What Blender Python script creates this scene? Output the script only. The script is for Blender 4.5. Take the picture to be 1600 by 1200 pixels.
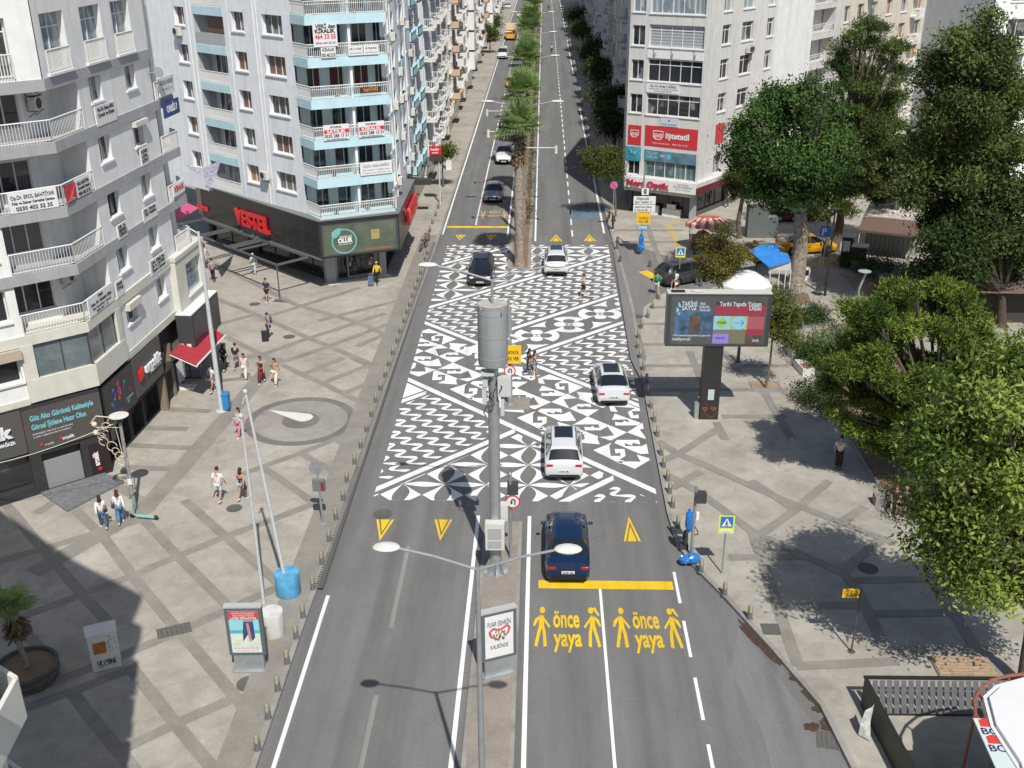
import bpy, math, random
import numpy as np
from mathutils import Vector, Matrix
random.seed(7); np.random.seed(7)
for o in list(bpy.data.objects): bpy.data.objects.remove(o)
S=bpy.context.scene; COL=S.collection
R_=math.radians
# ---------------------------------------------------------------- camera
W_,H_=1600,1200; F_=1645.; HC=24.5
def _n(v): v=np.array(v,float); return v/np.linalg.norm(v)
_Y=_n([50,-731,F_]); _D=_n([22,3700,F_]); _D=_n(_D-_Y*_D.dot(_Y)); _U=-_D; _X=np.cross(_Y,_U)
RM=np.array([_X,_Y,_U])
def G(px,py,z=0.):
    d=RM@np.array([px-800,py-600,F_]); t=(z-HC)/d[2]; return float(d[0]*t),float(d[1]*t)
def PROJ(x,y,z):
    c=RM.T@np.array([x,y,z-HC]); return 800+F_*c[0]/c[2],600+F_*c[1]/c[2]
def HZ(x,y,ty):
    lo,hi=-1.,90.
    for _ in range(45):
        m=(lo+hi)/2
        if PROJ(x,y,m)[1]>ty: lo=m
        else: hi=m
    return lo
cam=bpy.data.cameras.new('camera'); co=bpy.data.objects.new('camera',cam); COL.objects.link(co)
cam.sensor_width=36; cam.lens=36*F_/1600; cam.clip_end=3000; cam.clip_start=.5
m3=np.stack([RM@np.array([1,0,0]),RM@np.array([0,-1,0]),RM@np.array([0,0,-1])],axis=1)
M=Matrix([list(map(float,r)) for r in m3]).to_4x4(); M.translation=(0,0,HC); co.matrix_world=M
S.camera=co
# ---------------------------------------------------------------- light
SUN_AZ,SUN_EL=R_(16.3),R_(53.5)   # shadows fall towards (-sin az, cos az)
w=bpy.data.worlds.new('World'); S.world=w; w.use_nodes=True
nt=w.node_tree; bg=nt.nodes['Background']; sky=nt.nodes.new('ShaderNodeTexSky')
sky.sky_type='NISHITA'; sky.sun_disc=False; sky.sun_elevation=SUN_EL; sky.sun_rotation=math.pi-SUN_AZ
sky.air_density=1.0; sky.dust_density=1.2; nt.links.new(sky.outputs[0],bg.inputs[0]); bg.inputs[1].default_value=.085
sl=bpy.data.lights.new('sun','SUN'); sl.energy=4.1; sl.angle=R_(.53); sl.color=(1,.965,.91)
so=bpy.data.objects.new('sun',sl); COL.objects.link(so)
sd=Vector((-math.sin(SUN_AZ)*math.cos(SUN_EL),math.cos(SUN_AZ)*math.cos(SUN_EL),-math.sin(SUN_EL)))
so.rotation_euler=sd.to_track_quat('-Z','Y').to_euler()
S.view_settings.view_transform='Standard'; S.view_settings.look='None'; S.view_settings.exposure=0.2; S.view_settings.gamma=1
S.render.engine='CYCLES'
S.cycles.max_bounces=6; S.cycles.diffuse_bounces=3; S.cycles.glossy_bounces=2; S.cycles.transmission_bounces=3; S.cycles.transparent_max_bounces=8
# ---------------------------------------------------------------- materials
MATS={}
def mat(name,col,rough=.7,metal=0.,nscale=0,namt=.0,bump=0.,bscale=40.,spec=.5,alpha=None,trans=0.,emit=None,emstr=0,obrand=0.,stain=0.,coat=0.):
    if name in MATS: return MATS[name]
    m=bpy.data.materials.new(name); m.use_nodes=True; t=m.node_tree; n=t.nodes; l=t.links
    b=n['Principled BSDF']; b.inputs['Base Color'].default_value=(*col,1); b.inputs['Roughness'].default_value=rough
    b.inputs['Metallic'].default_value=metal; b.inputs['Specular IOR Level'].default_value=spec
    if coat: b.inputs['Coat Weight'].default_value=coat; b.inputs['Coat Roughness'].default_value=.05
    if trans: b.inputs['Transmission Weight'].default_value=trans
    if emit: b.inputs['Emission Color'].default_value=(*emit,1); b.inputs['Emission Strength'].default_value=emstr
    if nscale or bump or stain:
        tc=n.new('ShaderNodeTexCoord')
    if nscale:
        no=n.new('ShaderNodeTexNoise'); no.inputs['Scale'].default_value=nscale; no.inputs['Detail'].default_value=6; no.inputs['Roughness'].default_value=.6
        l.new(tc.outputs['Object'],no.inputs['Vector'])
        mr=n.new('ShaderNodeMapRange'); mr.inputs[1].default_value=.3; mr.inputs[2].default_value=.7; mr.inputs[3].default_value=1-namt; mr.inputs[4].default_value=1+namt
        l.new(no.outputs[0],mr.inputs[0])
        mx=n.new('ShaderNodeMix'); mx.data_type='RGBA'; mx.blend_type='MULTIPLY'; mx.inputs[0].default_value=1
        mx.inputs[6].default_value=(*col,1); l.new(mr.outputs[0],mx.inputs[7]); out=mx.outputs[2]
        if stain:
            n2=n.new('ShaderNodeTexNoise'); n2.inputs['Scale'].default_value=1.1; n2.inputs['Detail'].default_value=8
            mp=n.new('ShaderNodeMapping'); mp.inputs['Scale'].default_value=(2.5,2.5,.22); l.new(tc.outputs['Object'],mp.inputs[0]); l.new(mp.outputs[0],n2.inputs['Vector'])
            m2=n.new('ShaderNodeMapRange'); m2.inputs[1].default_value=.48; m2.inputs[2].default_value=.78; m2.inputs[3].default_value=1; m2.inputs[4].default_value=1-stain
            l.new(n2.outputs[0],m2.inputs[0])
            mx2=n.new('ShaderNodeMix'); mx2.data_type='RGBA'; mx2.blend_type='MULTIPLY'; mx2.inputs[0].default_value=1
            l.new(out,mx2.inputs[6]); l.new(m2.outputs[0],mx2.inputs[7]); out=mx2.outputs[2]
        l.new(out,b.inputs['Base Color'])
    if obrand:
        oi=n.new('ShaderNodeObjectInfo'); mr=n.new('ShaderNodeMapRange'); mr.inputs[3].default_value=1-obrand; mr.inputs[4].default_value=1+obrand*.4
        l.new(oi.outputs['Random'],mr.inputs[0]); mx=n.new('ShaderNodeMix'); mx.data_type='RGBA'; mx.blend_type='MULTIPLY'; mx.inputs[0].default_value=1
        src=b.inputs['Base Color'].links[0].from_socket if b.inputs['Base Color'].links else None
        if src: l.new(src,mx.inputs[6])
        else: mx.inputs[6].default_value=(*col,1)
        l.new(mr.outputs[0],mx.inputs[7]); l.new(mx.outputs[2],b.inputs['Base Color'])
    if bump:
        nb=n.new('ShaderNodeTexNoise'); nb.inputs['Scale'].default_value=bscale; nb.inputs['Detail'].default_value=4
        l.new(tc.outputs['Object'],nb.inputs['Vector']); bp=n.new('ShaderNodeBump'); bp.inputs['Strength'].default_value=bump; bp.inputs['Distance'].default_value=.02
        l.new(nb.outputs[0],bp.inputs['Height']); l.new(bp.outputs[0],b.inputs['Normal'])
    MATS[name]=m; return m
def hx(s,k=1.):
    s=s.lstrip('#'); c=[int(s[i:i+2],16)/255 for i in (0,2,4)]
    return tuple((((v/12.92) if v<=.04045 else ((v+.055)/1.055)**2.4))*k for v in c)
# ---------------------------------------------------------------- mesh builder
class MB:
    def __init__(s): s.v=[]; s.f=[]; s.m=[]; s.sm=[]
    def add(s,vs,fs,mi=0,smooth=False):
        b=len(s.v); s.v+= [tuple(map(float,v)) for v in vs]
        for f in fs: s.f.append([b+i for i in f]); s.m.append(mi); s.sm.append(smooth)
        return s
    def box(s,x0,y0,z0,x1,y1,z1,mi=0,rz=0,c=None):
        vs=[(x,y,z) for z in (z0,z1) for y in (y0,y1) for x in (x0,x1)]
        if rz:
            cx,cy=c if c else ((x0+x1)/2,(y0+y1)/2); ca,sa=math.cos(rz),math.sin(rz)
            vs=[(cx+(x-cx)*ca-(y-cy)*sa,cy+(x-cx)*sa+(y-cy)*ca,z) for x,y,z in vs]
        return s.add(vs,[(0,2,3,1),(4,5,7,6),(0,1,5,4),(2,6,7,3),(0,4,6,2),(1,3,7,5)],mi)
    def obox(s,o,a,b,c,mi=0):   # box from origin and three edge vectors
        o,a,b,c=map(Vector,(o,a,b,c))
        if a.cross(b).dot(c)<0: a,b=b,a
        vs=[o+i*a+j*b+k*c for k in (0,1) for j in (0,1) for i in (0,1)]
        return s.add(vs,[(0,2,3,1),(4,5,7,6),(0,1,5,4),(2,6,7,3),(0,4,6,2),(1,3,7,5)],mi)
    def poly(s,pts,mi=0): return s.add(pts,[list(range(len(pts)))],mi)
    def prism(s,pts,z0,z1,mi=0,mt=None,ms=None):
        a=sum(pts[i][0]*pts[(i+1)%len(pts)][1]-pts[(i+1)%len(pts)][0]*pts[i][1] for i in range(len(pts)))
        if a<0: pts=pts[::-1]
        n=len(pts); s.add([(x,y,z0) for x,y in pts]+[(x,y,z1) for x,y in pts],[[n+i for i in range(n)]],mi if mt is None else mt)
        b=len(s.v)-2*n; s.f.append([b+n-1-i for i in range(n)]); s.m.append(mi); s.sm.append(False)
        for i in range(n):
            j=(i+1)%n; s.f.append([b+i,b+j,b+n+j,b+n+i]); s.m.append(mi if ms is None else ms); s.sm.append(False)
        return s
    def tube(s,p0,p1,r0,r1=None,n=10,mi=0,cap=True,smooth=True):
        p0,p1=Vector(p0),Vector(p1); r1=r0 if r1 is None else r1; d=p1-p0
        if d.length<1e-6: return s
        q=d.to_track_quat('Z','Y'); vs=[]
        for p,r in ((p0,r0),(p1,r1)):
            for i in range(n):
                a=2*math.pi*i/n; vs.append(p+q@Vector((r*math.cos(a),r*math.sin(a),0)))
        s.add(vs,[(i,(i+1)%n,n+(i+1)%n,n+i) for i in range(n)],mi,smooth)
        if cap:
            b=len(s.v)-2*n
            s.f.append([b+n-1-i for i in range(n)]); s.m.append(mi); s.sm.append(False)
            s.f.append([b+n+i for i in range(n)]); s.m.append(mi); s.sm.append(False)
        return s
    def path(s,pts,r,n=8,mi=0):
        for i in range(len(pts)-1): s.tube(pts[i],pts[i+1],r if not hasattr(r,'__len__') else r[i],r if not hasattr(r,'__len__') else r[i+1],n,mi)
        return s
    def lathe(s,prof,c=(0,0,0),n=20,mi=0,smooth=True,q=None):
        vs=[]; q=q or Matrix.Identity(3)
        for r,z in prof:
            for i in range(n):
                a=2*math.pi*i/n; vs.append(Vector(c)+q@Vector((r*math.cos(a),r*math.sin(a),z)))
        fs=[(j*n+i,j*n+(i+1)%n,(j+1)*n+(i+1)%n,(j+1)*n+i) for j in range(len(prof)-1) for i in range(n)]
        s.add(vs,fs,mi,smooth)
        b=len(s.v)-len(vs); ring=abs(prof[0][1]-prof[-1][1])<1e-6 and len(prof)>2 and prof[0][0]>.01 and prof[-1][0]>.01
        if not ring:
            if prof[-1][0]>1e-4 and not (abs(prof[-1][1]-prof[-2][1])<1e-6): s.f.append([b+(len(prof)-1)*n+i for i in range(n)]); s.m.append(mi); s.sm.append(False)
            if prof[0][0]>1e-4 and not (abs(prof[0][1]-prof[1][1])<1e-6): s.f.append([b+n-1-i for i in range(n)]); s.m.append(mi); s.sm.append(False)
        return s
    def ell(s,c,r,n=12,m=8,mi=0,q=None):
        prof=[(math.sin(math.pi*j/m),-math.cos(math.pi*j/m)) for j in range(m+1)]
        vs=[];c=Vector(c);q=q or Matrix.Identity(3)
        for a,z in prof:
            for i in range(n):
                t=2*math.pi*i/n; vs.append(c+q@Vector((r[0]*a*math.cos(t),r[1]*a*math.sin(t),r[2]*z)))
        return s.add(vs,[(j*n+i,j*n+(i+1)%n,(j+1)*n+(i+1)%n,(j+1)*n+i) for j in range(m) for i in range(n)],mi,True)
    def build(s,name,mats,parent=None,world=True,kind=None):
        me=bpy.data.meshes.new(name)
        off=Vector((0,0,0))
        if parent is not None and world: off=abs_loc(parent)
        if off.length>0: me.from_pydata([(v[0]-off[0],v[1]-off[1],v[2]-off[2]) for v in s.v],[],s.f)
        else: me.from_pydata(s.v,[],s.f)
        if not isinstance(mats,(list,tuple)): mats=[mats]
        for m in mats: me.materials.append(m)
        me.polygons.foreach_set('material_index',s.m); me.polygons.foreach_set('use_smooth',s.sm); me.update()
        if any(s.sm): me.set_sharp_from_angle(angle=.70)
        o=bpy.data.objects.new(name,me); COL.objects.link(o)
        if parent is not None: o.parent=parent
        if kind: o['kind']=kind
        return o
def abs_loc(o):
    v=Vector(o.location); p=o.parent
    while p is not None: v=v+Vector(p.location); p=p.parent
    return v
def thing(name,label,cat,loc=(0,0,0),rz=0,group=None):
    o=bpy.data.objects.new(name,None); COL.objects.link(o); o.location=loc; o.rotation_euler=(0,0,rz); o.empty_display_size=.1
    o['label']=label; o['category']=cat
    if group: o['group']=group
    return o
def tag(o,label,cat,group=None):
    o['label']=label; o['category']=cat
    if group: o['group']=group
    return o
KIDS={}
def copy_tree(o,parent=None,label=None,group=None,loc=None,rz=None,scale=None):
    if not KIDS.get('_ok'):
        KIDS.clear(); KIDS['_ok']=True
    c=o.copy(); COL.objects.link(c)
    if parent is not None: c.parent=parent
    if loc is not None: c.location=loc
    if rz is not None: c.rotation_euler=(0,0,rz)
    if scale is not None: c.scale=(scale,)*3
    if label: c['label']=label
    if group: c['group']=group
    for ch in list(o.children): copy_tree(ch,c)
    return c
TXT={}
def text(s,body,o,u,v,height,width=None,mat_=None,parent=None,name='lettering',ext=.0,bold=0.,align='L',space=1.):
    """lettering laid on a plane: o origin (left baseline), u right, v up (unit vectors)"""
    o,u,v=Vector(o),Vector(u).normalized(),Vector(v).normalized(); nrm=u.cross(v)
    key=(body,round(ext/height,3),bold,space)
    if key not in TXT:
        cu=bpy.data.curves.new('t','FONT'); cu.body=body; cu.size=1; cu.extrude=(ext/height)/2; cu.offset=bold; cu.space_character=space; cu.resolution_u=3
        ob=bpy.data.objects.new('t',cu); COL.objects.link(ob); dg=bpy.context.evaluated_depsgraph_get()
        me=bpy.data.meshes.new_from_object(ob.evaluated_get(dg)); bpy.data.objects.remove(ob); bpy.data.curves.remove(cu)
        a=np.empty(len(me.vertices)*3); me.vertices.foreach_get('co',a); TXT[key]=(a.reshape(-1,3),[list(p.vertices) for p in me.polygons]); bpy.data.meshes.remove(me)
    a,fs=TXT[key]
    if not len(a): return
    x0,x1=a[:,0].min(),a[:,0].max(); H=.72
    sy=height/H; sx=(width/(x1-x0)) if width else sy
    off={'L':0,'C':-.5*(x1-x0)*sx,'R':-(x1-x0)*sx}[align]
    vs=[o+u*((p[0]-x0)*sx+off)+v*(p[1]*sy)+nrm*(p[2]*height+ext/2) for p in a]
    s.add(vs,fs,mat_ or 0)
# ================================================================ SETTING
RZ=-.12
def ground_mat(name,col,kind):
    m=bpy.data.materials.new(name); m.use_nodes=True; t=m.node_tree; n=t.nodes; l=t.links; b=n['Principled BSDF']
    b.inputs['Roughness'].default_value=.85; b.inputs['Specular IOR Level'].default_value=.3
    tc=n.new('ShaderNodeTexCoord')
    def noise(sc,det=6,sx=1,sy=1,rough=.6,dist=0):
        mp=n.new('ShaderNodeMapping'); mp.inputs['Scale'].default_value=(sx,sy,1); l.new(tc.outputs['Object'],mp.inputs[0])
        x=n.new('ShaderNodeTexNoise'); x.inputs['Scale'].default_value=sc; x.inputs['Detail'].default_value=det; x.inputs['Roughness'].default_value=rough; x.inputs['Distortion'].default_value=dist
        l.new(mp.outputs[0],x.inputs['Vector']); return x.outputs[0]
    def rng(s,a,b_,c,d):
        x=n.new('ShaderNodeMapRange'); x.inputs[1].default_value=a; x.inputs[2].default_value=b_; x.inputs[3].default_value=c; x.inputs[4].default_value=d; l.new(s,x.inputs[0]); return x.outputs[0]
    def mul(a,b_):
        x=n.new('ShaderNodeMath'); x.operation='MULTIPLY'; l.new(a,x.inputs[0]); l.new(b_,x.inputs[1]); return x.outputs[0]
    def tint(f,c2,base):
        x=n.new('ShaderNodeMix'); x.data_type='RGBA'; l.new(f,x.inputs[0]); 
        if isinstance(base,tuple): x.inputs[6].default_value=(*base,1)
        else: l.new(base,x.inputs[6])
        x.inputs[7].default_value=(*c2,1); return x.outputs[2]
    if kind=='asphalt':
        f=mul(rng(noise(.35,5,2.2,.16),.3,.7,.86,1.14),rng(noise(30,3),.25,.75,.8,1.2)); f=mul(f,rng(noise(1.3,6,1,.35),.3,.7,.93,1.07)); f=mul(f,rng(noise(.9,2,1.1,.02),.5,.7,1.0,.84))
        cbase=tint(rng(noise(.22,4),.45,.7,0,.5),(col[0]*.92,col[1]*.97,col[2]*1.05),col)
        vor=n.new('ShaderNodeTexVoronoi'); vor.inputs['Scale'].default_value=2.2; l.new(tc.outputs['Object'],vor.inputs['Vector'])
        f=mul(f,rng(vor.outputs['Distance'],.0,.035,.55,1))
    elif kind=='concrete':
        f=mul(rng(noise(.28,7,1,1,.65),.3,.7,.8,1.15),rng(noise(18,4),.25,.75,.88,1.12)); f=mul(f,rng(noise(1.4,7,1,1,.7,.6),.35,.7,.86,1.08))
        cbase=tint(rng(noise(.5,7,1,1,.7,.4),.5,.72,0,.65),(col[0]*.66,col[1]*.62,col[2]*.58),col)
        vor=n.new('ShaderNodeTexVoronoi'); vor.inputs['Scale'].default_value=3.1; vor.inputs['Randomness'].default_value=1; l.new(tc.outputs['Object'],vor.inputs['Vector'])
        f=mul(f,rng(vor.outputs['Distance'],.0,.045,.7,1))
        w=n.new('ShaderNodeTexNoise'); w.inputs['Scale'].default_value=.9; w.inputs['Detail'].default_value=3; l.new(tc.outputs['Object'],w.inputs['Vector'])
    elif kind=='paint':
        f=mul(rng(noise(9,6,1,.6),.3,.62,.88,1.03),rng(noise(45,3),.3,.6,.88,1.03)); cbase=tint(rng(noise(1.1,7,1,.4),.55,.75,0,.3),(.25,.22,.2),col)
    else: # cobble
        br=n.new('ShaderNodeTexBrick'); br.inputs['Scale'].default_value=7.0; br.inputs['Mortar Size'].default_value=.03; br.inputs['Color1'].default_value=(.9,.9,.9,1); br.inputs['Color2'].default_value=(1.12,1.1,1.08,1); br.inputs['Mortar'].default_value=(.72,.7,.68,1)
        l.new(tc.outputs['Object'],br.inputs['Vector'])
        f=rng(noise(.8,6),.3,.7,.84,1.14)
        x=n.new('ShaderNodeMix'); x.data_type='RGBA'; x.blend_type='MULTIPLY'; x.inputs[0].default_value=1; x.inputs[6].default_value=(*col,1); l.new(br.outputs[0],x.inputs[7]); cbase=x.outputs[2]
    if kind in('asphalt','concrete','paint'):
        nd=n.new('ShaderNodeTexNoise'); nd.inputs['Scale'].default_value=1.6; nd.inputs['Detail'].default_value=5; l.new(tc.outputs['Object'],nd.inputs['Vector'])
        mm=n.new('ShaderNodeMix'); mm.data_type='VECTOR'; mm.inputs[0].default_value=.18; l.new(tc.outputs['Object'],mm.inputs[4]); l.new(nd.outputs['Color'],mm.inputs[5])
        vc=n.new('ShaderNodeTexVoronoi'); vc.feature='DISTANCE_TO_EDGE'; vc.inputs['Scale'].default_value={'asphalt':.42,'concrete':.55,'paint':.8}[kind]; l.new(mm.outputs[1],vc.inputs['Vector'])
        ck=rng(vc.outputs['Distance'],.0,{'asphalt':.006,'concrete':.006,'paint':.012}[kind],0,1); mk=rng(noise(.2,3),.56,.66,1,0)
        mx_=n.new('ShaderNodeMath'); mx_.operation='MAXIMUM'; l.new(ck,mx_.inputs[0]); l.new(mk,mx_.inputs[1]); f=mul(f,rng(mx_.outputs[0],0,1,{'asphalt':.74,'concrete':.76,'paint':.65}[kind],1))
        if kind=='paint': f=mul(f,rng(noise(.8,3,1.3,.03),.45,.66,1.0,.80))
    x=n.new('ShaderNodeMix'); x.data_type='RGBA'; x.blend_type='MULTIPLY'; x.inputs[0].default_value=1
    if isinstance(cbase,tuple): x.inputs[6].default_value=(*cbase,1)
    else: l.new(cbase,x.inputs[6])
    l.new(f,x.inputs[7]); l.new(x.outputs[2],b.inputs['Base Color'])
    bp=n.new('ShaderNodeBump'); bp.inputs['Strength'].default_value=.25; bp.inputs['Distance'].default_value=.01; l.new(noise(60,2),bp.inputs['Height']); l.new(bp.outputs[0],b.inputs['Normal'])
    return m
ASPH=ground_mat('asphalt',(.163,.159,.152),'asphalt'); ASPH2=ground_mat('asphalt_patch',(.185,.182,.178),'asphalt')
CONC=ground_mat('concrete_paving',(.375,.346,.296),'concrete'); BAND=ground_mat('paving_band',(.262,.246,.216),'cobble')
MEDM=ground_mat('median_cobble',(.285,.252,.215),'cobble'); KERB=ground_mat('kerb_stone',(.30,.285,.26),'concrete')
WPAINT=ground_mat('white_paint',(.82,.82,.80),'paint'); YPAINT=ground_mat('yellow_paint',(.80,.52,.015),'paint'); DPAINT=ground_mat('dark_paint',(.161,.157,.150),'asphalt')
YFADE=ground_mat('faded_yellow',(.50,.38,.14),'paint'); GRATE=mat('grate_iron',(.05,.05,.048),.7); SOIL=ground_mat('soil',(.22,.15,.10),'concrete'); DRY=ground_mat('dry_earth',(.36,.26,.17),'concrete')
def struct(s,name,m,kind='structure'):
    o=s.build(name,m); o['kind']=kind; return o
def sheet(s,pts,z,mi=0):
    a=sum(pts[i][0]*pts[(i+1)%len(pts)][1]-pts[(i+1)%len(pts)][0]*pts[i][1] for i in range(len(pts)))
    if a<0: pts=pts[::-1]
    s.add([(x,y,z) for x,y in pts],[list(range(len(pts)))],mi)
s=MB(); s.box(-900,-150,-.6,900,2500,-.30); struct(s,'ground',CONC)
KR=[(10.6,-30),(10.2,15),(9.85,25.6),(9.55,28.5),(8.45,31.6),(7.25,34.7),(6.3,36.9),(5.86,38.4),(5.72,41),(5.8,52),(6.15,68),(6.05,77),(5.8,87),(5.6,101),(5.6,600)]
KL=[(-8.85,-30),(-8.95,25),(-8.95,33),(-8.8,45),(-8.82,55),(-8.6,85),(-8.6,110),(-8.6,600)]
s=MB(); s.box(-9.5,-60,-.29,11.5,700,RZ); struct(s,'road',ASPH)
def side(kerb,xo,name):
    s=MB(); pts=kerb+[(xo,600),(xo,-30)]; s.prism(pts,-.28,0.0); struct(s,name,CONC)
    k=MB()
    sg=1 if xo>0 else -1
    for ki,((x0,y0),(x1,y1)) in enumerate(zip(kerb[:-1],kerb[1:])):
        d=Vector((x1-x0,y1-y0,0)).normalized(); x0-=d.x*.02; y0-=d.y*.02; x1+=d.x*.02; y1+=d.y*.02; nr=Vector((d.y,-d.x,0))*sg
        k.obox((x0,y0,-.25),(x1-x0,y1-y0,0),tuple(nr*.16-nr*0),(0,0,.256+.004)) if False else None
        a=Vector((x0,y0,0))-nr*.03; b=Vector((x1,y1,0))-nr*.03
        k.prism([(a.x,a.y),(b.x,b.y),(b.x+nr.x*.19,b.y+nr.y*.19),(a.x+nr.x*.19,a.y+nr.y*.19)],-.25,.020+.001*(ki%3))
    struct(k,'kerb',KERB)
side(KL,-160,'pavement'); side(KR,200,'pavement')
# median
s=MB()
for y0,y1,x0,x1 in ((-30,40.2,-2.45,-.80),(51.9,53.4,-2.2,-.6),(77.0,600,-2.6,-.85)):
    s.prism([(x0,y0),(x1,y0),(x1,y1),(x0,y1)],-.25,-.03,1,0,1)
struct(s,'median',[MEDM,KERB])
s=MB(); 
for x0,x1 in ((-2.46,-2.30),(-.95,-.79)): s.box(x0,-30,-.25,x1,40.21,-.02)
for x0,x1 in ((-2.62,-2.45),(-1.0,-.83)): s.box(x0,76.98,-.25,x1,600,-.02)
struct(s,'kerb',KERB)
s=MB(); sheet(s,[(-2.3,77.2),(-1.1,77.2),(-1.1,500),(-2.3,500)],-.024); struct(s,'planting_soil',SOIL)
# ---- bands on the plazas
def band(s,p,q,w,z=.004,wp=None):
    a=Vector((*G(*p,z),0)); b=Vector((*G(*q,z),0)); d=(b-a).normalized(); nr=Vector((-d.y,d.x,0))*w/2; a=a-d*w*.3; b=b+d*w*.3
    sheet(s,[(a-nr)[:2],(b-nr)[:2],(b+nr)[:2],(a+nr)[:2]],z)
def zz(ox,oy,sc): return lambda x,y:(ox+x/sc,oy+y/sc)
BI=[0]
def bands(name,lst,w,fn=lambda x,y:(x,y)):
    s=MB()
    for pl in lst:
        for a,b in zip(pl[:-1],pl[1:]):
            BI[0]+=1; band(s,fn(*a),fn(*b),w,.0042+.00013*BI[0])
    return s
A=zz(0,780,2.857)
s=bands('b',[[(-60,-60),(50,50),(180,210),(380,440),(480,545)],[(330,40),(470,180),(590,340),(770,560),(830,620),(1150,1000),(1170,1022)],[(640,90),(790,250),(1010,470)],[(830,10),(1010,170),(1250,380)],
 [(110,600),(235,720)],[(320,860),(420,990),(560,1160),(600,1210)],[(600,770),(790,1010),(940,1190)],
 [(0,275),(180,225),(460,140),(640,90)],[(-80,590),(0,560),(300,450),(580,345),(790,255),(1010,165),(1230,85),(1400,20)],[(180,840),(560,690),(800,590),(1100,455),(1380,330)],[(-100,1010),(340,850),(600,750)],[(560,1110),(790,1000),(1050,885)]],.46,A)
s.v+= []
B=zz(380,560,6)
for t in (bands('b',[[(370,60),(550,150),(740,230),(940,330),(1150,430)],[(550,150),(930,0)],[(740,230),(1180,60),(1290,20)],[(940,330),(1215,210)],[(0,1080),(540,885),(1030,690)],[(540,890),(700,980),(880,1070)],[(200,1030),(430,1190),(700,1380)],[(870,760),(990,830)],[(1030,0),(1200,75)]],.42,B),
  bands('b',[[(227,793),(300,712),(350,656),(430,562)],[(60,890),(227,795)]],.95),
  bands('b',[[(355,527),(428,564)],[(337,466),(402,492),(480,527),(560,560),(600,580)],[(331,509),(396,492)],[(410,497),(480,475),(560,450)],[(418,551),(480,529),(600,490)],[(437,566),(480,553),(610,505)],
   [(332,409),(398,443),(460,475),(560,504),(608,525),(622,532)],[(380,560),(418,551)],[(203,667),(290,670)],[(199,695),(301,700)],[(196,730),(280,733)],[(262,639),(325,642)],[(340,595),(390,590)],[(120,760),(60,800)],[(150,745),(240,790)],
   [(500,500),(620,470)],[(560,540),(625,512)]],.45),
  bands('b',[[(-12.9,-5),(-12.9,-4)]],.1)):
    b0=len(s.v); s.v+=t.v; s.f+=[[i+b0 for i in f] for f in t.f]; s.m+=t.m; s.sm+=t.sm
sheet(s,[(-10.25,20),(-9.05,20),(-9.05,33.2),(-9.0,45),(-9.02,55),(-8.85,85),(-8.85,86),(-10.1,86),(-10.2,55)],.0175)
struct(s,'paving_band',BAND)
C=zz(1140,760,2.728); D=zz(940,280,3.333)
s=bands('b',[[(95,190),(120,260),(200,500),(290,755)],[(10,302),(300,300)],[(210,512),(560,505)],[(300,765),(700,745)],[(520,400),(880,395)],[(600,545),(940,535)],[(680,700),(1150,695)],[(120,10),(300,85),(700,240)],[(420,-20),(280,100),(110,220)],[(570,90),(480,150)],[(150,220),(490,370),(560,470),(670,705)],[(640,230),(490,355)],[(870,400),(960,545),(1060,700),(1200,900)],
   [(120,10),(-100,-90),(-220,-140),(-300,-190)],[(280,100),(100,-20)],[(-285,-110),(-200,-150),(-60,-240)],[(-265,-50),(-120,30),(95,190)],[(940,535),(1160,520)],[(-240,5),(-130,-60)]],.46,C)
t=bands('b',[[(265,665),(330,665)],[(220,752),(330,752)],[(200,858),(560,858)],[(225,970),(960,970)],[(240,1095),(960,1095)],[(460,900),(510,1020),(560,1140)],[(200,150),(240,250),(310,440)],[(60,265),(420,265)],[(60,325),(400,325)],[(640,900),(720,1010)],[(850,1110),(900,1200),(990,1350)],[(640,1235),(950,1235)],[(600,1270),(640,1350)]],.42,D)
b0=len(s.v); s.v+=t.v; s.f+=[[i+b0 for i in f] for f in t.f]; s.m+=t.m; s.sm+=t.sm
struct(s,'paving_band',BAND)
# compass ring in the plaza
cx,cy=G(470,657); rr=G(557,655)[0]-cx
def disc(s,r,z,n=64,ri=0):
    p=[(cx+r*math.cos(2*math.pi*i/n),cy+r*math.sin(2*math.pi*i/n)) for i in range(n)]
    if not ri: sheet(s,p,z)
    else:
        for i in range(n):
            a,b=2*math.pi*i/n,2*math.pi*(i+1)/n
            s.add([(cx+q*math.cos(t),cy+q*math.sin(t),z) for q,t in ((ri,a),(r,a),(r,b),(ri,b))],[(0,1,2,3)])
RING=ground_mat('ring_paving',(.175,.168,.155),'cobble'); RIN=ground_mat('inner_paving',(.30,.28,.25),'concrete')
s=MB(); disc(s,rr,.008,64,rr*.84); struct(s,'paving_ring',RING)
s=MB(); disc(s,rr*.84,.0075); struct(s,'paving_circle',RIN)
s=MB(); disc(s,rr*.335,.012); struct(s,'paving_circle',RING)
s=MB(); a=Vector((*G(419,641),0)); b=Vector((*G(472,652),0)); d=(a-b); L=d.length; d.normalize(); nn=Vector((-d.y,d.x,0)); r=.50
pts=[b+d*(-r*.2)+ (d*math.cos(t)+nn*math.sin(t))*r for t in [math.pi/2+math.pi*i/12 for i in range(13)]]+[a]
sheet(s,[p[:2] for p in pts],.016); struct(s,'paving_pointer',mat('white_stone',(.62,.60,.55),.8,nscale=3,namt=.1))
# drain channel along the left kerb
s=MB()
s.box(-9.02,34.9,.0,-8.66,84,.014)
for i in range(300): s.box(-9.0,35+.163*i,.0145,-8.70,35.06+.163*i,.022,1)
struct(s,'drain_channel',[mat('drain_iron',(.085,.08,.075),.7),mat('drain_bar',(.13,.125,.115),.6)])
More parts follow.
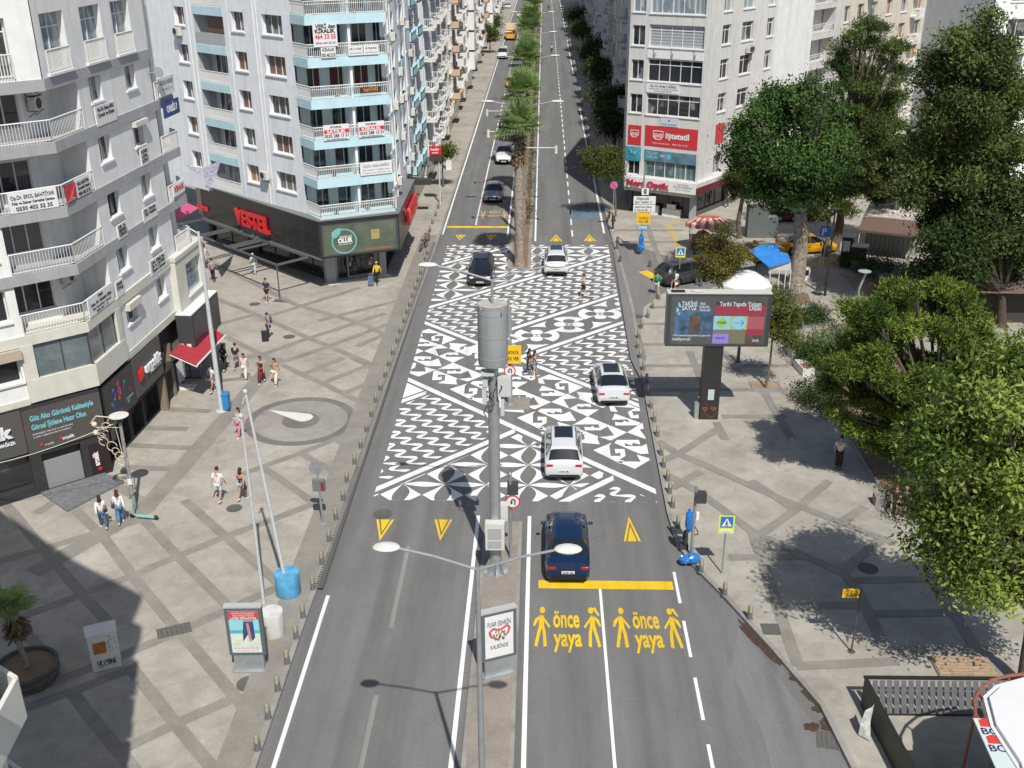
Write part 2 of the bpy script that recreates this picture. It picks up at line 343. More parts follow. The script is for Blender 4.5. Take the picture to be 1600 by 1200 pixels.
# side road, faded lane lines on the pavement
s=MB(); sheet(s,[G(*p,.004) for p in ((958,392),(972,380),(1000,385),(1045,402),(1090,400),(1150,420),(1110,452),(1048,452),(1030,462),(1006,480),(1000,520),(1010,560),(1000,590),(985,560))],.0036); struct(s,'side_road',ground_mat('side_asphalt',(.19,.18,.17),'asphalt'))
s=MB()
for p,q,w in (((1007,425),(1022,433),.8),((1077,404),(1105,396),.6),((1114,433),(1128,426),.8)): band(s,p,q,w,.010)
struct(s,'road_marking',YPAINT)
s=MB()
for i,(p,q,w) in enumerate((((1045,352),(1065,395),.5),((1047,349),(1065,348),.4),((1065,392),(1070,402),.4),((1262,418),(1330,398),.5),((1180,330),(1215,318),.4),((1255,418),(1300,410),.3),((1340,390),(1370,375),.4))): band(s,p,q,w,.010+.0006*i)
struct(s,'road_marking',YFADE)
# patches, puddles, covers
s=MB()
def blob(s,c,rx,ry,z,n=22,rot=0,seed=0):
    rnd=random.Random(seed); c=G(*c,z); p=[]
    for i in range(n):
        t=2*math.pi*i/n; k=1+rnd.uniform(-.22,.22); x,y=rx*k*math.cos(t),ry*k*math.sin(t); p.append((c[0]+x*math.cos(rot)-y*math.sin(rot),c[1]+x*math.sin(rot)+y*math.cos(rot)))
    sheet(s,p,z)
for i,(c,rx,ry,rt) in enumerate((((1192,1006),1.5,.27,-1.15),((1253,1062),.5,.33,-1.0),((1274,1093),.55,.25,-1.1),((1282,1106),.32,.2,.4),((1298,1131),.42,.3,.2),((1268,1136),.28,.2,.2))): blob(s,c,rx,ry,RZ+.004+.001*i,26,rt,i)
wet=mat('wet_stain',(.075,.05,.035),.35,nscale=6,namt=.35); struct(s,'puddle',wet)
s=MB(); s.prism([G(*p,RZ) for p in ((1155,975),(1240,1090),(1330,1200),(1400,1290),(1230,1290),(1190,1140),(1140,1050))],RZ-.01,RZ+.0035); struct(s,'road_patch',ASPH2)
def cover(px,r,z=.01,sq=None,lab='cover'):
    c=G(*px,z); s=MB()
    if sq:
        a,b,rz=sq; n=7
        ca,sa=math.cos(rz),math.sin(rz)
        T=lambda x,y:(c[0]+x*ca-y*sa,c[1]+x*sa+y*ca)
        s.prism([T(-a,-b),T(a,-b),T(a,b),T(-a,b)],z-.03,z+.003)
        for i in range(n):
            x=-a+2*a*(i+.5)/n; s.prism([T(x-.3*a/n,-b*.9),T(x+.3*a/n,-b*.9),T(x+.3*a/n,b*.9),T(x-.3*a/n,b*.9)],z+.0035,z+.012,1)
    else:
        s.lathe([(r,-.02),(r,.004),(r*.92,.006),(r*.9,.003),(r*.6,.006),(r*.58,.003),(.001,.004)],(c[0],c[1],z),20)
    o=s.build('drain_cover',[mat('cover_iron',(.10,.095,.085),.75,nscale=9,namt=.3),mat('drain_bar',(.13,.125,.115),.6)]); return o
for px,r,lab in (((366,794),.36,'round iron manhole cover on the plaza beside the man in white shorts'),((452,526),.38,'round manhole cover on the plaza near the man with a suitcase'),((398,475),.38,'round manhole cover on the plaza below the man in navy walking'),((388,1068),.42,'round manhole cover below the foot of the laser poster stand'),((174,828),.36,'faint round manhole cover at the feet of the two women in jeans'),((1356,888),.42,'round manhole cover in the tree shade beyond the yellow flag sign'),((996,494),.4,'manhole cover on the side road left of the big screen')):
    tag(cover(px,r,.006),lab,'manhole cover')
tag(cover((598,803),.45,RZ+.004),'round manhole cover in the road left of the left yellow triangle','manhole cover')
tag(cover((272,985),0,.006,(.62,.33,.42)),'rectangular slotted drain grate in the plaza left of the laser poster stand','drain grate')
tag(cover((1205,983),0,.006,(.36,.34,0)),'square drain grate on the pavement near the wet kerb stain','drain grate')
tag(cover((1303,1158),0,RZ+.01,(.55,.4,-.2)),'square drain grate in the gutter beside the muddy puddle','drain grate')
tag(cover((440,470),0,.006,(.55,.3,-.1)),'rectangular drain grate at the end of the pergola shadow','drain grate')
# ---- lane markings
def rect(s,x0,y0,x1,y1,z=RZ+.004): sheet(s,[(x0,y0),(x1,y0),(x1,y1),(x0,y1)],z)
s=MB(); Z=RZ+.004
rect(s,-8.48,-20,-8.33,34.6); rect(s,-8.5,86.5,-8.35,470)
rect(s,-2.86,-20,-2.70,40.8); rect(s,-2.98,86,-2.84,470); rect(s,-.56,-20,-.40,40.8); rect(s,-.62,84.6,-.48,470)
rect(s,2.36,-20,2.47,35.3)
for y in np.arange(-5,36.6,3.28): rect(s,5.44,y,5.56,y+2.15)
for i,y in enumerate(np.arange(86,400,3.6)): rect(s,2.5,y,2.62,y+2.0)
rect(s,-5.85,89.5,-5.73,128)
for y in np.arange(130,420,3.6): rect(s,-5.85,y,-5.73,y+2)
rect(s,5.18,87,5.36,112); rect(s,5.1,120,5.25,150); rect(s,5.1,185,5.25,240); rect(s,5.1,260,5.25,420)
struct(s,'road_marking',WPAINT)
s=MB()
for y,l in ((40.6-8.0,5.6),(24.6,4.2)): rect(s,-5.72,y,-5.55,y+l,RZ+.005); 
struct(s,'road_marking',ground_mat('worn_paint',(.28,.27,.25),'paint'))
s=MB(); rect(s,-.05,35.25,5.35,35.82,RZ+.008); rect(s,-8.25,88.6,-2.95,89.15,RZ+.008)
def tri(s,cx,cy,w,h,up=1,z=RZ+.008):
    # outlined triangle with a filled smaller one inside
    T=lambda x,y:(cx+x*w/2,cy+up*y*h)
    sheet(s,[T(-1,0),T(-.72,0),T(0,.78),T(0,1)],z); sheet(s,[T(1,0),T(.72,0),T(0,.78),T(0,1)],z)
    sheet(s,[T(-.52,0),T(.52,0),T(0,.60)],z)
c=G(988,846,RZ); tri(s,c[0],c[1],.74,2.05)
for px in ((602,812),(693,812)): c=G(*px,RZ); tri(s,c[0],c[1],.80,1.75,-1)
for px in ((869,377),(922,377)): c=G(*px,RZ); tri(s,c[0],c[1],1.05,2.0)
for px in ((720,367),(768,367)): c=G(*px,RZ); tri(s,c[0],c[1],.9,1.7,-1)
# walking figures and letters (once yaya)
def figure(s,x,y,h,k=1,pony=False,z=RZ+.008,flip=1):
    w=h*.17
    T=lambda a,b:(x+a*k*h*.28,y+flip*b*h)
    def el(cx_,cy_,rx,ry,n=14): sheet(s,[T(cx_+rx*math.cos(2*math.pi*i/n),cy_+ry*math.sin(2*math.pi*i/n)) for i in range(n)],z)
    el(.06,.92,.15,.085)
    sheet(s,[T(.05,.80),T(.16,.72),T(.15,.50),T(-.14,.48),T(-.12,.70)],z)
    sheet(s,[T(-.02,.80),T(-.12,.70),T(-.38,.50),T(-.46,.52),T(-.36,.68)],z); sheet(s,[T(.16,.72),T(.15,.64),T(.42,.46),T(.50,.50),T(.38,.58)],z)
    sheet(s,[T(-.14,.51),T(.04,.51),T(-.05,.34),T(-.22,.0),T(-.38,.02),T(-.26,.28)],z+.0008); sheet(s,[T(.0,.51),T(.15,.51),T(.24,.36),T(.30,.02),T(.12,.0),T(.08,.32)],z+.0012)
    if pony: sheet(s,[T(-.04,.985),T(-.22,1.0),T(-.30,.90),T(-.42,.80),T(-.36,.78),T(-.20,.86)],z)
for ox in (0,3.03):
    figure(s,.05+ox*1.0+.02,31.55,2.45,1); figure(s,2.02+ox*1.0,31.55,2.45,-1,True)
    text(s,'önce',(.52+ox,32.75,RZ+.008),(1,0,0),(0,1,0),1.12,1.0,0,bold=.025); text(s,'yaya',(.52+ox,31.62,RZ+.008),(1,0,0),(0,1,0),1.05,1.06,0,bold=.025)
struct(s,'road_marking',YPAINT)
s=MB()
figure(s,-5.35,94.3,2.6,1,False,RZ+.008,-1); figure(s,-3.35,94.3,2.6,-1,True,RZ+.008,-1)
text(s,'önce',(-3.75,91.3+1.6,RZ+.008),(-1,0,0),(0,-1,0),1.1,1.1,0,bold=.02); text(s,'yaya',(-3.75,92.9+1.3,RZ+.008),(-1,0,0),(0,-1,0),1.0,1.1,0,bold=.02)
struct(s,'road_marking',YFADE)
s=MB(); c=G(912,332,RZ); rect(s,c[0]-1.3,c[1]-2.2,c[0]+1.3,c[1]+1.8,RZ+.004); struct(s,'road_marking',ground_mat('faded_blue',(.13,.19,.23),'paint'))
# ================================================================ PAINTED CROSSING
def clip(poly,planes):
    for (nx,ny,c) in planes:   # keep nx*x+ny*y<=c
        out=[]; n=len(poly)
        for i in range(n):
            a,b=poly[i],poly[(i+1)%n]; da=nx*a[0]+ny*a[1]-c; db=nx*b[0]+ny*b[1]-c
            if da<=0: out.append(a)
            if (da<0<db) or (db<0<da):
                t=da/(da-db); out.append((a[0]+(b[0]-a[0])*t,a[1]+(b[1]-a[1])*t))
        poly=out
        if len(poly)<3: return None
    return poly
def above(m,c,gap=0): # y>=m x+c+gap
    return (m,-1,-(c+gap))
def below(m,c,gap=0): return (-m,1,c-gap)
XL,XR,YN,YF=-8.0,5.4,42.12,83.5
BOX=[(-1,0,7.75),(1,0,XR),(0,-1,-YN),(0,1,YF),(-1,-.012,8.4)]
PW=MB(); PD=MB()
def put(s,poly,planes,z):
    q=clip(poly,BOX+planes)
    if q and len(q)>=3:
        s.add([(x,y,z) for x,y in q],[list(range(len(q)))])
ZW,ZD=RZ+.004,RZ+.008
m1,c1=.938,68.1+.938*8; m2,c2=-.971,65.6-.971*8; m3_,c3=.952,64.29+.952*1.88; m4,c4=.921,60.08+.921*.55
m5,c5=-.978,56.23-.978*8.01; m6,c6=.95,52.6+.95*8.09; m7,c7=.985,42.75+.985*8.08; m8,c8=.95,42.13-.95*1.11; m9,c9=.946,78.33+.946*7.58
def stripe(m,c,w,x0,x1,planes=[]):
    k=w*.5*math.sqrt(1+m*m)
    put(PW,[(x0,m*x0+c-k),(x1,m*x1+c-k),(x1,m*x1+c+k),(x0,m*x0+c+k)],planes,ZW)
W=.36; GAP=.55
stripe(m1,c1,W,XL,XR); stripe(m2,c2,W,XL,XR); stripe(m3_,c3,W,-2.6,XR); stripe(m4,c4,W,-1.25,XR,[]); stripe(m5,c5,W,XL,XR)
stripe(m6,c6,W,XL,-6.5); stripe(m7,c7,W,XL,-1.35); stripe(m8,c8,W,.8,3.5); stripe(m9,c9,W,XL,-2.0)
# waves
def waves(planes,ox,oy,shrink=1):
    S_=[]; 
    for col in range(-30,31):
        for j in range(-45,46):
            X0=ox-.76*col+.652*j; Y0=oy-.69*col-.70*j
            if not(-10<X0<8 and 40<Y0<85): continue
            N=10; pts=[]
            for i in range(N+1):
                t=i/N; x=X0+.652*t+.335*math.sin(2*math.pi*t); y=Y0-.70*t+.108*math.sin(2*math.pi*t)
                hw=.097+.046*math.cos(4*math.pi*(t-.12))
                dx=.652+.335*2*math.pi*math.cos(2*math.pi*t); dy=-.70+.108*2*math.pi*math.cos(2*math.pi*t); L=math.hypot(dx,dy)
                pts.append(((x-dy/L*hw*1.0,y+dx/L*hw),(x+dy/L*hw,y-dx/L*hw)))
            for a,b in zip(pts[:-1],pts[1:]): put(PW,[a[0],b[0],b[1],a[1]],planes,ZW)
waves([above(m7,c7,GAP),below(m5,c5,GAP),below(m6,c6,GAP*.9)],-6.9,52.6)
waves([below(m1,c1,GAP),above(m3_,c3,GAP),above(m2,c2,GAP)],-6.0,66.0)
waves([below(m4,c4,GAP),above(m2,c2,GAP)],1.0,57.6)
waves([above(m9,c9,GAP*.8)],-6.2,81.0)
waves([below(m8,c8,GAP*1.5),below(m5,c5,GAP*1.8),(-1,0,-1.9)],3.2,43.4)
# small triangle above D6
put(PW,[(-7.9,52.9),(-7.9,55.8),(-6.2,55.0)],[above(m6,c6,.45),below(m5,c5,.5)],ZW)
# leaves and diamonds
def leaf(cx_,cy_,L,wd,ang,tw=.05):
    p=[]; n=12; ca,sa=math.cos(ang),math.sin(ang)
    for i in range(n+1):
        t=i/n; x=-L/2+L*t; y=wd*.5*math.sin(math.pi*t)**.85+tw*math.sin(2*math.pi*t); p.append((x,y))
    for i in range(n-1,0,-1):
        t=i/n; x=-L/2+L*t; y=-wd*.5*math.sin(math.pi*t)**.85+tw*math.sin(2*math.pi*t); p.append((x,y))
    return [(cx_+x*ca-y*sa,cy_+x*sa+y*ca) for x,y in p]
def petals(planes,ox,oy,dx,dy,rng_):
    hx_,hy_=dx/2,dy/2
    for i in range(-rng_,rng_+1):
        for j in range(-rng_,rng_+1):
            X=ox+dx*i; Y=oy+dy*j
            cy_=Y+hy_; put(PW,[(X,cy_-hy_),(X+hx_*.97,cy_),(X,cy_+hy_),(X-hx_*.97,cy_)],planes,ZW)
            put(PD,leaf(X,cy_,dy*.97,.74,math.pi/2,.06),planes,ZD)
            cx_=X+hx_; put(PW,leaf(cx_,Y,dx*.94,.46,0,.02),planes,ZW)
petals([below(m7,c7,GAP),below(m5,c5,GAP),above(m8,c8,GAP)],-4.54,43.62,1.975,2.0,6)
petals([below(m9,c9,GAP),above(m1,c1,GAP)],-6.55,72.05,2.06,2.15,9)
# key lattice, traced as whole white shapes over a two-cell period
KZ=lambda pts:[G(630+x/8.65,500+y/8.65,ZW) for x,y in pts]
KS=[KZ(q) for q in (
 [(345,118),(718,257),(520,332),(545,215),(430,215),(430,260),(490,245),(480,285),(385,280),(380,225),(490,183),(250,172),(265,225),(190,215),(195,165)],
 [(165,300),(225,240),(480,330),(430,352),(180,354),(190,320),(268,327),(300,310),(350,325),(350,295)],
 [(282,420),(497,328),(608,378),(435,390),(478,490)],
 [(622,310),(872,327),(765,375),(770,425),(870,425),(870,395),(815,403),(825,360),(935,362),(928,465),(880,485),(620,382),(640,360)],
 [(478,490),(600,440),(745,440),(745,475),(665,462),(640,475),(575,462),(572,498),(830,500),(672,576)],
 [(90,520),(135,492),(380,492),(375,535),(300,520),(275,543),(200,522),(200,552),(385,552),(475,520),(520,620),(330,625)],
 [(450,672),(672,576),(1090,745),(870,832),(748,795),(930,778),(878,684),(785,722),(595,724),(598,686),(665,692),(700,675),(720,697),(778,697),(778,658),(500,662)],
 [(290,632),(440,672),(207,765),(35,695),(305,698)],
 [(445,678),(735,790),(715,815),(728,872),(465,852),(565,815),(570,738),(470,738),(465,775),(520,765),(520,808),(390,812),(410,695)],
 [(5.3,630.),(5.4,630.)] if False else [((px-630)*8.65,(py-500)*8.65) for px,py in [(800+x/5.773,580+y/5.773) for x,y in ((45,420),(212,360),(188,385),(188,466),(270,466),(272,440),(232,446),(230,410),(312,412),(312,466),(250,500),(290,500),(265,530))]])]
q0,q1=KZ([(278,420),(1090,745)]); av=(q1[0]-q0[0],q1[1]-q0[1])
kp=[below(m2,c2,GAP*.7),above(m5,c5,GAP*.7)]
for i in range(-2,6):
    for P_ in KS: put(PW,[(x+av[0]*i,y+av[1]*i) for x,y in P_],kp,ZW)
# circle chain
rp=[below(m3_,c3,GAP*.7),above(m4,c4,GAP*.7)]
CZ=lambda pts:[G(800+x/7.056,450+y/7.056,ZW) for x,y in pts]
TU,TL=CZ([(130,450),(470,335),(435,455),(395,460)]),CZ([(850,360),(1110,372),(815,470)])
def sector(cx_,cy_,r0,r1,a0,a1,n=10): return [(cx_+r1*math.cos(a0+(a1-a0)*i/n),cy_+r1*math.sin(a0+(a1-a0)*i/n)) for i in range(n+1)]+[(cx_,cy_)]
for k in range(-1,4):
    cx_,cy_=-.3+2.12*k,63.09+2.03*k; typ=k%2; Z0=ZW+.0006*(k+1)
    if typ==1:
        for t in (TU,TL):
            pts=[(x+2.12*(k-1),y+2.03*(k-1)) for x,y in t]; put(PW,pts,rp,ZW-.0012)
    dsk=[(cx_+1.60*math.cos(2*math.pi*i/32),cy_+1.60*math.sin(2*math.pi*i/32)) for i in range(32)]; put(PD,dsk,rp+[above(m2,c2,GAP*.6)],Z0)
    for q in range(4):
        a=q*math.pi/2; white=((q%2==0)!=(typ==1))
        if white: put(PW,sector(cx_,cy_,0,1.46,a-math.pi/4,a+math.pi/4),[above(m2,c2,GAP*.6)],Z0+.0035)
        put(PD if white else PW,[(cx_+.60*math.cos(a)+.40*math.cos(t),cy_+.60*math.sin(a)+.40*math.sin(t)) for t in [2*math.pi*i/18 for i in range(18)]],[above(m2,c2,GAP*.6)],Z0+.007)
struct(PW,'road_marking',WPAINT); struct(PD,'road_marking',DPAINT)
# ================================================================ BUILDINGS
class Fac:
    """vertical plane p0->p1, outward normal to the right of that direction"""
    def __init__(s,p0,p1,L=None):
        s.p0=Vector((p0[0],p0[1])); d=Vector((p1[0],p1[1]))-s.p0; s.L=L or d.length; s.d=d.normalized(); s.n=Vector((s.d.y,-s.d.x))
    def P(s,u,z,o=0): return Vector((s.p0.x+s.d.x*u+s.n.x*o,s.p0.y+s.d.y*u+s.n.y*o,z))
    def at(s,px,py):
        r=RM@np.array([px-800,py-600,F_]); t=(s.p0.dot(s.n))/(r[0]*s.n.x+r[1]*s.n.y); q=Vector((r[0]*t,r[1]*t))-s.p0; return q.dot(s.d),HC+r[2]*t
    @property
    def ang(s): return math.atan2(s.d.y,s.d.x)
def fwall(m,F,u0,u1,z0,z1,holes=(),mi=0,o=0,dep=.28,rmi=None):
    us=sorted(set([u0,u1]+[h[0] for h in holes]+[h[1] for h in holes])); zs=sorted(set([z0,z1]+[h[2] for h in holes]+[h[3] for h in holes]))
    us=[u for u in us if u0-1e-6<=u<=u1+1e-6]; zs=[z for z in zs if z0-1e-6<=z<=z1+1e-6]
    for a,b in zip(us[:-1],us[1:]):
        run=None
        for c,d in list(zip(zs[:-1],zs[1:]))+[(None,None)]:
            inside= c is None or any(h[0]-1e-6<=a and b<=h[1]+1e-6 and h[2]-1e-6<=c and d<=h[3]+1e-6 for h in holes)
            if inside:
                if run: m.add([F.P(a,run[0],o),F.P(b,run[0],o),F.P(b,run[1],o),F.P(a,run[1],o)],[(0,1,2,3)],mi); run=None
            else: run=[run[0],d] if run else [c,d]
    r=mi if rmi is None else rmi
    for h in holes:
        a,b,c,d=h[:4]; D=h[4] if len(h)>4 else dep
        m.add([F.P(a,c,o),F.P(a,c,o-D),F.P(a,d,o-D),F.P(a,d,o)],[(0,1,2,3)],r); m.add([F.P(b,c,o),F.P(b,d,o),F.P(b,d,o-D),F.P(b,c,o-D)],[(0,1,2,3)],r)
        m.add([F.P(a,d,o),F.P(a,d,o-D),F.P(b,d,o-D),F.P(b,d,o)],[(0,1,2,3)],r); m.add([F.P(a,c,o),F.P(b,c,o),F.P(b,c,o-D),F.P(a,c,o-D)],[(0,1,2,3)],r)
def fbox(m,F,u0,u1,z0,z1,o0,o1,mi=0):
    m.obox(F.P(u0,z0,o0),(F.d.x*(u1-u0),F.d.y*(u1-u0),0),(F.n.x*(o1-o0),F.n.y*(o1-o0),0),(0,0,z1-z0),mi)
def wallmat(name,c,st=.16,amt=.07): return mat(name,c,.85,nscale=1.3,namt=amt,stain=st,bump=.12,bscale=25)
GREY=wallmat('render_grey',(.74,.74,.725)); WHT=wallmat('render_white',(.78,.775,.75)); GBAND=wallmat('band_grey',(.36,.355,.36)); VW=wallmat('render_pale',(.76,.785,.80)); BLUE=wallmat('band_blue',(.48,.67,.72),.08); WOFF=wallmat('render_offwhite',(.60,.585,.56),.18)
TRIM=mat('white_trim',(.72,.72,.70),.6,nscale=4,namt=.08); CREAM=wallmat('cream_stone',(.60,.585,.51),.1); BEIGE=wallmat('render_beige',(.60,.52,.40)); DGREY=wallmat('cladding_dark',(.032,.032,.034),.05,.15)
FRM=mat('window_frame',(.68,.68,.67),.5); FRD=mat('frame_dark',(.05,.045,.04),.5); RAILW=mat('rail_white',(.70,.69,.66),.5)
def glassm(name,c,curt=None,k=0.,rough=.06,sc=14):
    m=bpy.data.materials.new(name); m.use_nodes=True; t=m.node_tree; n=t.nodes; l=t.links; b=n['Principled BSDF']
    b.inputs['Roughness'].default_value=rough; b.inputs['Specular IOR Level'].default_value=.7; b.inputs['Base Color'].default_value=(*c,1)
    if curt:
        tc=n.new('ShaderNodeTexCoord'); oi=n.new('ShaderNodeObjectInfo'); ad=n.new('ShaderNodeVectorMath'); ad.operation='ADD'; l.new(tc.outputs['Object'],ad.inputs[0]); l.new(oi.outputs['Random'],ad.inputs[1])
        w_=n.new('ShaderNodeTexWave'); w_.inputs['Scale'].default_value=sc*.25; w_.inputs['Distortion'].default_value=1.5; w_.bands_direction='DIAGONAL'
        mp=n.new('ShaderNodeMapping'); mp.inputs['Scale'].default_value=(1,1,.02); l.new(ad.outputs[0],mp.inputs[0]); l.new(mp.outputs[0],w_.inputs['Vector'])
        no=n.new('ShaderNodeTexNoise'); no.inputs['Scale'].default_value=.8; no.inputs['Detail'].default_value=1; l.new(ad.outputs[0],no.inputs['Vector'])
        th=n.new('ShaderNodeMapRange'); th.inputs[1].default_value=.5-k; th.inputs[2].default_value=.56-k; l.new(no.outputs[0],th.inputs[0])
        mx=n.new('ShaderNodeMix'); mx.data_type='RGBA'; mx.inputs[6].default_value=(*[v*.55 for v in curt],1); mx.inputs[7].default_value=(*curt,1); l.new(w_.outputs[0],mx.inputs[0])
        m2=n.new('ShaderNodeMix'); m2.data_type='RGBA'; m2.inputs[6].default_value=(*c,1); l.new(mx.outputs[2],m2.inputs[7]); l.new(th.outputs[0],m2.inputs[0]); l.new(m2.outputs[2],b.inputs['Base Color'])
    return m
GL_D=glassm('glass_dark',(.018,.022,.026),(.10,.10,.10),-.1); GL_C=glassm('glass_curtain',(.03,.035,.04),(.26,.27,.275),-.02); GL_L=glassm('glass_light',(.16,.22,.25),(.36,.42,.44),.1); GL_T=glassm('glass_teal',(.05,.10,.10),(.16,.24,.24),.0)
def slatm(name,c,sc=9):
    m=bpy.data.materials.new(name); m.use_nodes=True; t=m.node_tree; n=t.nodes; l=t.links; b=n['Principled BSDF']; b.inputs['Roughness'].default_value=.6
    tc=n.new('ShaderNodeTexCoord'); w_=n.new('ShaderNodeTexWave'); w_.bands_direction='Z'; w_.inputs['Scale'].default_value=sc*.32; l.new(tc.outputs['Object'],w_.inputs['Vector'])
    mx=n.new('ShaderNodeMix'); mx.data_type='RGBA'; mx.inputs[6].default_value=(*[v*.55 for v in c],1); mx.inputs[7].default_value=(*c,1); l.new(w_.outputs[0],mx.inputs[0]); l.new(mx.outputs[2],b.inputs['Base Color']); return m
SHUT=slatm('shutter_brown',(.20,.115,.085)); SHUT_G=slatm('shutter_grey',(.20,.19,.17)); BLIND=slatm('zebra_blind',(.42,.45,.47),4); SHUT_O=slatm('shutter_tan',(.42,.24,.12)); ROLL=slatm('roller_steel',(.34,.345,.35),14)
BRICKW=mat('brick_inner',(.11,.035,.025),.8,nscale=5,namt=.3)
ACW=mat('ac_white',(.58,.57,.53),.5,nscale=5,namt=.1); ACD=mat('ac_fan',(.03,.03,.032),.5)
def window(F,u0,u1,z0,z1,par,style='c',mull=2,dep=.26,sill=True,tran=0,o=0,frame=None,half=0,name='window'):
    g={'c':GL_C,'d':GL_D,'l':GL_L,'t':GL_T,'s':SHUT,'g':SHUT_G,'b':BLIND,'o':SHUT_O,'r':BRICKW}[style]; fr=frame or FRM
    m=MB(); b=.055; q=o-dep
    fbox(m,F,u0+.003,u1-.003,z0+.003,z0+b,q-.02,q+.05); fbox(m,F,u0+.003,u1-.003,z1-b,z1-.003,q-.02,q+.05)
    for k in range(mull+1):
        u=u0+.003+(u1-u0-b-.006)*k/mull; fbox(m,F,u,u+b,z0+b,z1-b,q-.018,q+.048)
    if tran: fbox(m,F,u0+b,u1-b,z1-tran-b,z1-tran,q-.016,q+.044)
    w_=m.build(name,fr,par)
    if sill:
        m=MB(); fbox(m,F,u0-.08,u1+.08,z0-.09,z0-.004,o-dep,o+.09); m.build('sill',TRIM,w_)
    m=MB()
    zt=z1-b-(z1-z0)*half if half else z1-b
    m.add([F.P(u0+b,z0+b,q),F.P(u1-b,z0+b,q),F.P(u1-b,zt,q),F.P(u0+b,zt,q)],[(0,1,2,3)]); m.build('pane' if style in 'cdltr' else 'shutter',g,w_)
    if half:
        m=MB(); m.add([F.P(u0+b,zt,q+.012),F.P(u1-b,zt,q+.012),F.P(u1-b,z1-b,q+.012),F.P(u0+b,z1-b,q+.012)],[(0,1,2,3)]); m.build('shutter',SHUT,w_)
    return w_
def railing(par,pts,z,h=.95,step=.13,mat_=None,name='railing',bars=True,mid=False,th=.022):
    m=MB(); 
    for a,b in zip(pts[:-1],pts[1:]):
        a,b=Vector(a[:2]),Vector(b[:2]); L=(b-a).length
        m.tube((*a,z+h),(*b,z+h),.035,n=6); m.tube((*a,z+.1),(*b,z+.1),.02,n=5)
        if mid: m.tube((*a,z+h-.18),(*b,z+h-.18),.02,n=5)
        n=max(1,int(L/step))
        for i in range(n+1):
            p=a.lerp(b,i/n); m.tube((*p,z),(*p,z+h),th if i%n else .035,n=4,cap=False)
    return m.build(name,mat_ or RAILW,par)
def acunit(par,F,u,z,o=.0,w_=.8,h=.56,side=0):
    m=MB(); fbox(m,F,u,u+w_,z,z+h,o+.12,o+.44); 
    c=F.P(u+w_*.42,z+h/2,o+.442); q=Vector((F.n.x,F.n.y,0)).to_track_quat('Z','Y').to_matrix()
    m.lathe([(.001,.002),(.20,.002),(.215,.012),(.235,.0)],c,14,1,True,q)
    for du in (.12,w_-.14): m.tube(F.P(u+du,z-.03,o),F.P(u+du,z-.03,o+.46),.02,n=4,mi=1); m.tube(F.P(u+du,z-.3,o),F.P(u+du,z-.03,o+.4),.015,n=4,mi=1)
    return m.build('air_conditioner',[ACW,ACD],par)
def signboard(par,F,u0,u1,z0,z1,o,lines,bg,fg,name='sign_panel',dep=.06,fr=None):
    """lines: list of (text,u frac,z frac,height,width,matindex,bold)"""
    m=MB(); fbox(m,F,u0,u1,z0,z1,o-dep,o); p=m.build(name,bg,par)
    if lines:
        m=MB(); U=(F.d.x,F.d.y,0)
        for t,fu,fz,h,wd,mi,bold in lines: text(m,t,F.P(u0+(u1-u0)*fu,z0+(z1-z0)*fz,o+.006),U,(0,0,1),h,wd,mi,bold=bold,align='C',ext=.01)
        m.build('lettering',fg,p)
    return p
TK=mat('text_dark',(.03,.03,.035),.6); TR_=mat('text_red',(.60,.03,.03),.5); TW=mat('text_white',(.75,.75,.75),.6); BAN=mat('banner_white',(.70,.70,.69),.6,nscale=3,namt=.06); TG=mat('text_grey',(.25,.26,.27),.6); TB=mat('text_blue',(.02,.07,.25),.5)
RED=mat('sign_red',(.62,.018,.02),.35,coat=.3); REDB=mat('panel_red',(.52,.035,.04),.45,nscale=2,namt=.06); TCY=mat('text_cyan',(.18,.55,.62),.5)
# ---------------------------------------------------------------- building with the appliance shop (left, near)
C1=Vector((-20.8,44.48)); a41=R_(41)
FA=Fac(C1-Vector((math.cos(a41),math.sin(a41)))*12,C1,12); AO=5.0   # u of the old origin
FB=Fac(C1,(-19.98,57.95),10.85)
LB=thing('apartment_building','pale grey corner apartment block with wraparound balconies above the dark appliance shop on the left','building',(C1.x,C1.y,0))
FL=[18.42,15.84,13.07,10.43,7.69,4.99]
wins=[(4.05,5.25),(7.85,9.02)]
ROOF=24.2
m=MB()
hA=[]; hB=[]
# wall B
for i,z in enumerate(FL[1:5]): 
    for j,(u0,u1) in enumerate(wins): hB.append((u0,u1,z+.98,z+2.15) )
for (u0,u1) in ((.55,2.6),(4.1,6.1),(7.25,9.2)): hB.append((u0,u1,18.62,20.95)); hB.append((u0,u1,21.9,23.6))
hB.append((wins[0][0],wins[0][1],6.0,6.75)); hB.append((wins[1][0],wins[1][1],5.9,7.05))
fwall(m,FB,2.95,10.85,4.45,18.0,[h for h in hB if h[2]<18 and h[0]>3],0)
fwall(m,FB,0,10.85,18.44,ROOF,[h for h in hB if h[2]>18],0,.06)
# wall A
hA=[(7.0+3.2,7.0+5.9,18.6,20.8)]
hA=[(a,b,c,d) for a,b,c,d in hA]
fwall(m,FA,0,12,18.44,ROOF,[(8.3,10.95,18.62,20.9)],1,.06)
fwall(m,FA,0,9.30,4.45,18.0,[(6.9,8.9,z+.75,z+2.15) for z in FL[1:5]]+[(6.9,8.9,5.6,6.9)],1,0)
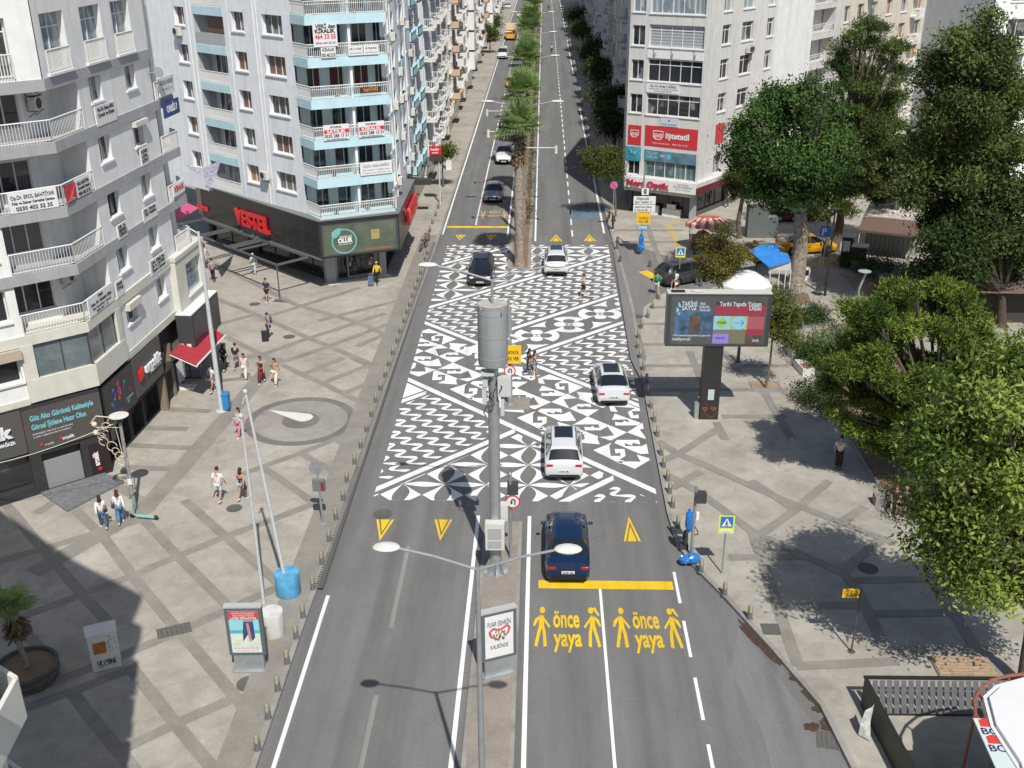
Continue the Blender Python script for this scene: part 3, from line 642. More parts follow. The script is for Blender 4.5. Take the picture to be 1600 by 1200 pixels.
# recess back wall and side cheeks of the balconies
RC=1.35
FAi=Fac(FA.P(9.3,0,-RC),FA.P(12.6,0,-RC),2.13); FBi=Fac(FB.P(.57,0,-RC),FB.P(2.95,0,-RC),2.38)
for z in FL[1:5]:
    if z>7.6:
        fwall(m,FAi,0,2.13,z,z+2.35,[(-.0,1.95,z+.55,z+1.95,.1)],0); fwall(m,FBi,0.0,2.38,z,z+2.35,[],0)
    m.add([FA.P(9.3,z,0),FA.P(9.3,z,-RC),FA.P(9.3,z+2.35,-RC),FA.P(9.3,z+2.35,0)],[(0,1,2,3)],1); m.add([FB.P(2.95,z,0),FB.P(2.95,z+2.35,0),FB.P(2.95,z+2.35,-RC),FB.P(2.95,z,-RC)],[(0,1,2,3)],0)
# inner core block so nothing is see-through
back=[FA.P(0,0,-RC-.05)[:2],FAi.P(2.05,0,-.12)[:2],FB.P(2.95,0,-RC-.05)[:2],FB.P(10.85,0,-.5)[:2],(-42,60),(-44,38)]
m.prism([(p[0],p[1]) for p in back],0,ROOF-.1,0)
m.prism([FA.P(0,0,0)[:2],C1[:],FB.P(10.85,0,0)[:2],(-42,60)],ROOF-.12,ROOF+.1,0)
LB_wall=m.build('wall',[GREY,WHT],LB)
# slabs / grey bands
for i,z in enumerate(FL[:5]):
    m=MB()
    for F,u0,u1 in ((FA,0,12.0),(FB,0,10.87)):
        o1=.10; fbox(m,F,u0,u1+ (.07 if F is FA else 0),z-.46,z+(0.02),-RC if False else -.4,o1,0)
    m.prism([tuple(FA.P(9.3,0,-.38)[:2]),tuple(C1),tuple(FB.P(2.95,0,-.38)[:2]),tuple(FBi.P(2.3,0,-.1)[:2]),tuple(FAi.P(2.1,0,-.05)[:2]),tuple(FAi.P(0,0,-.1)[:2])],z-.40,z+.012,0)
    m.build('floor_band',[GBAND if i<4 else CREAM],LB)
m=MB(); fbox(m,FA,9.0,12.1,4.55,5.62,-.3,.14); fbox(m,FB,0,3.3,4.55,5.62,-.3,.14); fbox(m,FA,9.0,9.55,5.6,7.25,-.3,.12); fbox(m,FB,2.75,3.25,5.6,7.25,-.3,.12); fbox(m,FA,0,9.0,4.45,4.75,-.3,.06); fbox(m,FB,3.3,10.9,4.35,4.75,-.3,.05); m.build('stone_band',CREAM,LB)
# windows
st=[['c','c'],['c','d'],['c','c'],['t','c']]
for i,z in enumerate(FL[1:5]):
    for j,(u0,u1) in enumerate(wins): window(FB,u0,u1,z+.98,z+2.15,LB,st[i][j],2,frame=FRD if (i==2 and j==0) else None)
window(FB,*wins[0],6.0,6.75,LB,'d',2); window(FB,*wins[1],5.9,7.05,LB,'c',2)
for q in ((4.05,5.25,6.78,7.12),(7.8,9.05,14.95+.1,15.3)):
    m=MB(); fbox(m,FB,q[0]-.1,q[1]+.15,q[2],q[3],-.05,.28); m.build('shutter_box',CREAM,LB)
for (u0,u1) in ((.55,2.6),(4.1,6.1),(7.25,9.2)):
    w0=window(FB,u0,u1,18.62,20.95,LB,'l',2,.3,False,.55,.06); window(FB,u0,u1,21.9,23.6,LB,'l',2,.3,False,.5,.06)
    railing(LB,[FB.P(u0,0,.10),FB.P(u1,0,.10)],18.55,.95,.1)
    m=MB(); fbox(m,FB,u0-.1,u1+.1,18.46,18.56,0,.2); m.build('sill',TRIM,LB)
window(FA,8.3,10.95,18.62,20.9,LB,'c',3,.3,False,.5,.06); railing(LB,[FA.P(8.3,0,.1),FA.P(10.95,0,.1)],18.55,.95,.12)
for i,z in enumerate(FL[1:4]+[7.69]): window(FAi,.02,1.95,z+.55,z+1.95,LB,['d','d','g','d'][i],3,.1,True)
for z in FL[1:5]: window(FA,6.9,8.9,z+.75,z+2.15,LB,'d',2,.26)
window(FA,6.9,8.9,5.6,6.9,LB,'d',2)
m=MB(); fbox(m,FA,6.8,9.0,6.75,7.2,-.02,.3); m.build('shutter_box',mat('box_tan',(.45,.38,.28),.7),LB)
for z in FL[1:5]:
    railing(LB,[FA.P(9.32,0,.03),FA.P(12.0,0,.03),FB.P(2.95,0,.03)],z+.01,.92,.125,th=.014)
# commercial bay glazing at first floor
m=MB(); fbox(m,FA,9.55,12.0,5.62,7.2,-.10,-.05); fbox(m,FB,0,2.75,5.62,7.2,-.10,-.05); bay=m.build('bay_glazing',mat('bay_glass',(.13,.16,.165),.05,spec=.8,nscale=.9,namt=.4),LB)
m=MB()
for F,us in ((FA,(9.55,10.75,11.95)),(FB,(.0,1.35,2.7))):
    for u in us: fbox(m,F,u,u+.04,5.62,7.2,-.06,-.02)
m.build('glazing_bars',FRD,bay)
m=MB(); fbox(m,FA,10.0,11.6,5.63,6.3,-.9,-.3) ; m.build('display_counter',TRIM,LB)
# shop front
m=MB()
fwall(m,FA,0,12,0,4.45,[(8.95,10.75,.02,1.95,.35),(5.0,8.45,.45,2.05,.3)],0,.12); fwall(m,FB,0,7.0,2.1,4.35,[],0,.12); m.build('shop_cladding',DGREY,LB)
m=MB(); fbox(m,FA,8.97,10.73,.02,1.45,-.18,-.12); m.build('roller_shutter',ROLL,LB)
m=MB(); fbox(m,FA,8.97,10.73,1.45,1.95,-.22,-.2); m.build('door_recess',ACD,LB)
w1=window(FA,5.0,8.45,.45,2.05,LB,'d',2,.3,False,0,.12,FRD,name='shop_window')
PLANK=slatm('plank_cladding',(.115,.108,.10),22)
def plate(F,u0,u1,z0,z1,o,mt,nm='panel',d=.05,par=LB):
    m=MB(); fbox(m,F,u0,u1,z0,z1,o-d,o); return m.build(nm,mt,par)
p1=plate(FA,8.47,11.98,2.18,4.28,.20,mat('billboard_brown',(.085,.075,.068),.5,nscale=1,namt=.1),'advert_panel')
m=MB(); U=(FA.d.x,FA.d.y,0)
text(m,'Göz Alıcı Görüntü Kalitesiyle',FA.P(8.78,3.72,.21),U,(0,0,1),.26,2.85,0,bold=.03); text(m,'Görsel Şölene Hazır Olun',FA.P(8.78,3.28,.21),U,(0,0,1),.26,2.45,0,bold=.03)
text(m,'Beklediğiniz teknoloji ve özel fırsatlar',FA.P(8.78,3.02,.21),U,(0,0,1),.09,1.8,1); text(m,'arçelik mağazalarında sizi bekliyor',FA.P(8.78,2.87,.21),U,(0,0,1),.09,1.7,1); text(m,'arçelik',FA.P(10.0,2.42,.21),U,(0,0,1),.16,.55,1,bold=.03); text(m,'arçelik',FA.P(9.2,2.37,.21),U,(0,0,1),.11,.4,1)
q=FA.P(9.88,2.48,.212); m.obox(q,(FA.d.x*.12,FA.d.y*.12,0),(FA.n.x*.01,FA.n.y*.01,0),(0,0,.12),2); q=FA.P(9.0,2.42,.212); m.obox(q,(FA.d.x*.12,FA.d.y*.12,0),(FA.n.x*.01,FA.n.y*.01,0),(0,0,.12),2)
m.build('lettering',[TCY,TW,TR_],p1)
p2=plate(FA,4.0,8.44,2.25,4.35,.19,PLANK,'plank_panel'); m=MB(); text(m,'arçelik',FA.P(5.6,3.25,.20),U,(0,0,1),.55,2.35,0,bold=.05,ext=.1); text(m,'DAYANIKLI TÜKETİM MAĞAZA',FA.P(5.7,2.85,.20),U,(0,0,1),.16,2.3,0,bold=.03,ext=.04); m.build('lettering',TW,p2)
U=(FB.d.x,FB.d.y,0)
p3=plate(FB,.05,3.3,2.18,4.3,.20,mat('advert_dark',(.03,.03,.035),.4,nscale=1.5,namt=.3),'advert_panel')
m=MB(); rr_=random.Random(3)
for i in range(26):
    u=1.6+rr_.gauss(0,.42); z=3.45+rr_.gauss(0,.33); r=rr_.uniform(.05,.16); c=FB.P(u,z,.203+i*.0006); q=Vector((FB.n.x,FB.n.y,0)).to_track_quat('Z','Y').to_matrix(); m.lathe([(.001,.001),(r,.0005)],c,12,rr_.randrange(4),False,q)
text(m,'Kampanya',FB.P(.5,2.5,.21),U,(0,0,1),.16,1.2,1); text(m,'3 taksit',FB.P(2.2,2.75,.21),U,(0,0,1),.14,.8,4)
m.build('lettering',[mat('ad_blue',(.03,.08,.35),.5),mat('ad_teal',(.05,.35,.35),.5),TR_,mat('ad_violet',(.15,.05,.25),.5),TW],p3)
p4=plate(FB,3.35,6.75,2.3,4.38,.22,PLANK,'plank_panel'); m=MB(); text(m,'arçelik',FB.P(4.55,3.2,.23),U,(0,0,1),.5,2.0,0,bold=.05,ext=.1); text(m,'DAYANIKLI TÜKETİM',FB.P(5.1,2.95,.23),U,(0,0,1),.10,1.4,0,bold=.03,ext=.03)
pt=FB.P(3.75,3.1,.24); m.obox(pt,(FB.d.x*.45,FB.d.y*.45,.12),(FB.n.x*.1,FB.n.y*.1,0),(0,0,.5),1); m.build('lettering',[TW,RED],p4)
m=MB(); fwall(m,FB,0,9.5,0,2.1,[(.4,3.0,.15,2.0,.5),(3.4,4.7,.1,2.0,.6),(5.0,6.8,.1,2.0,.9)],0,-.3); fbox(m,FB,0,9.5,2.0,2.12,-.4,.1); m.build('shop_wall',DGREY,LB)
for q in ((.4,3.0),(3.4,4.7),(5.0,6.8)): window(FB,q[0],q[1],.12,2.0,LB,'d',2,.4,False,0,-.3,FRD,name='shop_window')
m=MB(); m.prism([FA.P(8.6,0,.13)[:2],FA.P(11.6,0,.13)[:2],FA.P(12.0,0,1.6)[:2],FA.P(9.0,0,2.6)[:2]],0,.09); m.build('entrance_ramp',mat('slate_ramp',(.16,.165,.17),.6,nscale=5,namt=.3),LB)
# banners
SM=lambda F,u0,u1,z0,z1,lines,o=.12,bg=BAN: signboard(LB,F,u0,u1,z0,z1,o,lines,bg,[TK,TR_,TW,TG,TB],'banner')
SM(FA,9.75,11.75,13.12,13.98,[('Op.Dr. EROL BAHTİYAR',.5,.66,.17,1.8,0,.01),('Kalp ve Damar Cerrahisi Uzmanı',.5,.42,.11,1.75,0,.03),('0530 402 32 35',.5,.1,.17,1.5,0,.02)])
SM(FB,1.1,2.4,13.15,13.95,[('EROL BAHTİYAR',.5,.66,.15,1.1,0,.01),('Cerrahisi Uzmanı',.5,.42,.12,1.1,0,.03),('0530 402 32 35',.5,.1,.15,1.1,0,.02)])
m=MB(); pts=[FB.P(.0,13.95,.12),FB.P(1.08,13.9,.12),FB.P(1.05,13.25,.12),FB.P(.5,13.35,.2),FB.P(.02,13.12,.14)]; m.poly(pts,0); m.build('flag',mat('flag_red',(.55,.05,.08),.7,nscale=3,namt=.35),LB)
SM(FB,.3,2.85,7.75,8.65,[('Klinik',.5,.78,.12,.5,0,.02),('Uzm. Dr. Mustafa Çiftçi',.5,.5,.14,2.1,0,.02),('Göz Hastalıkları Uzmanı',.5,.28,.10,1.9,0,0),('0232 464 11 21',.5,.08,.10,1.2,0,.01)])
for (u0,u1,z0,z1,t) in ((4.0,6.1,15.85-.1,16.65,['Psk. Dr. Deniz AKSU','Çocuk ve Ergen']),(8.05,8.95,13.05,13.9,['KLİNİK','UZM.','DİYET']),(4.3,5.3,10.3,11.0,['DR. N.','AKDOĞAN','UZMANI']),(7.3,9.05,10.3,11.0,['Dr. Nevin','Diş Hekimi']),(3.2,4.0,7.72,8.5,['Klinik','Diş']),(7.2,9.3,7.5,8.3,['Uzm. Klinik Psk.','DR. N. ÖZTÜRK','Diyet Uzmanı'])):
    SM(FB,u0,u1,z0,z1,[(x,.5,.72-.27*i,.16,(u1-u0)*.8,0,.02) for i,x in enumerate(t)])
# air conditioners in the recess
for (u,z) in ((2.2,17.0),(2.2,17.65)): acunit(LB,FBi,.2,z,0)
acunit(LB,FBi,.3,9.2,0)
# far end part with balconies
FC=Fac(FB.P(10.85,0,-.9),FB.P(13.6,0,-.9),2.75)
m=MB(); fwall(m,FC,0,2.75,4.4,ROOF,[(.5,2.2,z+.3,z+2.1) for z in FL[1:5]],0); m.add([FB.P(10.85,4.4,0),FB.P(10.85,4.4,-.9),FB.P(10.85,ROOF,-.9),FB.P(10.85,ROOF,0)],[(0,1,2,3)]); m.add([FC.P(2.75,0,0),FC.P(2.75,0,-14),FC.P(2.75,ROOF,-14),FC.P(2.75,ROOF,0)],[(0,1,2,3)]); m.build('end_wall',[GREY],LB)
for i,z in enumerate(FL[1:5]):
    window(FC,.5,2.2,z+.3,z+2.1,LB,'cdcc'[i],2,.26,False)
    m=MB(); m.prism([FB.P(10.86,0,.1)[:2],FB.P(12.9,0,.2)[:2],FB.P(13.6,0,-.5)[:2],FB.P(13.6,0,-1.0)[:2],FB.P(10.86,0,-1.0)[:2]],z-.45,z+.02); m.build('balcony_slab',GBAND,LB)
    railing(LB,[FB.P(10.9,0,.06),FB.P(12.85,0,.14),FB.P(13.5,0,-.5)],z,.9,.11)
SM(FB,11.0,13.0,16.0,16.95,[('GÜZELLİK MERKEZİ',.5,.62,.2,1.7,3,.02),('Tel 464 21 10',.5,.3,.12,1.4,3,0)],.3); SM(FB,11.1,13.2,14.9,15.7,[('ORBİS ?',.5,.3,.35,1.4,2,.03)],.35,mat('sign_navy',(.03,.06,.22),.5)); SM(FB,11.2,12.8,10.7,11.3,[('KİRALIK',.5,.4,.25,1.3,1,.03)],.22)
m=MB(); m.lathe([(.001,.0),(.2,.04),(.28,.10)],FB.P(10.6,17.3,.5),16,0,True,Vector((.8,-.6,.4)).to_track_quat('Z','Y').to_matrix()); m.tube(FB.P(10.6,17.3,0),FB.P(10.6,17.3,.5),.03); m.build('satellite_dish',TG,LB)
# stone clad annexe at first floor, glass corner
FD=Fac(FB.P(9.75,0,.35),FB.P(13.9,0,.35),4.15)
m=MB(); fwall(m,FD,0,4.15,4.3,7.55,[(1.35,3.6,5.15,6.95)],0); m.add([FD.P(0,4.3,0),FD.P(0,7.55,0),FD.P(0,7.55,-1.2),FD.P(0,4.3,-1.2)],[(3,2,1,0)]); fbox(m,FD,-.05,4.2,7.5,7.72,-1.0,.06); fbox(m,FD,-.05,4.2,4.2,4.5,-1.0,.1); m.add([FD.P(4.15,4.3,0),FD.P(4.15,4.3,-2),FD.P(4.15,7.55,-2),FD.P(4.15,7.55,0)],[(0,1,2,3)]); m.build('stone_wall',CREAM,LB)
wz=window(FD,1.35,3.6,5.15,6.95,LB,'l',1,.2,True)
m=MB(); U=(FD.d.x,FD.d.y,0)
for i,t in enumerate(('TIRE','UZM. DR.','KLİNİK','ESTETİK')): text(m,t,FD.P(1.6,6.5-.36*i,-.17),U,(0,0,1),.24,1.1,0)
m.build('lettering',TB,wz)
# big screen box above the awning
FE=Fac(FB.P(9.4,0,1.0),FB.P(13.6,0,1.0),4.2)
m=MB(); fbox(m,FE,0,4.2,2.5,4.55,-.9,0); fbox(m,FE,.2,1.0,2.62,2.95,.0,.0); sc=m.build('screen_box',mat('screen_casing',(.055,.06,.065),.45),LB)
m=MB(); fbox(m,FE,.0,4.2,4.55,4.60,-.9,0); m.build('screen_top',TRIM,sc)
m=MB(); fbox(m,FE,.15,4.05,2.62,4.42,.0,.02); m.build('screen',mat('screen_dark',(.02,.022,.03),.25,nscale=.7,namt=.8),sc)
m=MB()
for k in (0,.42): m.add([FE.P(0,2.6,-.2-k),FE.P(0,2.9,-.2-k),FE.P(0,2.9,-.45-k),FE.P(0,2.6,-.45-k)],[(0,1,2,3)])
m.v=[v if False else (v[0]-FE.d.x*.012,v[1]-FE.d.y*.012,v[2]) for v in m.v]; m.build('notice',TW,sc)
# dark deep shop under it
m=MB(); fwall(m,Fac(FB.P(6.8,0,-.5),FB.P(13.9,0,-.5)),0,7.1,0,4.3,[(.4,2.6,.05,2.7,.5),(3.0,6.6,.05,2.7,.5)],0); m.build('shop_wall',DGREY,LB)
m=MB(); fbox(m,FB,6.8,7.05,0,4.3,-.6,.1); fbox(m,FB,8.7,8.95,0,3.1,-.5,-.2); m.build('shop_pillar',mat('pillar_tan',(.24,.19,.13),.7),LB)
AW=mat('awning_red',(.36,.03,.045),.75,nscale=3,namt=.12)
m=MB(); a0,a1,b0,b1=FB.P(7.6,2.45,.3),FB.P(13.2,2.45,.3),FB.P(9.6,2.05,2.9),FB.P(13.9,2.05,2.9)
a0=Vector((*G(265,552,2.9),2.9)); b0=Vector((*G(308,571,2.45),2.45)); b1=Vector((*G(352,524,2.45),2.45)); a1=Vector((*G(318,505,2.9),2.9))
m.add([a0,b0,b1,a1,a0-Vector((0,0,.04)),b0-Vector((0,0,.04)),b1-Vector((0,0,.04)),a1-Vector((0,0,.04))],[(0,1,2,3),(7,6,5,4),(0,4,5,1),(1,5,6,2),(2,6,7,3),(3,7,4,0)],0)
m.tube(b0,b1,.05,n=6,mi=1); m.tube(a0-Vector((0,0,.1)),b0-Vector((0,0,.1)),.03,n=5,mi=1); m.tube(a1-Vector((0,0,.1)),b1-Vector((0,0,.1)),.03,n=5,mi=1)
m.build('awning',[AW,RAILW],LB)
m=MB(); p=[Vector((*G(265,336,7.9),7.9)),Vector((*G(283,342,7.5),7.5)),Vector((*G(310,325,7.5),7.5)),Vector((*G(291,316,7.9),7.9))]; m.add(p+[v-Vector((0,0,.04)) for v in p],[(0,1,2,3),(7,6,5,4),(0,4,5,1),(1,5,6,2),(2,6,7,3),(3,7,4,0)]); m.build('awning',mat('awning_pink',(.55,.09,.20),.7),LB)
# ---------------------------------------------------------------- corner building with the electronics shop
LEAFP=mat('pot_leaves',(.05,.10,.03),.8,nscale=30,namt=.6)
VB=thing('apartment_building','tall pale apartment block with turquoise balcony bands above the black electronics shop on the corner','building',(-15.3,70.8,0))
VL=Fac((-27.47,81.93),(-16.62,72.51)); VO=0.0
P0,P1,P2=(-16.62,72.51),(-15.32,70.80),(-10.42,73.31)
VR=Fac(P2,(-11.2,73.4+.0)) 
VS=Fac((-10.75,73.7),(-11.25,92.5))  # along the street
VF=Fac(P1,P2)
FV=[5.45+2.66*k for k in range(8)]; ZR=FV[-1]+2.7
m=MB(); holes=[]; vw=[]
styl={0:'cssdsc',1:'xxxxxx'}
c1s=['c','s','c','c','g','c','c']; c3s=['c','s','g','c','g','c','c']; c4s=['g','s','c','s','c','c','s']
for k in range(7):
    z=FV[k]+1.18
    vw+=[(.05,1.4,z,z+1.3,'csccscs'[k],2),(7.48,8.95,z,z+1.3,'ocssccs'[k],2),(11.1,13.38,z,z+1.3,'gscsccs'[k],3)]
    holes.append((2.6,6.45,FV[k]+.02,FV[k]+2.08,1.2))
holes+=[v[:4] for v in vw]
fwall(m,VL,-7,VL.L-.0,5.0,ZR,holes,0)
for u in (2.6,6.45): m.add([VL.P(u,5,0),VL.P(u,ZR,0),VL.P(u,ZR,-1.45),VL.P(u,5,-1.45)],[(0,1,2,3)])
for u in (2.3,7.0,10.5): fbox(m,VL,u,u+.06,5.1,ZR,.0,.03)
sv=[(u,u+w_,FV[k]+1.1,FV[k]+2.3) for k in range(8) for (u,w_) in ((.5,.9),(2.4,.9),(9.3,1.0),(14.5,1.0))]
sb=[(u,u+2.2,FV[k]+.9,FV[k]+2.2,.9) for k in range(8) for u in (4.6,11.3)]
fwall(m,VS,.6,18.8,5.0,ZR,sv+sb,0)
# balcony recess: back walls
B0=Vector((-16.9,75.0)); B1=Vector((-15.2,72.6)); B2=Vector((-11.1,74.9))
VFi=Fac((-16.4,73.9),(-11.0,75.6))
bh=[]
for k in range(7): bh+=[(.2,1.15,FV[k]+.1,FV[k]+2.0,.05),(1.75,3.05,FV[k]+.1,FV[k]+2.0,.05),(3.45,4.5,FV[k]+.1,FV[k]+2.0,.05),(4.9,5.5,FV[k]+.1,FV[k]+2.0,.05)]
fwall(m,VFi,-.4,VFi.L,5.0,ZR,bh,0)
m.prism([tuple(VL.P(0,0,-1.45)[:2]),tuple(VL.P(VL.L-.6,0,-1.45)[:2]),(-16.2,74.4),(-11.4,76.2),(-11.9,76.8),(-12.3,92.4),(-30,95)],4.0,ZR-.1,0)
m.prism([(-27.5,82.2),P0,P1,P2,(-11.2,92.4),(-30,95)],ZR-.1,ZR+.15,0)
for x0,y0 in ((-13.2,72.35),): m.box(x0-.09,y0-.09,5.0,x0+.09,y0+1.7,ZR,0,R_(27))
m.build('wall',[VW],VB)
for v in vw: window(VL,*v[:4],VB,v[4],v[5],.3,True)
for i,v in enumerate(sv): window(VS,*v,VB,'cds'[i%3],2,.25,True)
for k in range(7):
    for j,h in enumerate(bh[4*k:4*k+4]): window(VFi,h[0],h[1],h[2],h[3],VB,'r' if k==3 else 'dcdd'[(j+k)%4],2,.05,False)
for k in range(8):
    z=FV[k]; m=MB()
    m.prism([P0,(P0[0]+.05,P0[1]+1.6),(-11.1,75.2),P2,P1],z-.60,z,0)
    m.prism([(P0[0]-.04,P0[1]-.02),P0,P1,(P1[0]-.02,P1[1]-.05)],z-.6,z+.0,0)
    m.build('balcony_band',BLUE,VB)
    for F,a,b,c,d in ((VL,2.6,6.45,z-.6,z),(VS,4.6,6.8,z+.3,z+.9),(VS,11.3,13.5,z+.3,z+.9)): m=MB(); fbox(m,F,a,b,c,d,-.3,.02); m.build('balcony_band',BLUE,VB)
    if k<7:
        P2b=(P2[0]-.02,P2[1]+.5)
        railing(VB,[(P0[0]+.02,P0[1]+.0),(P1[0]+.02,P1[1]+.06),(P2[0]-.05,P2[1]+.02),P2b],z,.86,.13,mid=True)
        if k not in (4,): railing(VB,[VL.P(2.62,0,-.02),VL.P(6.43,0,-.02)],z,.8,.085)
        fb=VL
        if k==4:
            m=MB(); fbox(m,VL,2.6,6.4,z+.02,z+.85,-.06,.0); m.build('parapet_panel',mat('panel_grey',(.40,.41,.42),.6,nscale=8,namt=.2),VB); m=MB(); fbox(m,VL,3.9,6.4,z+.86,z+2.05,-.4,-.35); m.build('shutter',SHUT,VB)
        window(VL,3.2,5.9,z+.1,z+2.0,VB,'cdcdcdc'[k],4,1.15,False)
def vban(F,u0,u1,z0,z1,l,o=.08,bg=BAN,fg=None): return signboard(VB,F,u0,u1,z0,z1,o,l,bg,fg or [TK,TR_,TW,TG,TB],'banner')
fl=lambda k:FV[k]
rnd=random.Random(12)
for k in range(8):
    for u in (3.6,7.6,10.6,14.2,16.2):
        if rnd.random()<.62: acunit(VB,VS,u,FV[k]+rnd.uniform(.1,1.2),0,.75,.52)
acunit(VB,VL,.2,16.55,0); acunit(VB,VL,9.6,7.2,0)
m=MB()
for u in (1.9,10.2): m.tube(VL.P(u,5.3,.06),VL.P(u,ZR,.06),.045,n=6)
for u in (3.9,14.0): m.tube(VS.P(u,5.3,.06),VS.P(u,ZR,.06),.05,n=6)
m.build('downpipe',TRIM,VB)
for k in range(7):
    for j in range(2):
        if rnd.random()<.75:
            m=MB(); a=VF.P(.5+2.6*j+rnd.uniform(0,1.6),FV[k]+.02,-.45-rnd.uniform(0,.5)); m.lathe([(.10,0),(.14,.28),(.12,.29),(.001,.27)],a,8); m.ell(a+Vector((0,0,.5)),(.2,.2,.26),7,5,1); m.build('potted_plant',[mat('terracotta',(.32,.14,.08),.8),LEAFP],VB)
# banners on the corner balconies (floors from bottom 0)
def uz(F,px,py): return F.at(px,py)
vban(VF,3.05,5.35,fl(1)+.02,fl(1)+.92,[('Op.Dr. Kübra BAĞCI',.5,.6,.2,1.9,3,.02),('Kadın Hastalıkları ve Doğum Uzmanı',.5,.35,.09,2.0,3,0),('T. 232 464 21 45  0533 206 11 26',.5,.12,.09,2.0,3,0)])
for u0,u1,t in ((.65,2.45,'SATILIK'),(3.1,4.95,'KİRALIK')):
    b_=vban(VF,u0,u1,fl(2)-.02,fl(2)+1.0,[('FORK',.5,.78,.13,.8,0,.02),('0535 288 13 31',.5,.18,.2,(u1-u0)*.93,0,.02),('GAYRİMENKUL',.5,.02,.08,(u1-u0)*.8,0,0)],.09)
    m=MB(); fbox(m,VF,u0+.05,u1-.02,fl(2)+.42,fl(2)+.68,.091,.10); text(m,t,VF.P((u0+u1)/2,fl(2)+.45,.105),(VF.d.x,VF.d.y,0),(0,0,1),.2,(u1-u0)*.75,1,bold=.03,align='C'); m.build('lettering',[TR_,TW],b_)
vban(VF,3.4,4.9,fl(3)+.25,fl(3)+.62,[('hairOVIS',.5,.3,.24,1.0,1,.02)],.06,mat('banner_brown',(.06,.03,.025),.6),[TK,mat('text_orange',(.6,.25,.06),.6)])
b_=vban(VF,.45,2.05,fl(4)+.72,fl(4)+2.15,[('VERİ den',.52,.80,.25,1.35,0,.03),('KİRALIK',.5,.60,.24,1.35,0,.04),('464 33 55',.5,.34,.30,1.4,1,.02),('0546 464 33 55',.5,.12,.13,1.3,0,.0)],.14)
vban(VF,.9,1.9,fl(4)+.0,fl(4)+.72,[('KİRALIK',.5,.6,.18,.8,0,.02),('0552 465 23 20',.5,.1,.22,.9,0,.02)],.10)
for u0,u1,t in ((2.75,3.75,'DR. E. YILDIZ'),(3.8,4.85,'DR. NİLGÜN IŞIK')): vban(VF,u0,u1,fl(4)+.05,fl(4)+.66,[(t,.5,.6,.11,.8,0,.01),('KADIN HASTALIKLARI',.5,.2,.07,.85,3,0)],.08)
# black fascia
K1_,K2_,K3_,K0_=(-15.5,70.62),(-10.18,72.89),(-10.23,83.2),(-27.09,81.69)
F1=Fac(K0_,K1_); F2=Fac(K1_,K2_); F3=Fac(K2_,K3_)
m=MB(); m.prism([K0_,K1_,K2_,K3_,(-13,84),(-28,83.4)],2.6,5.28,0); fs=m.build('fascia',mat('fascia_tiles',(.022,.022,.022),.28,nscale=1.2,namt=.2),VB)
m=MB(); 
for z in (3.45,4.4): fbox(m,F1,0,F1.L,z,z+.012,0,.006)
for i in range(1,8): fbox(m,F1,F1.L*i/8,F1.L*i/8+.012,2.6,5.28,0,.006)
m.build('tile_joints',mat('joint_grey',(.09,.09,.09),.6),fs)
m=MB(); m.prism([(K0_[0],K0_[1]-.03),(K1_[0]-.0,K1_[1]-.05),(K2_[0]+.05,K2_[1]-.02),(K3_[0]+.05,K3_[1]),(-13,84.1),(-28.1,83.5)],5.28,5.36); m.build('fascia_top',mat('fascia_cap',(.17,.17,.165),.6),fs)
m=MB(); fbox(m,F1,0,F1.L,2.52,2.64,-.2,.04); m.build('fascia_edge',mat('edge_grey',(.20,.20,.20),.6),fs)
m=MB()
def lett(F,u0,wd,z,h,t,b=.035,e=.22): text(m,t,F.P(u0,z,.06),(F.d.x,F.d.y,0),(0,0,1),h,wd,0,bold=b,ext=e)
u0,z0=F1.at(372,345); u1,z1=F1.at(424,362); lett(F1,u0,u1-u0,3.25,1.15,'VESTEL'); ua,_=F1.at(311,330); ub,_=F1.at(327,332); lett(F1,ua,ub-ua,3.3,.5,'ekspres',.03,.1)
u0,_=F3.at(633,340); u1,_=F3.at(648,315); lett(F3,u0,u1-u0,3.35,1.15,'VESTEL'); m.build('shop_sign',RED,VB)
m=MB(); fbox(m,F2,.15,F2.L-.12,2.72,5.0,0,.05); sc=m.build('screen_surround',mat('screen_casing',(.055,.06,.065),.45),VB)
m=MB(); fbox(m,F2,.3,F2.L-.28,2.82,4.92,.05,.06); sn=m.build('screen',mat('screen_green',(.095,.115,.080),.4,nscale=.8,namt=.35),sc)
m=MB(); U=(F2.d.x,F2.d.y,0); ctr=F2.P(1.75,3.72,.064); q=Vector((F2.n.x,F2.n.y,0)).to_track_quat('Z','Y').to_matrix()
m.lathe([(.80,.0),(.80,.006),(.90,.006),(.90,.0)],ctr,36,0,True,q); text(m,'YETER Kİ',F2.P(1.4,3.98,.07),U,(0,0,1),.13,.9,1,bold=.02); text(m,'OLUR',F2.P(1.3,3.62,.07),U,(0,0,1),.34,1.05,1,bold=.05); text(m,'DAHA GÜZEL BİR',F2.P(1.35,3.46,.07),U,(0,0,1),.09,.9,1)
m.poly([F2.P(.85+.0,4.1,.072),F2.P(1.15,3.98,.072),F2.P(1.5,4.3,.072),F2.P(1.55,4.72,.072),F2.P(1.2,4.66,.072),F2.P(.9,4.45,.072)],0)
fbox(m,F2,3.7,4.3,3.65,4.35,.06,.066,2); text(m,'YENİ',F2.P(3.8,4.12,.07),U,(0,0,1),.14,.4,3); fbox(m,F2,3.2,5.2,2.92,3.02,.06,.066,3); 
m.build('advert',[mat('advert_teal',(.16,.42,.40),.5),TW,mat('advert_gold',(.36,.30,.10),.5),mat('advert_rust',(.32,.10,.07),.5)],sn)
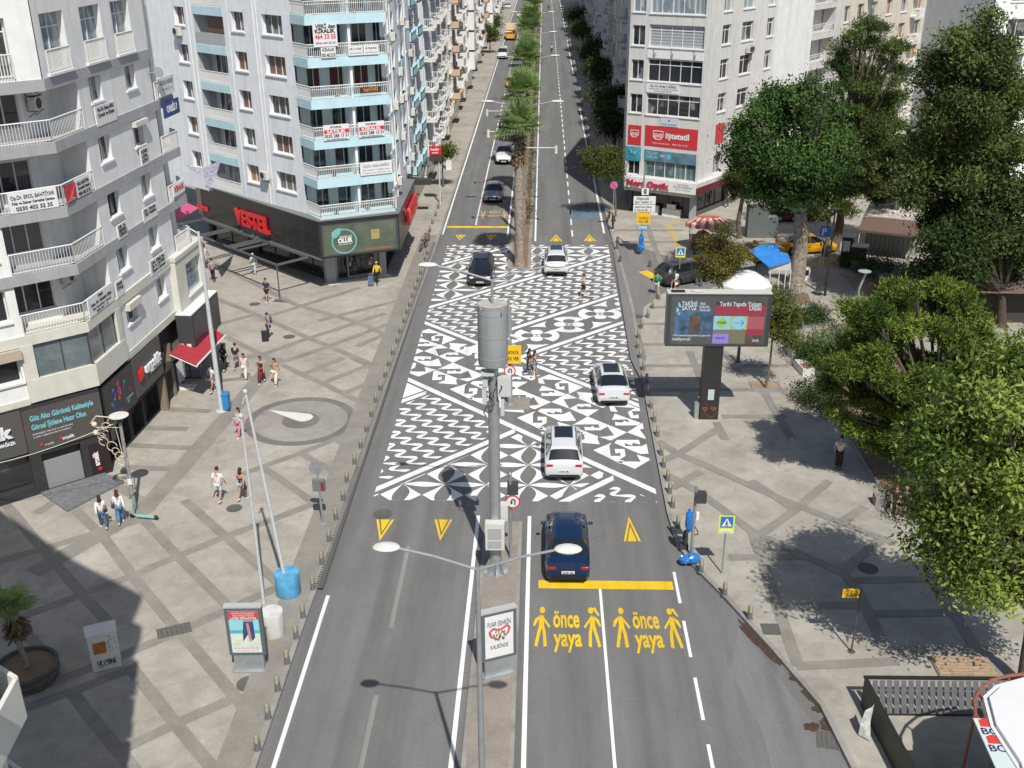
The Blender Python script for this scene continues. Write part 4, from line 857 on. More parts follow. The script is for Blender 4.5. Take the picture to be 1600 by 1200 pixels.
# ground floor
m=MB(); q1,q2,q3=(-15.5,73.65),(-11.75,75.7),(-11.75,92); G1=Fac((-27.5,84),q1); G2=Fac(q1,q2); G3=Fac(q2,q3)
fwall(m,G1,0,G1.L,0,2.62,[(G1.L-4.2,G1.L-.4,.3,2.4,.2),(G1.L-9,G1.L-5,.3,2.4,.2),(.5,5.5,.1,2.4,.2)],0); fwall(m,G2,0,G2.L,0,2.62,[(.55,1.3,.05,2.5,.2),(1.4,3.4,.15,2.5,.2)],1); fwall(m,G3,0,G3.L,0,5.1,[(.5,4,.2,2.4,.2),(5,9,.2,2.4,.2),(10,14,.2,2.4,.2)],0)
m.build('shop_wall',[DGREY,mat('pillar_grey',(.36,.38,.39),.6)],VB)
for F,a,b in ((G1,G1.L-4.2,G1.L-.4),(G1,G1.L-9,G1.L-5),(G1,.5,5.5),(G2,.55,1.3),(G2,1.4,3.4),(G3,.5,4),(G3,5,9),(G3,10,14)): window(F,a,b,.3 if F is not G2 else .15,2.4,VB,'d',2,.2,False,0,0,FRD,name='shop_window')
m=MB(); rr_=random.Random(5)
for i in range(34):
    u=rr_.uniform(1.5,3.3); z=rr_.uniform(.5,2.2); fbox(m,G2,u,u+rr_.uniform(.05,.3),z,z+rr_.uniform(.05,.3),-.185,-.18+.0004*i,rr_.randrange(4))
m.build('window_poster',[mat('poster_blue',(.08,.20,.33),.5),mat('poster_rust',(.35,.12,.05),.5),TG,BAN],VB)
m=MB(); m.prism([(-15.9,72.9),(-15.5,72.6),(-11.2,74.9),(-11.6,75.4)],0,.05); m.build('step',TRIM,VB)
m=MB(); m.box(-15.9,73.2,0,-15.2,73.9,2.6,0,R_(27)); m.box(-12.2,75.1,0,-11.7,75.6,2.6,0,R_(27)); m.build('shop_pillar',mat('pillar_grey',(.36,.38,.39),.6),VB)
# pergola frame
pg=thing('pergola','open dark steel pergola frame along the black shop fascia, shadow bars on the plaza below','pergola',(-22,77,0))
pm=mat('pergola_steel',(.10,.105,.11),.5); m=MB()
pz=2.55; pp=[(385,358),(480,400),(440,416),(328,370)]
I=[Vector((*G(x,y,pz),pz)) for x,y in ((312,342),(487,402))]; O_=[Vector((*G(x,y,pz),pz)) for x,y in ((278,352),(446,417))]
I=[Vector((*F1.P(t,0,.12)[:2],pz)) for t in (0,4,4.4,8.2,8.7,9.6,F1.L-1.4)]; nn=Vector((F1.n.x,F1.n.y,0))
O_=[p+nn*2.6 for p in I]
def beam(m,a,b,w_=.12,h=.14):
    d=(b-a).normalized(); s_=Vector((-d.y,d.x,0))*w_; m.obox(a-s_/2-Vector((0,0,h)),b-a,s_,(0,0,h))
beam(m,I[0],I[-1]); beam(m,O_[0],O_[-1]); m.build('frame',pm,pg)
for a,b in zip(I,O_): m=MB(); beam(m,a,b); m.build('beam',pm,pg)
for a in (O_[0],O_[2],O_[-1]): m=MB(); m.tube((a.x,a.y,0),(a.x,a.y,pz-.14),.05,n=8); m.build('post',pm,pg)
m=MB()
p=[Vector((*G(x,y,z),z)) for x,y,z in ((288,257,9.2),(318,263,9.0),(345,250,8.9),(340,268,8.6),(326,300,7.8),(330,292,8.0),(318,275,8.6),(300,266,9.0))]
m.add(p,[(0,1,6,7),(1,2,3,6),(6,3,5,4)]); fgt=m.build('hanging_cloth',mat('cloth_pattern',(.28,.28,.34),.8,nscale=7,namt=.6)); tag(fgt,'crumpled grey patterned cloth hanging in the air above the black shop fascia','cloth')
m=MB(); m.tube(p[0]+Vector((-3,-1.5,.3)),p[0],.015,n=4); m.tube(p[2],p[2]+Vector((3,6,.5)),.015,n=4); m.build('cord',TK,fgt) if False else None
# ---------------------------------------------------------------- corner building on the right
IB=thing('apartment_building','off-white corner block with the red panel and optician shop on the right of the avenue','building',(13,90.3,0))
c_=Vector((13.0,90.3)); l_=Vector((7.31,93.5)); IF=Fac(l_,c_); dd=Vector((math.cos(R_(52.6)),math.sin(R_(52.6)))); IS=Fac(c_,c_+dd*28); IS0=.32
FI=[2.6+.8,6.15,8.87,11.65,14.45,17.12,19.9]; ZI=23.5
m=MB(); fh=[]; sh=[]
fdef=[('t',3.5,5.35),('R',6.2,7.95),('c',8.87,10.62),('d',11.65,13.45),('b',14.45,16.23),('l',17.12,18.9),('c',19.9,21.6)]
for s_,z0,z1 in fdef: fh.append((1.8,6.67,z0,z1))
for i,(s_,z0,z1) in enumerate(fdef): fh.append((.25,1.4,z0+.05,z1-.12))
cols=[(3.2,4.9,2),(6.65,8.95,2),(11.35,12.9,2),(13.5,15.1,2),(17.7,20.2,2)]
for i,(s_,z0,z1) in enumerate(fdef):
    for u0,u1,_ in cols: sh.append((u0+.12,u1-.12,z0+.06,z1-.14))
    sh.append((20.9,26.4,z0-.55,z1-.1,1.3))
fwall(m,IF,0,IF.L+.35,2.5,ZI,fh,0,0,.22); fwall(m,IS,IS0,28,2.5,ZI,sh,0,0,.24)
b0=IS.P(28,0); m.prism([tuple(IF.P(0,0,0)[:2]),tuple(IF.P(.15,0,-.35)[:2]),tuple(IF.P(6.5,0,-.35)[:2]),tuple(IS.P(IS0,0,-.35)[:2]),tuple(IS.P(20.5,0,-.35)[:2]),tuple(IS.P(20.6,0,-1.4)[:2]),tuple(IS.P(26.6,0,-1.4)[:2]),(b0.x,b0.y),(b0.x-8,b0.y+10),(9.6,112),(7.6,100)],2.0,ZI-.05,0)
m.prism([tuple(IF.P(0,0,.1)[:2]),tuple(IF.P(6.9,0,.1)[:2]),(b0.x,b0.y),(b0.x-8,b0.y+10),(9.6,112),(7.3,100)],ZI-.05,ZI+.2,0)
m.build('wall',WOFF,IB)
for i,((s_,z0,z1)) in enumerate(fdef):
    if s_!='R': window(IF,1.8,6.67,z0,z1,IB,s_,5,.2,True,.42)
    window(IF,.25,1.4,z0+.05,z1-.12,IB,'dcdcdlc'[i],2,.2,True) if i!=1 else None
    for j,(u0,u1,mm) in enumerate(cols):
        if i==1 and j<1: continue
        window(IS,u0+.12,u1-.12,z0+.06,z1-.14,IB,'cdcdd'[(i+j)%5] if i!=5 else 'l',2,.22,True,.4)
    window(IS,21.3,24.2,z0-.45,z1-.15,IB,'cld'[i%3],3,1.25,False); railing(IB,[IS.P(21,0,.02),IS.P(26.3,0,.02)],z0-.6,.9,.5,mid=True)
rp_=mat('panel_red',(.52,.035,.04),.45)
pr=plate(IF,1.8,6.67,6.2,7.95,.03,REDB,'sign_panel',.06,IB); U=(IF.d.x,IF.d.y,0); m=MB(); text(m,'iştetatil',IF.P(3.75,7.0,.04),U,(0,0,1),.5,2.15,0,bold=.03); text(m,'www.istetatil.com    0850 333 47 82',IF.P(2.5,6.45,.04),U,(0,0,1),.14,3.3,0)
q=Vector((IF.n.x,IF.n.y,0)).to_track_quat('Z','Y').to_matrix()
def owl(m,F,u,z,k):
    q=Vector((F.n.x,F.n.y,0)).to_track_quat('Z','Y').to_matrix()
    for s_ in (-1,1):
        m.lathe([(.15*k,.0),(.15*k,.008),(.21*k,.008),(.21*k,0)],F.P(u+s_*.22*k,z,.035),16,0,True,q); m.lathe([(.001,.006),(.07*k,.006)],F.P(u+s_*.22*k,z,.035),10,0,True,q)
    for a,b in (((-.5,.42),(.5,.42)),((-.5,.42),(-.5,-.1)),((.5,.42),(.5,-.1)),((-.5,-.1),(-.25,-.36)),((.5,-.1),(.25,-.36)),((-.25,-.36),(.25,-.36))):
        m.tube(F.P(u+a[0]*k,z+a[1]*k,.04),F.P(u+b[0]*k,z+b[1]*k,.04),.03*k,n=4)
owl(m,IF,3.05,7.15,.9); m.build('lettering',TW,pr)
pr=plate(IF,.2,1.45,6.15,7.85,.03,REDB,'sign_panel',.06,IB); m=MB(); owl(m,IF,.82,7.1,.75); m.build('lettering',TW,pr)
pr=plate(IS,3.3,4.8,6.2,7.9,.03,REDB,'sign_panel',.06,IB)
pr=plate(IF,.05,1.5,4.75,6.0,.04,mat('travel_blue',(.05,.30,.38),.5,nscale=1.5,namt=.5),'sign_panel',.06,IB); m=MB(); text(m,'Tur',IF.P(.5,5.4,.05),U,(0,0,1),.3,.6,0); m.build('lettering',TW,pr)
pr=plate(IF,1.82,6.65,4.95,5.85,.03,mat('tour_banner',(.10,.20,.25),.5,nscale=1,namt=.4),'sign_panel',.06,IB); m=MB(); text(m,'TAYLAND',IF.P(2.0,5.5,.04),U,(0,0,1),.24,1.1,0,bold=.02); text(m,'TURLARI',IF.P(2.0,5.15,.04),U,(0,0,1),.24,1.1,0,bold=.02); text(m,'ETS',IF.P(3.35,5.35,.04),U,(0,0,1),.18,.4,1,bold=.02); m.lathe([(.001,.006),(.24,.006)],IF.P(4.15,5.42,.03),16,2,True,q); m.build('lettering',[TCY,TW,mat('badge_blue',(.12,.40,.55),.5)],pr)
pr=plate(IF,1.75,4.75,10.72,11.5,.06,BAN,'sign_panel',.05,IB); m=MB(); text(m,'Op. Dr. Erdal TUĞREL',IF.P(2.1,11.2,.07),U,(0,0,1),.19,2.4,0,bold=.02); text(m,'KADIN HAST. VE DOĞUM UZMANI',IF.P(2.0,11.0,.07),U,(0,0,1),.11,2.6,0); text(m,'0 232 464 09 07',IF.P(2.5,10.8,.07),U,(0,0,1),.13,1.6,0); m.build('lettering',TK,pr)
for u0 in (2.55,4.65):
    m=MB(); text(m,'YAKIN DOĞU',IF.P(u0,9.5,-.17),U,(0,0,1),.24,1.15,0); text(m,'ÜNİVERSİTESİ',IF.P(u0,9.1,-.17),U,(0,0,1),.24,1.15,0); m.lathe([(.14,0),(.14,.006),(.19,.006),(.19,0)],IF.P(u0+.6,10.1,-.18),14,0,True,q); m.build('lettering',mat('text_brown',(.12,.07,.05),.6),IB)
pr=plate(IF,3.2,4.85,8.0,8.75,.06,mat('plate_pale',(.52,.57,.62),.5),'sign_panel',.05,IB); m=MB(); text(m,'İZMİR YERLEŞKESİ',IF.P(3.35,8.1,.07),U,(0,0,1),.12,1.35,0); text(m,'ə',IF.P(3.9,8.4,.07),U,(0,0,1),.22,.2,0); m.build('lettering',TB,pr)
pr=plate(IF,1.7,6.7,13.55,14.2,.05,TRIM,'sign_panel',.05,IB)
m=MB()
for u in (2.3,3.9,5.9): m.tube(IF.P(u,13.6,.1),IF.P(u,14.4,.1),.025,n=4); m.tube(IF.P(u+.15,13.8,.15),IF.P(u+.15,14.0,.15),.05,n=5)
m.build('sign_bracket',TG,IB)
# optician sign band and awning
JF=Fac((7.31,92.81),(13.16,89.55)); JS=Fac((13.16,89.55),(13.16+8*dd.x,89.55+8*dd.y))
m=MB(); m.prism([(7.31,92.81),(13.16,89.55),tuple(JS.P(11,0)[:2]),tuple(JS.P(11,0,-3)[:2]),(8,94.5)],2.58,3.45); m.build('canopy',WOFF,IB)
pr=plate(JF,0,JF.L,2.55,3.5,.05,BAN,'sign_panel',.06,IB); U=(JF.d.x,JF.d.y,0); m=MB(); text(m,'Mert Optik',JF.P(.25,2.78,.09),U,(0,0,1),.5,4.0,0,bold=.035,ext=.08); text(m,'OPTİSYEN',JF.P(5.0,3.2,.06),U,(0,0,1),.12,1.0,1); text(m,'Mesut Bora GÜNEŞOĞLU',JF.P(4.65,3.0,.06),U,(0,0,1),.14,1.7,1); text(m,'Gözlük ve Lens Merkezi',JF.P(4.8,2.8,.06),U,(0,0,1),.1,1.4,1)
m.build('lettering',[mat('text_crimson',(.45,.03,.07),.5),TK],pr)
pr=plate(JS,0,11,2.5,3.1,.05,mat('fascia_maroon',(.12,.012,.016),.5),'fascia',.06,IB)
m=MB(); g1=Fac((7.9,94.3),(13.2,91.5)); g2=Fac((13.2,91.5),tuple(Vector((13.2,91.5))+dd*18)); fwall(m,g1,0,g1.L,0,2.6,[(.2,1.8,.05,2.45,.2),(2.2,5.2,.35,2.45,.2)],0); fwall(m,g2,0,18,0,2.6,[(1,6,.4,2.4,.2),(7,12,.4,2.4,.2)],0); m.box(13.0,90.9,0,13.45,91.4,2.6,1,R_(-30)); m.build('shop_wall',[mat('shop_stone',(.10,.10,.095),.7),mat('pillar_grey',(.36,.38,.39),.6)],IB)
window(g1,.2,1.8,.05,2.45,IB,'d',1,.2,False,0,0,FRD,name='shop_window'); window(g1,2.2,5.2,.35,2.45,IB,'d',2,.2,False,0,0,FRD,name='shop_window'); window(g2,1,6,.4,2.4,IB,'d',3,.2,False,0,0,FRD,name='shop_window'); window(g2,7,12,.4,2.4,IB,'d',3,.2,False,0,0,FRD,name='shop_window')
m=MB(); fbox(m,g1,2.3,3.0,.0,.8,.1,.5); fbox(m,g1,3.4,5.1,.0,.7,.1,.5); fbox(m,g1,3.8,4.6,.7,1.1,.2,.45); m.build('display_case',TRIM,IB)
for u,z in ((8.0,13.5),(8.4,13.5),(15.2,13.3),(18.5,17.0),(4.0,5.6)): acunit(IB,IS,u-.4,z,0,.75,.55)
# ---------------------------------------------------------------- beige block behind the trees
BB=thing('apartment_building','cream apartment block with tan blinds behind the tall conifers at the upper right','building',tuple(IS.P(28,0,0)[:2])+(0,))
m=MB(); bs=Fac(IS.P(28.0,0,-.3)[:2],IS.P(70,0,-.3)[:2]); hh=[]; cl=[(1.2,2.6),(4.6,6.2),(8.3,10.0),(12.6,14.3),(17.,19),(22,24),(27,29),(32,34)]
for z in [3.2+2.8*i for i in range(9)]:
    for u0,u1 in cl: hh.append((u0,u1,z,z+1.6))
fwall(m,bs,0,42,0,28,hh,0); bw=[bs.P(0,0,-.3),bs.P(42,0,-.3),bs.P(42,0,-12),bs.P(0,0,-12)]; m.prism([(p.x,p.y) for p in bw],0,28,0); m.build('wall',wallmat('render_cream',(.62,.575,.48),.12),BB)
for i,h in enumerate(hh): window(bs,*h,BB,'ocoscdl'[i%7],2,.25,True)
for z in [3.2+2.8*i for i in range(9)]:
    for u0 in (6.9,20.2):
        m=MB(); fbox(m,bs,u0,u0+1.5,z-.75,z-.55,0,1.1); fbox(m,bs,u0,u0+1.5,z-.55,z+.25,1.0,1.08); m.build('balcony',TRIM,BB)
# white low wing at the far right
WB=thing('apartment_building','white block seen through the conifers at the top right edge','building',(44,98,0)); m=MB(); wf=Fac((38,95),(62,101)); hh=[(u,u+2.,z,z+1.5) for z in [3.2+2.9*i for i in range(7)] for u in (1.5,6,10.5,15,19.5)]; fwall(m,wf,0,24.7,0,23.5,hh,0); m.prism([tuple(wf.P(0,0,-.3)[:2]),tuple(wf.P(24.7,0,-.3)[:2]),(60,112),(36,106)],0,23.5,0); m.build('wall',WHT,WB)
for i,h in enumerate(hh): window(wf,*h,WB,'cdsl'[i%4],2,.25,True)
# ---------------------------------------------------------------- rows of apartment blocks along the avenue
rowm=[wallmat('row_white',(.62,.62,.60),.2),wallmat('row_grey',(.50,.51,.50),.2),BEIGE,wallmat('row_cream',(.62,.58,.49),.2),wallmat('row_pale',(.60,.63,.66),.2),wallmat('row_tan',(.55,.42,.30),.15)]
def winmesh(style,w_,h,sh=False):
    F=Fac((0,0),(1,0)); t=thing('x','x','x'); o=window(F,0,w_,0,h,t,style,2,.2,True); kids=list(o.children); o.parent=None; bpy.data.objects.remove(t); return o
TW_=[winmesh(s_,1.3,1.4) for s_ in 'cds']; TD_=[winmesh(s_,1.7,2.0) for s_ in 'cd']
def balmesh(kind):
    m=MB(); w_=3.0
    m.box(0,-1.15,-.16,w_,0,0)
    if kind==0: m.box(0,-1.15,0,w_,-1.06,.85); m.box(0,-1.15,0,.09,0,.85); m.box(w_-.09,-1.15,0,w_,0,.85)
    elif kind==1:
        for i in range(16): m.box(.04+i*.19,-1.13,0,.075+i*.19,-1.10,.9)
        m.box(0,-1.15,.86,w_,-1.08,.92); m.box(0,-1.15,.86,.06,0,.92); m.box(w_-.06,-1.15,.86,w_,0,.92)
        for i in range(6): m.box(0,-1.1+i*.19,0,.03,-1.07+i*.19,.9); m.box(w_-.03,-1.1+i*.19,0,w_,-1.07+i*.19,.9)
    elif kind==2:
        m.box(0,-1.15,0,w_,-1.08,.8); m.box(0,-1.15,.8,w_,-1.1,2.3,1); m.box(0,-1.15,0,.07,0,2.4); m.box(w_-.07,-1.15,0,w_,0,2.4)
        for i in range(5): m.box(i*.735,-1.16,.8,i*.735+.06,-1.08,2.4)
    else: m.box(0,-1.15,-.1,w_,-1.06,.75); m.box(0,-1.14,-.1,.09,0,.75); m.box(w_-.09,-1.14,-.1,w_,0,.75); m.box(-.02,-1.2,.75,w_+.02,-1.02,.82)
    return m
BM=[]
for kd,mats_ in ((0,[TRIM,GL_C]),(1,[RAILW,GL_C]),(2,[TRIM,GL_C]),(3,[BLUE,GL_C]),(3,[wallmat('bal_tan',(.55,.42,.30)),GL_C])):
    o=balmesh(kd).build('balcony',mats_); BM.append(o)
Fz=Fac((0,0),(1,0)); _t=thing('x','x','x'); ACT=acunit(_t,Fz,0,0); ACT.parent=None; bpy.data.objects.remove(_t)
def inst(o,par,u,z,F,off=0,base=None):
    p=F.P(u,z,off)-Vector(par.location); c=o.copy(); COL.objects.link(c); c.parent=par; c.location=p; c.rotation_euler=(0,0,F.ang)
    for ch in o.children: d=ch.copy(); COL.objects.link(d); d.parent=c
    return c
def block(side,y0,y1,x,mi,bi,nf,seed,detail=2,lab='',set_=0.):
    rnd=random.Random(seed)
    if side<0: F=Fac((x,y0),(x,y1)); xb=x-14
    else: F=Fac((x,y1),(x,y0)); xb=x+14
    L=y1-y0; T=thing('apartment_building',lab,'building',(x,y0,0),0,None)
    H=3.4+2.85*nf; m=MB(); holes=[]
    nb=max(2,int(L//4.6)); bw=L/nb
    fwall(m,F,0,L,0,H,[],0)
    s_=-1 if side<0 else 1
    m.prism([(x+s_*.02,y0),(x+s_*.02,y1),(xb,y1),(xb,y0)],0,H,0,None,0)
    for k in range(1,nf+1):
        z=3.4+2.85*(k-1); fbox(m,F,0,L,z-.12,z-.02,0,.03)
    for k in range(nb+1): fbox(m,F,max(0,k*bw-.15),min(L,k*bw+.15),3.2,H,0,.06 if k%2 else .10)
    m.build('wall',rowm[mi],T)
    m=MB(); fbox(m,F,.3,L-.3,.2,2.7,0,.03); m.build('shop_glazing',GL_D,T)
    m=MB(); fbox(m,F,0,L,2.75,3.2,0,.35); m.build('shop_fascia',[DGREY,TRIM,mat('fascia_maroon',(.12,.012,.016),.5),BEIGE][seed%4],T)
    for k in range(nf):
        z=3.4+2.85*k
        for b in range(nb):
            u=b*bw+.3
            if (b+seed)%2==0 or nb<3:
                inst(BM[bi],T,u,z,F,-.55 if bi==3 else 0); inst(TD_[rnd.randrange(2)],T,u+.5,z+.15,F,.24)
                if rnd.random()<.45: inst(ACT,T,u+3.0,z+rnd.uniform(.5,1.6),F,0)
            else:
                inst(TW_[rnd.randrange(3)],T,u+.3,z+.9,F,.24); 
                if bw>4.2: inst(TW_[rnd.randrange(3)],T,u+2.2,z+.9,F,.24)
                if rnd.random()<.5: inst(ACT,T,u+1.6,z+rnd.uniform(.1,.5),F,0)
    return T
yl=[93,104,118,131,146,160,176,191,208,226,243,262,280,300,322,345]
cL=[(0,3),(4,1),(1,1),(2,4),(0,0),(3,2),(0,1),(1,0),(5,4),(0,2),(3,1),(1,0),(2,0),(0,1),(3,2)]
nm=['pale block with turquoise balcony fronts next to the electronics corner','pale blue-grey block with turquoise balcony fronts','grey block with railed balconies before the tan block','tan block with tan balcony fronts on the left row','white block beyond the tan block','cream block with glazed balconies on the left row','white railed-balcony block in the middle of the left row','grey block with solid balconies in the left row','orange-tan block far along the left row','white block with glazed balconies far along the left row','cream railed block far down the left row','grey far block of the left row','beige far block of the left row near the top','white block near the end of the left row','last cream block of the left row at the top edge']
for i in range(len(yl)-1):
    block(-1,yl[i],yl[i+1]-.3,-11.7+(.25 if i%2 else 0)-(.0 if i<6 else .2),cL[i][0],cL[i][1],7 if i<8 else 6,i,2,nm[i])
yr=[101,113,127,141,156,172,189,207,226,246,268,292,320,350]
nr=['shaded white block directly left of the red-panel corner block','shaded grey block with railed balconies, second up the right row','shaded white block, third up the right row','shaded pale block with glazed balconies on the right row','shaded cream block behind the dark street trees','shaded white block past the cream block on the right row','shaded grey block midway up the right row','shaded pale railed block far up the right row','shaded white far block on the right row','shaded cream far block on the right row','shaded grey far block on the right row','far white block near the top of the right row','last block of the right row at the top edge']
cR=[(0,1),(1,1),(0,0),(4,2),(3,1),(0,0),(1,2),(4,1),(0,0),(3,1),(1,0),(0,2),(1,1)]
for i in range(len(yr)-1):
    block(1,yr[i],yr[i+1]-.3,10.4+(.3 if i%2 else 0),cR[i][0],cR[i][1],7,40+i,2,nr[i])
# building that closes the far end of the avenue, and masses behind the rows so no gap shows
fb=thing('apartment_building','distant pale block closing the far end of the avenue','building',(-30,430,0)); m=MB(); m.prism([(-60,430),(60,430),(60,450),(-60,450)],0,34); m.build('wall',rowm[0],fb)
for o in TW_+TD_+BM+[ACT]:
    for ch in list(o.children): bpy.data.objects.remove(ch)
    bpy.data.objects.remove(o)
# ---------------------------------------------------------------- near block at the lower left corner (behind and beside the viewer)
NB=thing('apartment_building','near apartment block cut off at the lower left, lit cream sill over brown shutters','building',(-20,20,0))
NBZ=14.6
K=Vector((-10.55,16.6)); d1=Vector((-.84,.54)).normalized(); d2=Vector((.10,-1)).normalized()
N1=Fac(K+d1*14,K); N2=Fac(K,K+d2*16)
m=MB(); ww=[]
wb=Fac(N1.P(0,0,-.75)[:2],(K.x-.62,K.y-.25)); wb2=Fac((K.x-.62,K.y-.25),Vector((K.x-.62,K.y-.25))+d2*16)
zf=[1.0+2.85*k for k in range(8)]
h1=[(wb.L-3.2,wb.L-.35,z+.95,z+2.3) for z in zf]+[(wb.L-8,wb.L-5,z+.95,z+2.3) for z in zf]; h2=[(.35,2.6,z+.95,z+2.3) for z in zf]
fwall(m,wb,0,wb.L,0,24.7,h1,0,0,.2); fwall(m,wb2,0,16,0,24.7,h2,0,0,.2)
p=[tuple(wb.P(0,0,0)[:2]),tuple(wb.P(wb.L,0,0)[:2]),tuple(wb2.P(16,0,0)[:2]),(-26,2),(-30,20)]; m.prism([tuple(wb.P(0,0,-.3)[:2]),tuple(wb.P(wb.L-.3,0,-.3)[:2]),tuple(wb2.P(16,0,-.3)[:2]),(-26,2),(-30,20)],0,24.6); m.prism([tuple(N1.P(0,0)[:2]),tuple(K),tuple(N2.P(16,0)[:2]),(-26,2),(-30,20)],24.4,24.9)
m.build('wall',[mat('near_cream',(.66,.65,.58),.8,nscale=2,namt=.05)],NB)
for z in zf:
    m=MB(); a=N1.P(0,0); c=N2.P(3.2,0); q=tuple(K)
    m.prism([tuple(N1.P(8,0)[:2]),q,tuple(c[:2]),tuple(wb2.P(3.2,0,-.05)[:2]),tuple(wb.P(wb.L-.02,0,-.02)[:2]),tuple(wb.P(6,0,-.1)[:2])],z-.12,z+.05)
    fbox(m,N1,8,14.02,z+.05,z+1.05,-.1,0); fbox(m,N2,0,3.2,z+.05,z+1.05,-.1,0); fbox(m,N2,3.1,3.2,z+.05,z+1.05,-.7,0); m.build('parapet',mat('near_cream',(.66,.65,.58),.8),NB)
for h in h1: window(wb,*h,NB,'s',3,.2,True)
for h in h2: window(wb2,*h,NB,'s',2,.2,True)
NB['label']='near apartment block cut off at the lower left, cream parapets over brown shutters'; NB.name='apartment_building'
# ================================================================ VEGETATION
def leafmat(name,c1,c2,tr=.25,rough=.5):
    m=bpy.data.materials.new(name); m.use_nodes=True; t=m.node_tree; n=t.nodes; l=t.links; b=n['Principled BSDF']; b.inputs['Roughness'].default_value=rough+.1; b.inputs['Specular IOR Level'].default_value=.12
    at=n.new('ShaderNodeAttribute'); at.attribute_name='tint'
    mx=n.new('ShaderNodeMix'); mx.data_type='RGBA'; mx.inputs[6].default_value=(*c1,1); mx.inputs[7].default_value=(*c2,1); l.new(at.outputs['Fac'],mx.inputs[0]); l.new(mx.outputs[2],b.inputs['Base Color'])
    tl=n.new('ShaderNodeBsdfTranslucent'); l.new(mx.outputs[2],tl.inputs[0]); ms=n.new('ShaderNodeMixShader'); ms.inputs[0].default_value=tr
    l.new(b.outputs[0],ms.inputs[1]); l.new(tl.outputs[0],ms.inputs[2]); l.new(ms.outputs[0],n['Material Output'].inputs[0]); return m
LM={'plane':leafmat('leaf_plane',(.024,.058,.016),(.13,.22,.055)),'ficus':leafmat('leaf_ficus',(.035,.075,.015),(.36,.45,.10),.35),'pine':leafmat('needle_pine',(.038,.070,.014),(.25,.33,.06),.25),
    'cedar':leafmat('needle_cedar',(.030,.054,.017),(.17,.22,.06),.22),'dark':leafmat('leaf_dark',(.022,.042,.014),(.09,.13,.035),.2),'autumn':leafmat('leaf_autumn',(.09,.10,.02),(.25,.20,.06),.3),'olive':leafmat('leaf_olive',(.045,.065,.015),(.14,.16,.04),.25),
    'palm':leafmat('palm_frond',(.10,.18,.05),(.34,.44,.17),.4),'deadpalm':leafmat('dead_frond',(.10,.06,.035),(.26,.18,.11),.1),'young':leafmat('leaf_young',(.07,.10,.02),(.22,.21,.05),.3),'shrub':leafmat('leaf_shrub',(.028,.055,.014),(.09,.14,.03),.2),'silver':leafmat('leaf_silver',(.06,.10,.04),(.25,.30,.16),.2)}
BARK=mat('bark',(.14,.11,.08),.9,nscale=9,namt=.4,bump=.5,bscale=14); BARKP=mat('bark_pale',(.27,.23,.18),.85,nscale=5,namt=.45,bump=.3); BARKD=mat('bark_dark',(.07,.05,.035),.9,nscale=8,namt=.3)
def npmesh(name,V,tint,mt,parent,n=4):
    off=np.array(abs_loc(parent)) if parent is not None else np.zeros(3)
    V=(V-off).astype(np.float32); N=len(V)//n
    me=bpy.data.meshes.new(name); me.vertices.add(len(V)); me.vertices.foreach_set('co',V.ravel()); me.loops.add(N*n); me.loops.foreach_set('vertex_index',np.arange(N*n,dtype=np.int32))
    me.polygons.add(N); me.polygons.foreach_set('loop_start',np.arange(0,N*n,n,dtype=np.int32))
    try: me.polygons.foreach_set('loop_total',np.full(N,n,dtype=np.int32))
    except Exception: pass
    a=me.attributes.new('tint','FLOAT','FACE'); a.data.foreach_set('value',tint.astype(np.float32)); me.materials.append(mt); me.update(); me.validate()
    o=bpy.data.objects.new(name,me); COL.objects.link(o); o.parent=parent; return o
def crown(clumps,n,size,style,rs,asp=.55,shell=.45,gap=.25):
    """clumps: (x,y,z,rx,ry,rz). returns quad verts and tint"""
    C=np.array(clumps,float); vol=(C[:,3]*C[:,4]*C[:,5])**.67; cid=rs.choice(len(C),n,p=vol/vol.sum())
    # secondary twigs: leaves gather round twig tips on each clump
    nt=max(40,n//(34 if style!='pine' else 62)); tc=rs.choice(len(C),nt,p=vol/vol.sum()); d=rs.normal(size=(nt,3)); d/=np.linalg.norm(d,axis=1)[:,None]; rr=np.where(rs.random(nt)<.25,rs.random(nt)*.8,shell+(1-shell)*rs.random(nt)**.55); rr*=1+rs.normal(0,.10,nt)
    tw=C[tc,:3]+d*rr[:,None]*C[tc,3:6]; ct=rs.normal(0,.20,len(C)); tt=np.clip(rs.normal(.42,.20,nt)+ct[tc],0,1)
    w=rs.random(nt)+gap; ti=rs.choice(nt,n,p=w/w.sum()); sp=size*1.9 if style!='pine' else max(.17,size*.95)
    P_=tw[ti]+rs.normal(0,1,(n,3))*sp*np.array([1,1,.7])
    tn=np.clip(tt[ti]+rs.normal(0,.16,n),0,1)
    out=d[tc.argsort()[:1]] if False else (P_-C[tc[ti],:3]); out/=np.linalg.norm(out,axis=1)[:,None]+1e-6
    if style=='pine': ax=out*.9+rs.normal(0,.6,(n,3))+np.array([0,0,.45])
    else: ax=rs.normal(0,1,(n,3))+out*.5
    ax/=np.linalg.norm(ax,axis=1)[:,None]
    nr=rs.normal(0,.6,(n,3))+out*.5+np.array([0,0,.75]); sd=np.cross(ax,nr); sd/=np.linalg.norm(sd,axis=1)[:,None]+1e-6
    L=size*(.6+.8*rs.random(n)); Wd=L*asp*(2.6 if style=='pine' else 1)
    a=P_-ax*(L/2)[:,None]; b=P_+ax*(L/2)[:,None]; s_=sd*(Wd/2)[:,None]; mid=P_-ax*(L*.05)[:,None]
    V=np.stack([a,mid+s_,b,mid-s_],axis=1).reshape(-1,3); return V,tn
def plane_xy(px,py,y):
    r=RM@np.array([px-800,py-600,F_]); t=y/r[1]; return r[0]*t,HC+r[2]*t,t*F_/1.0
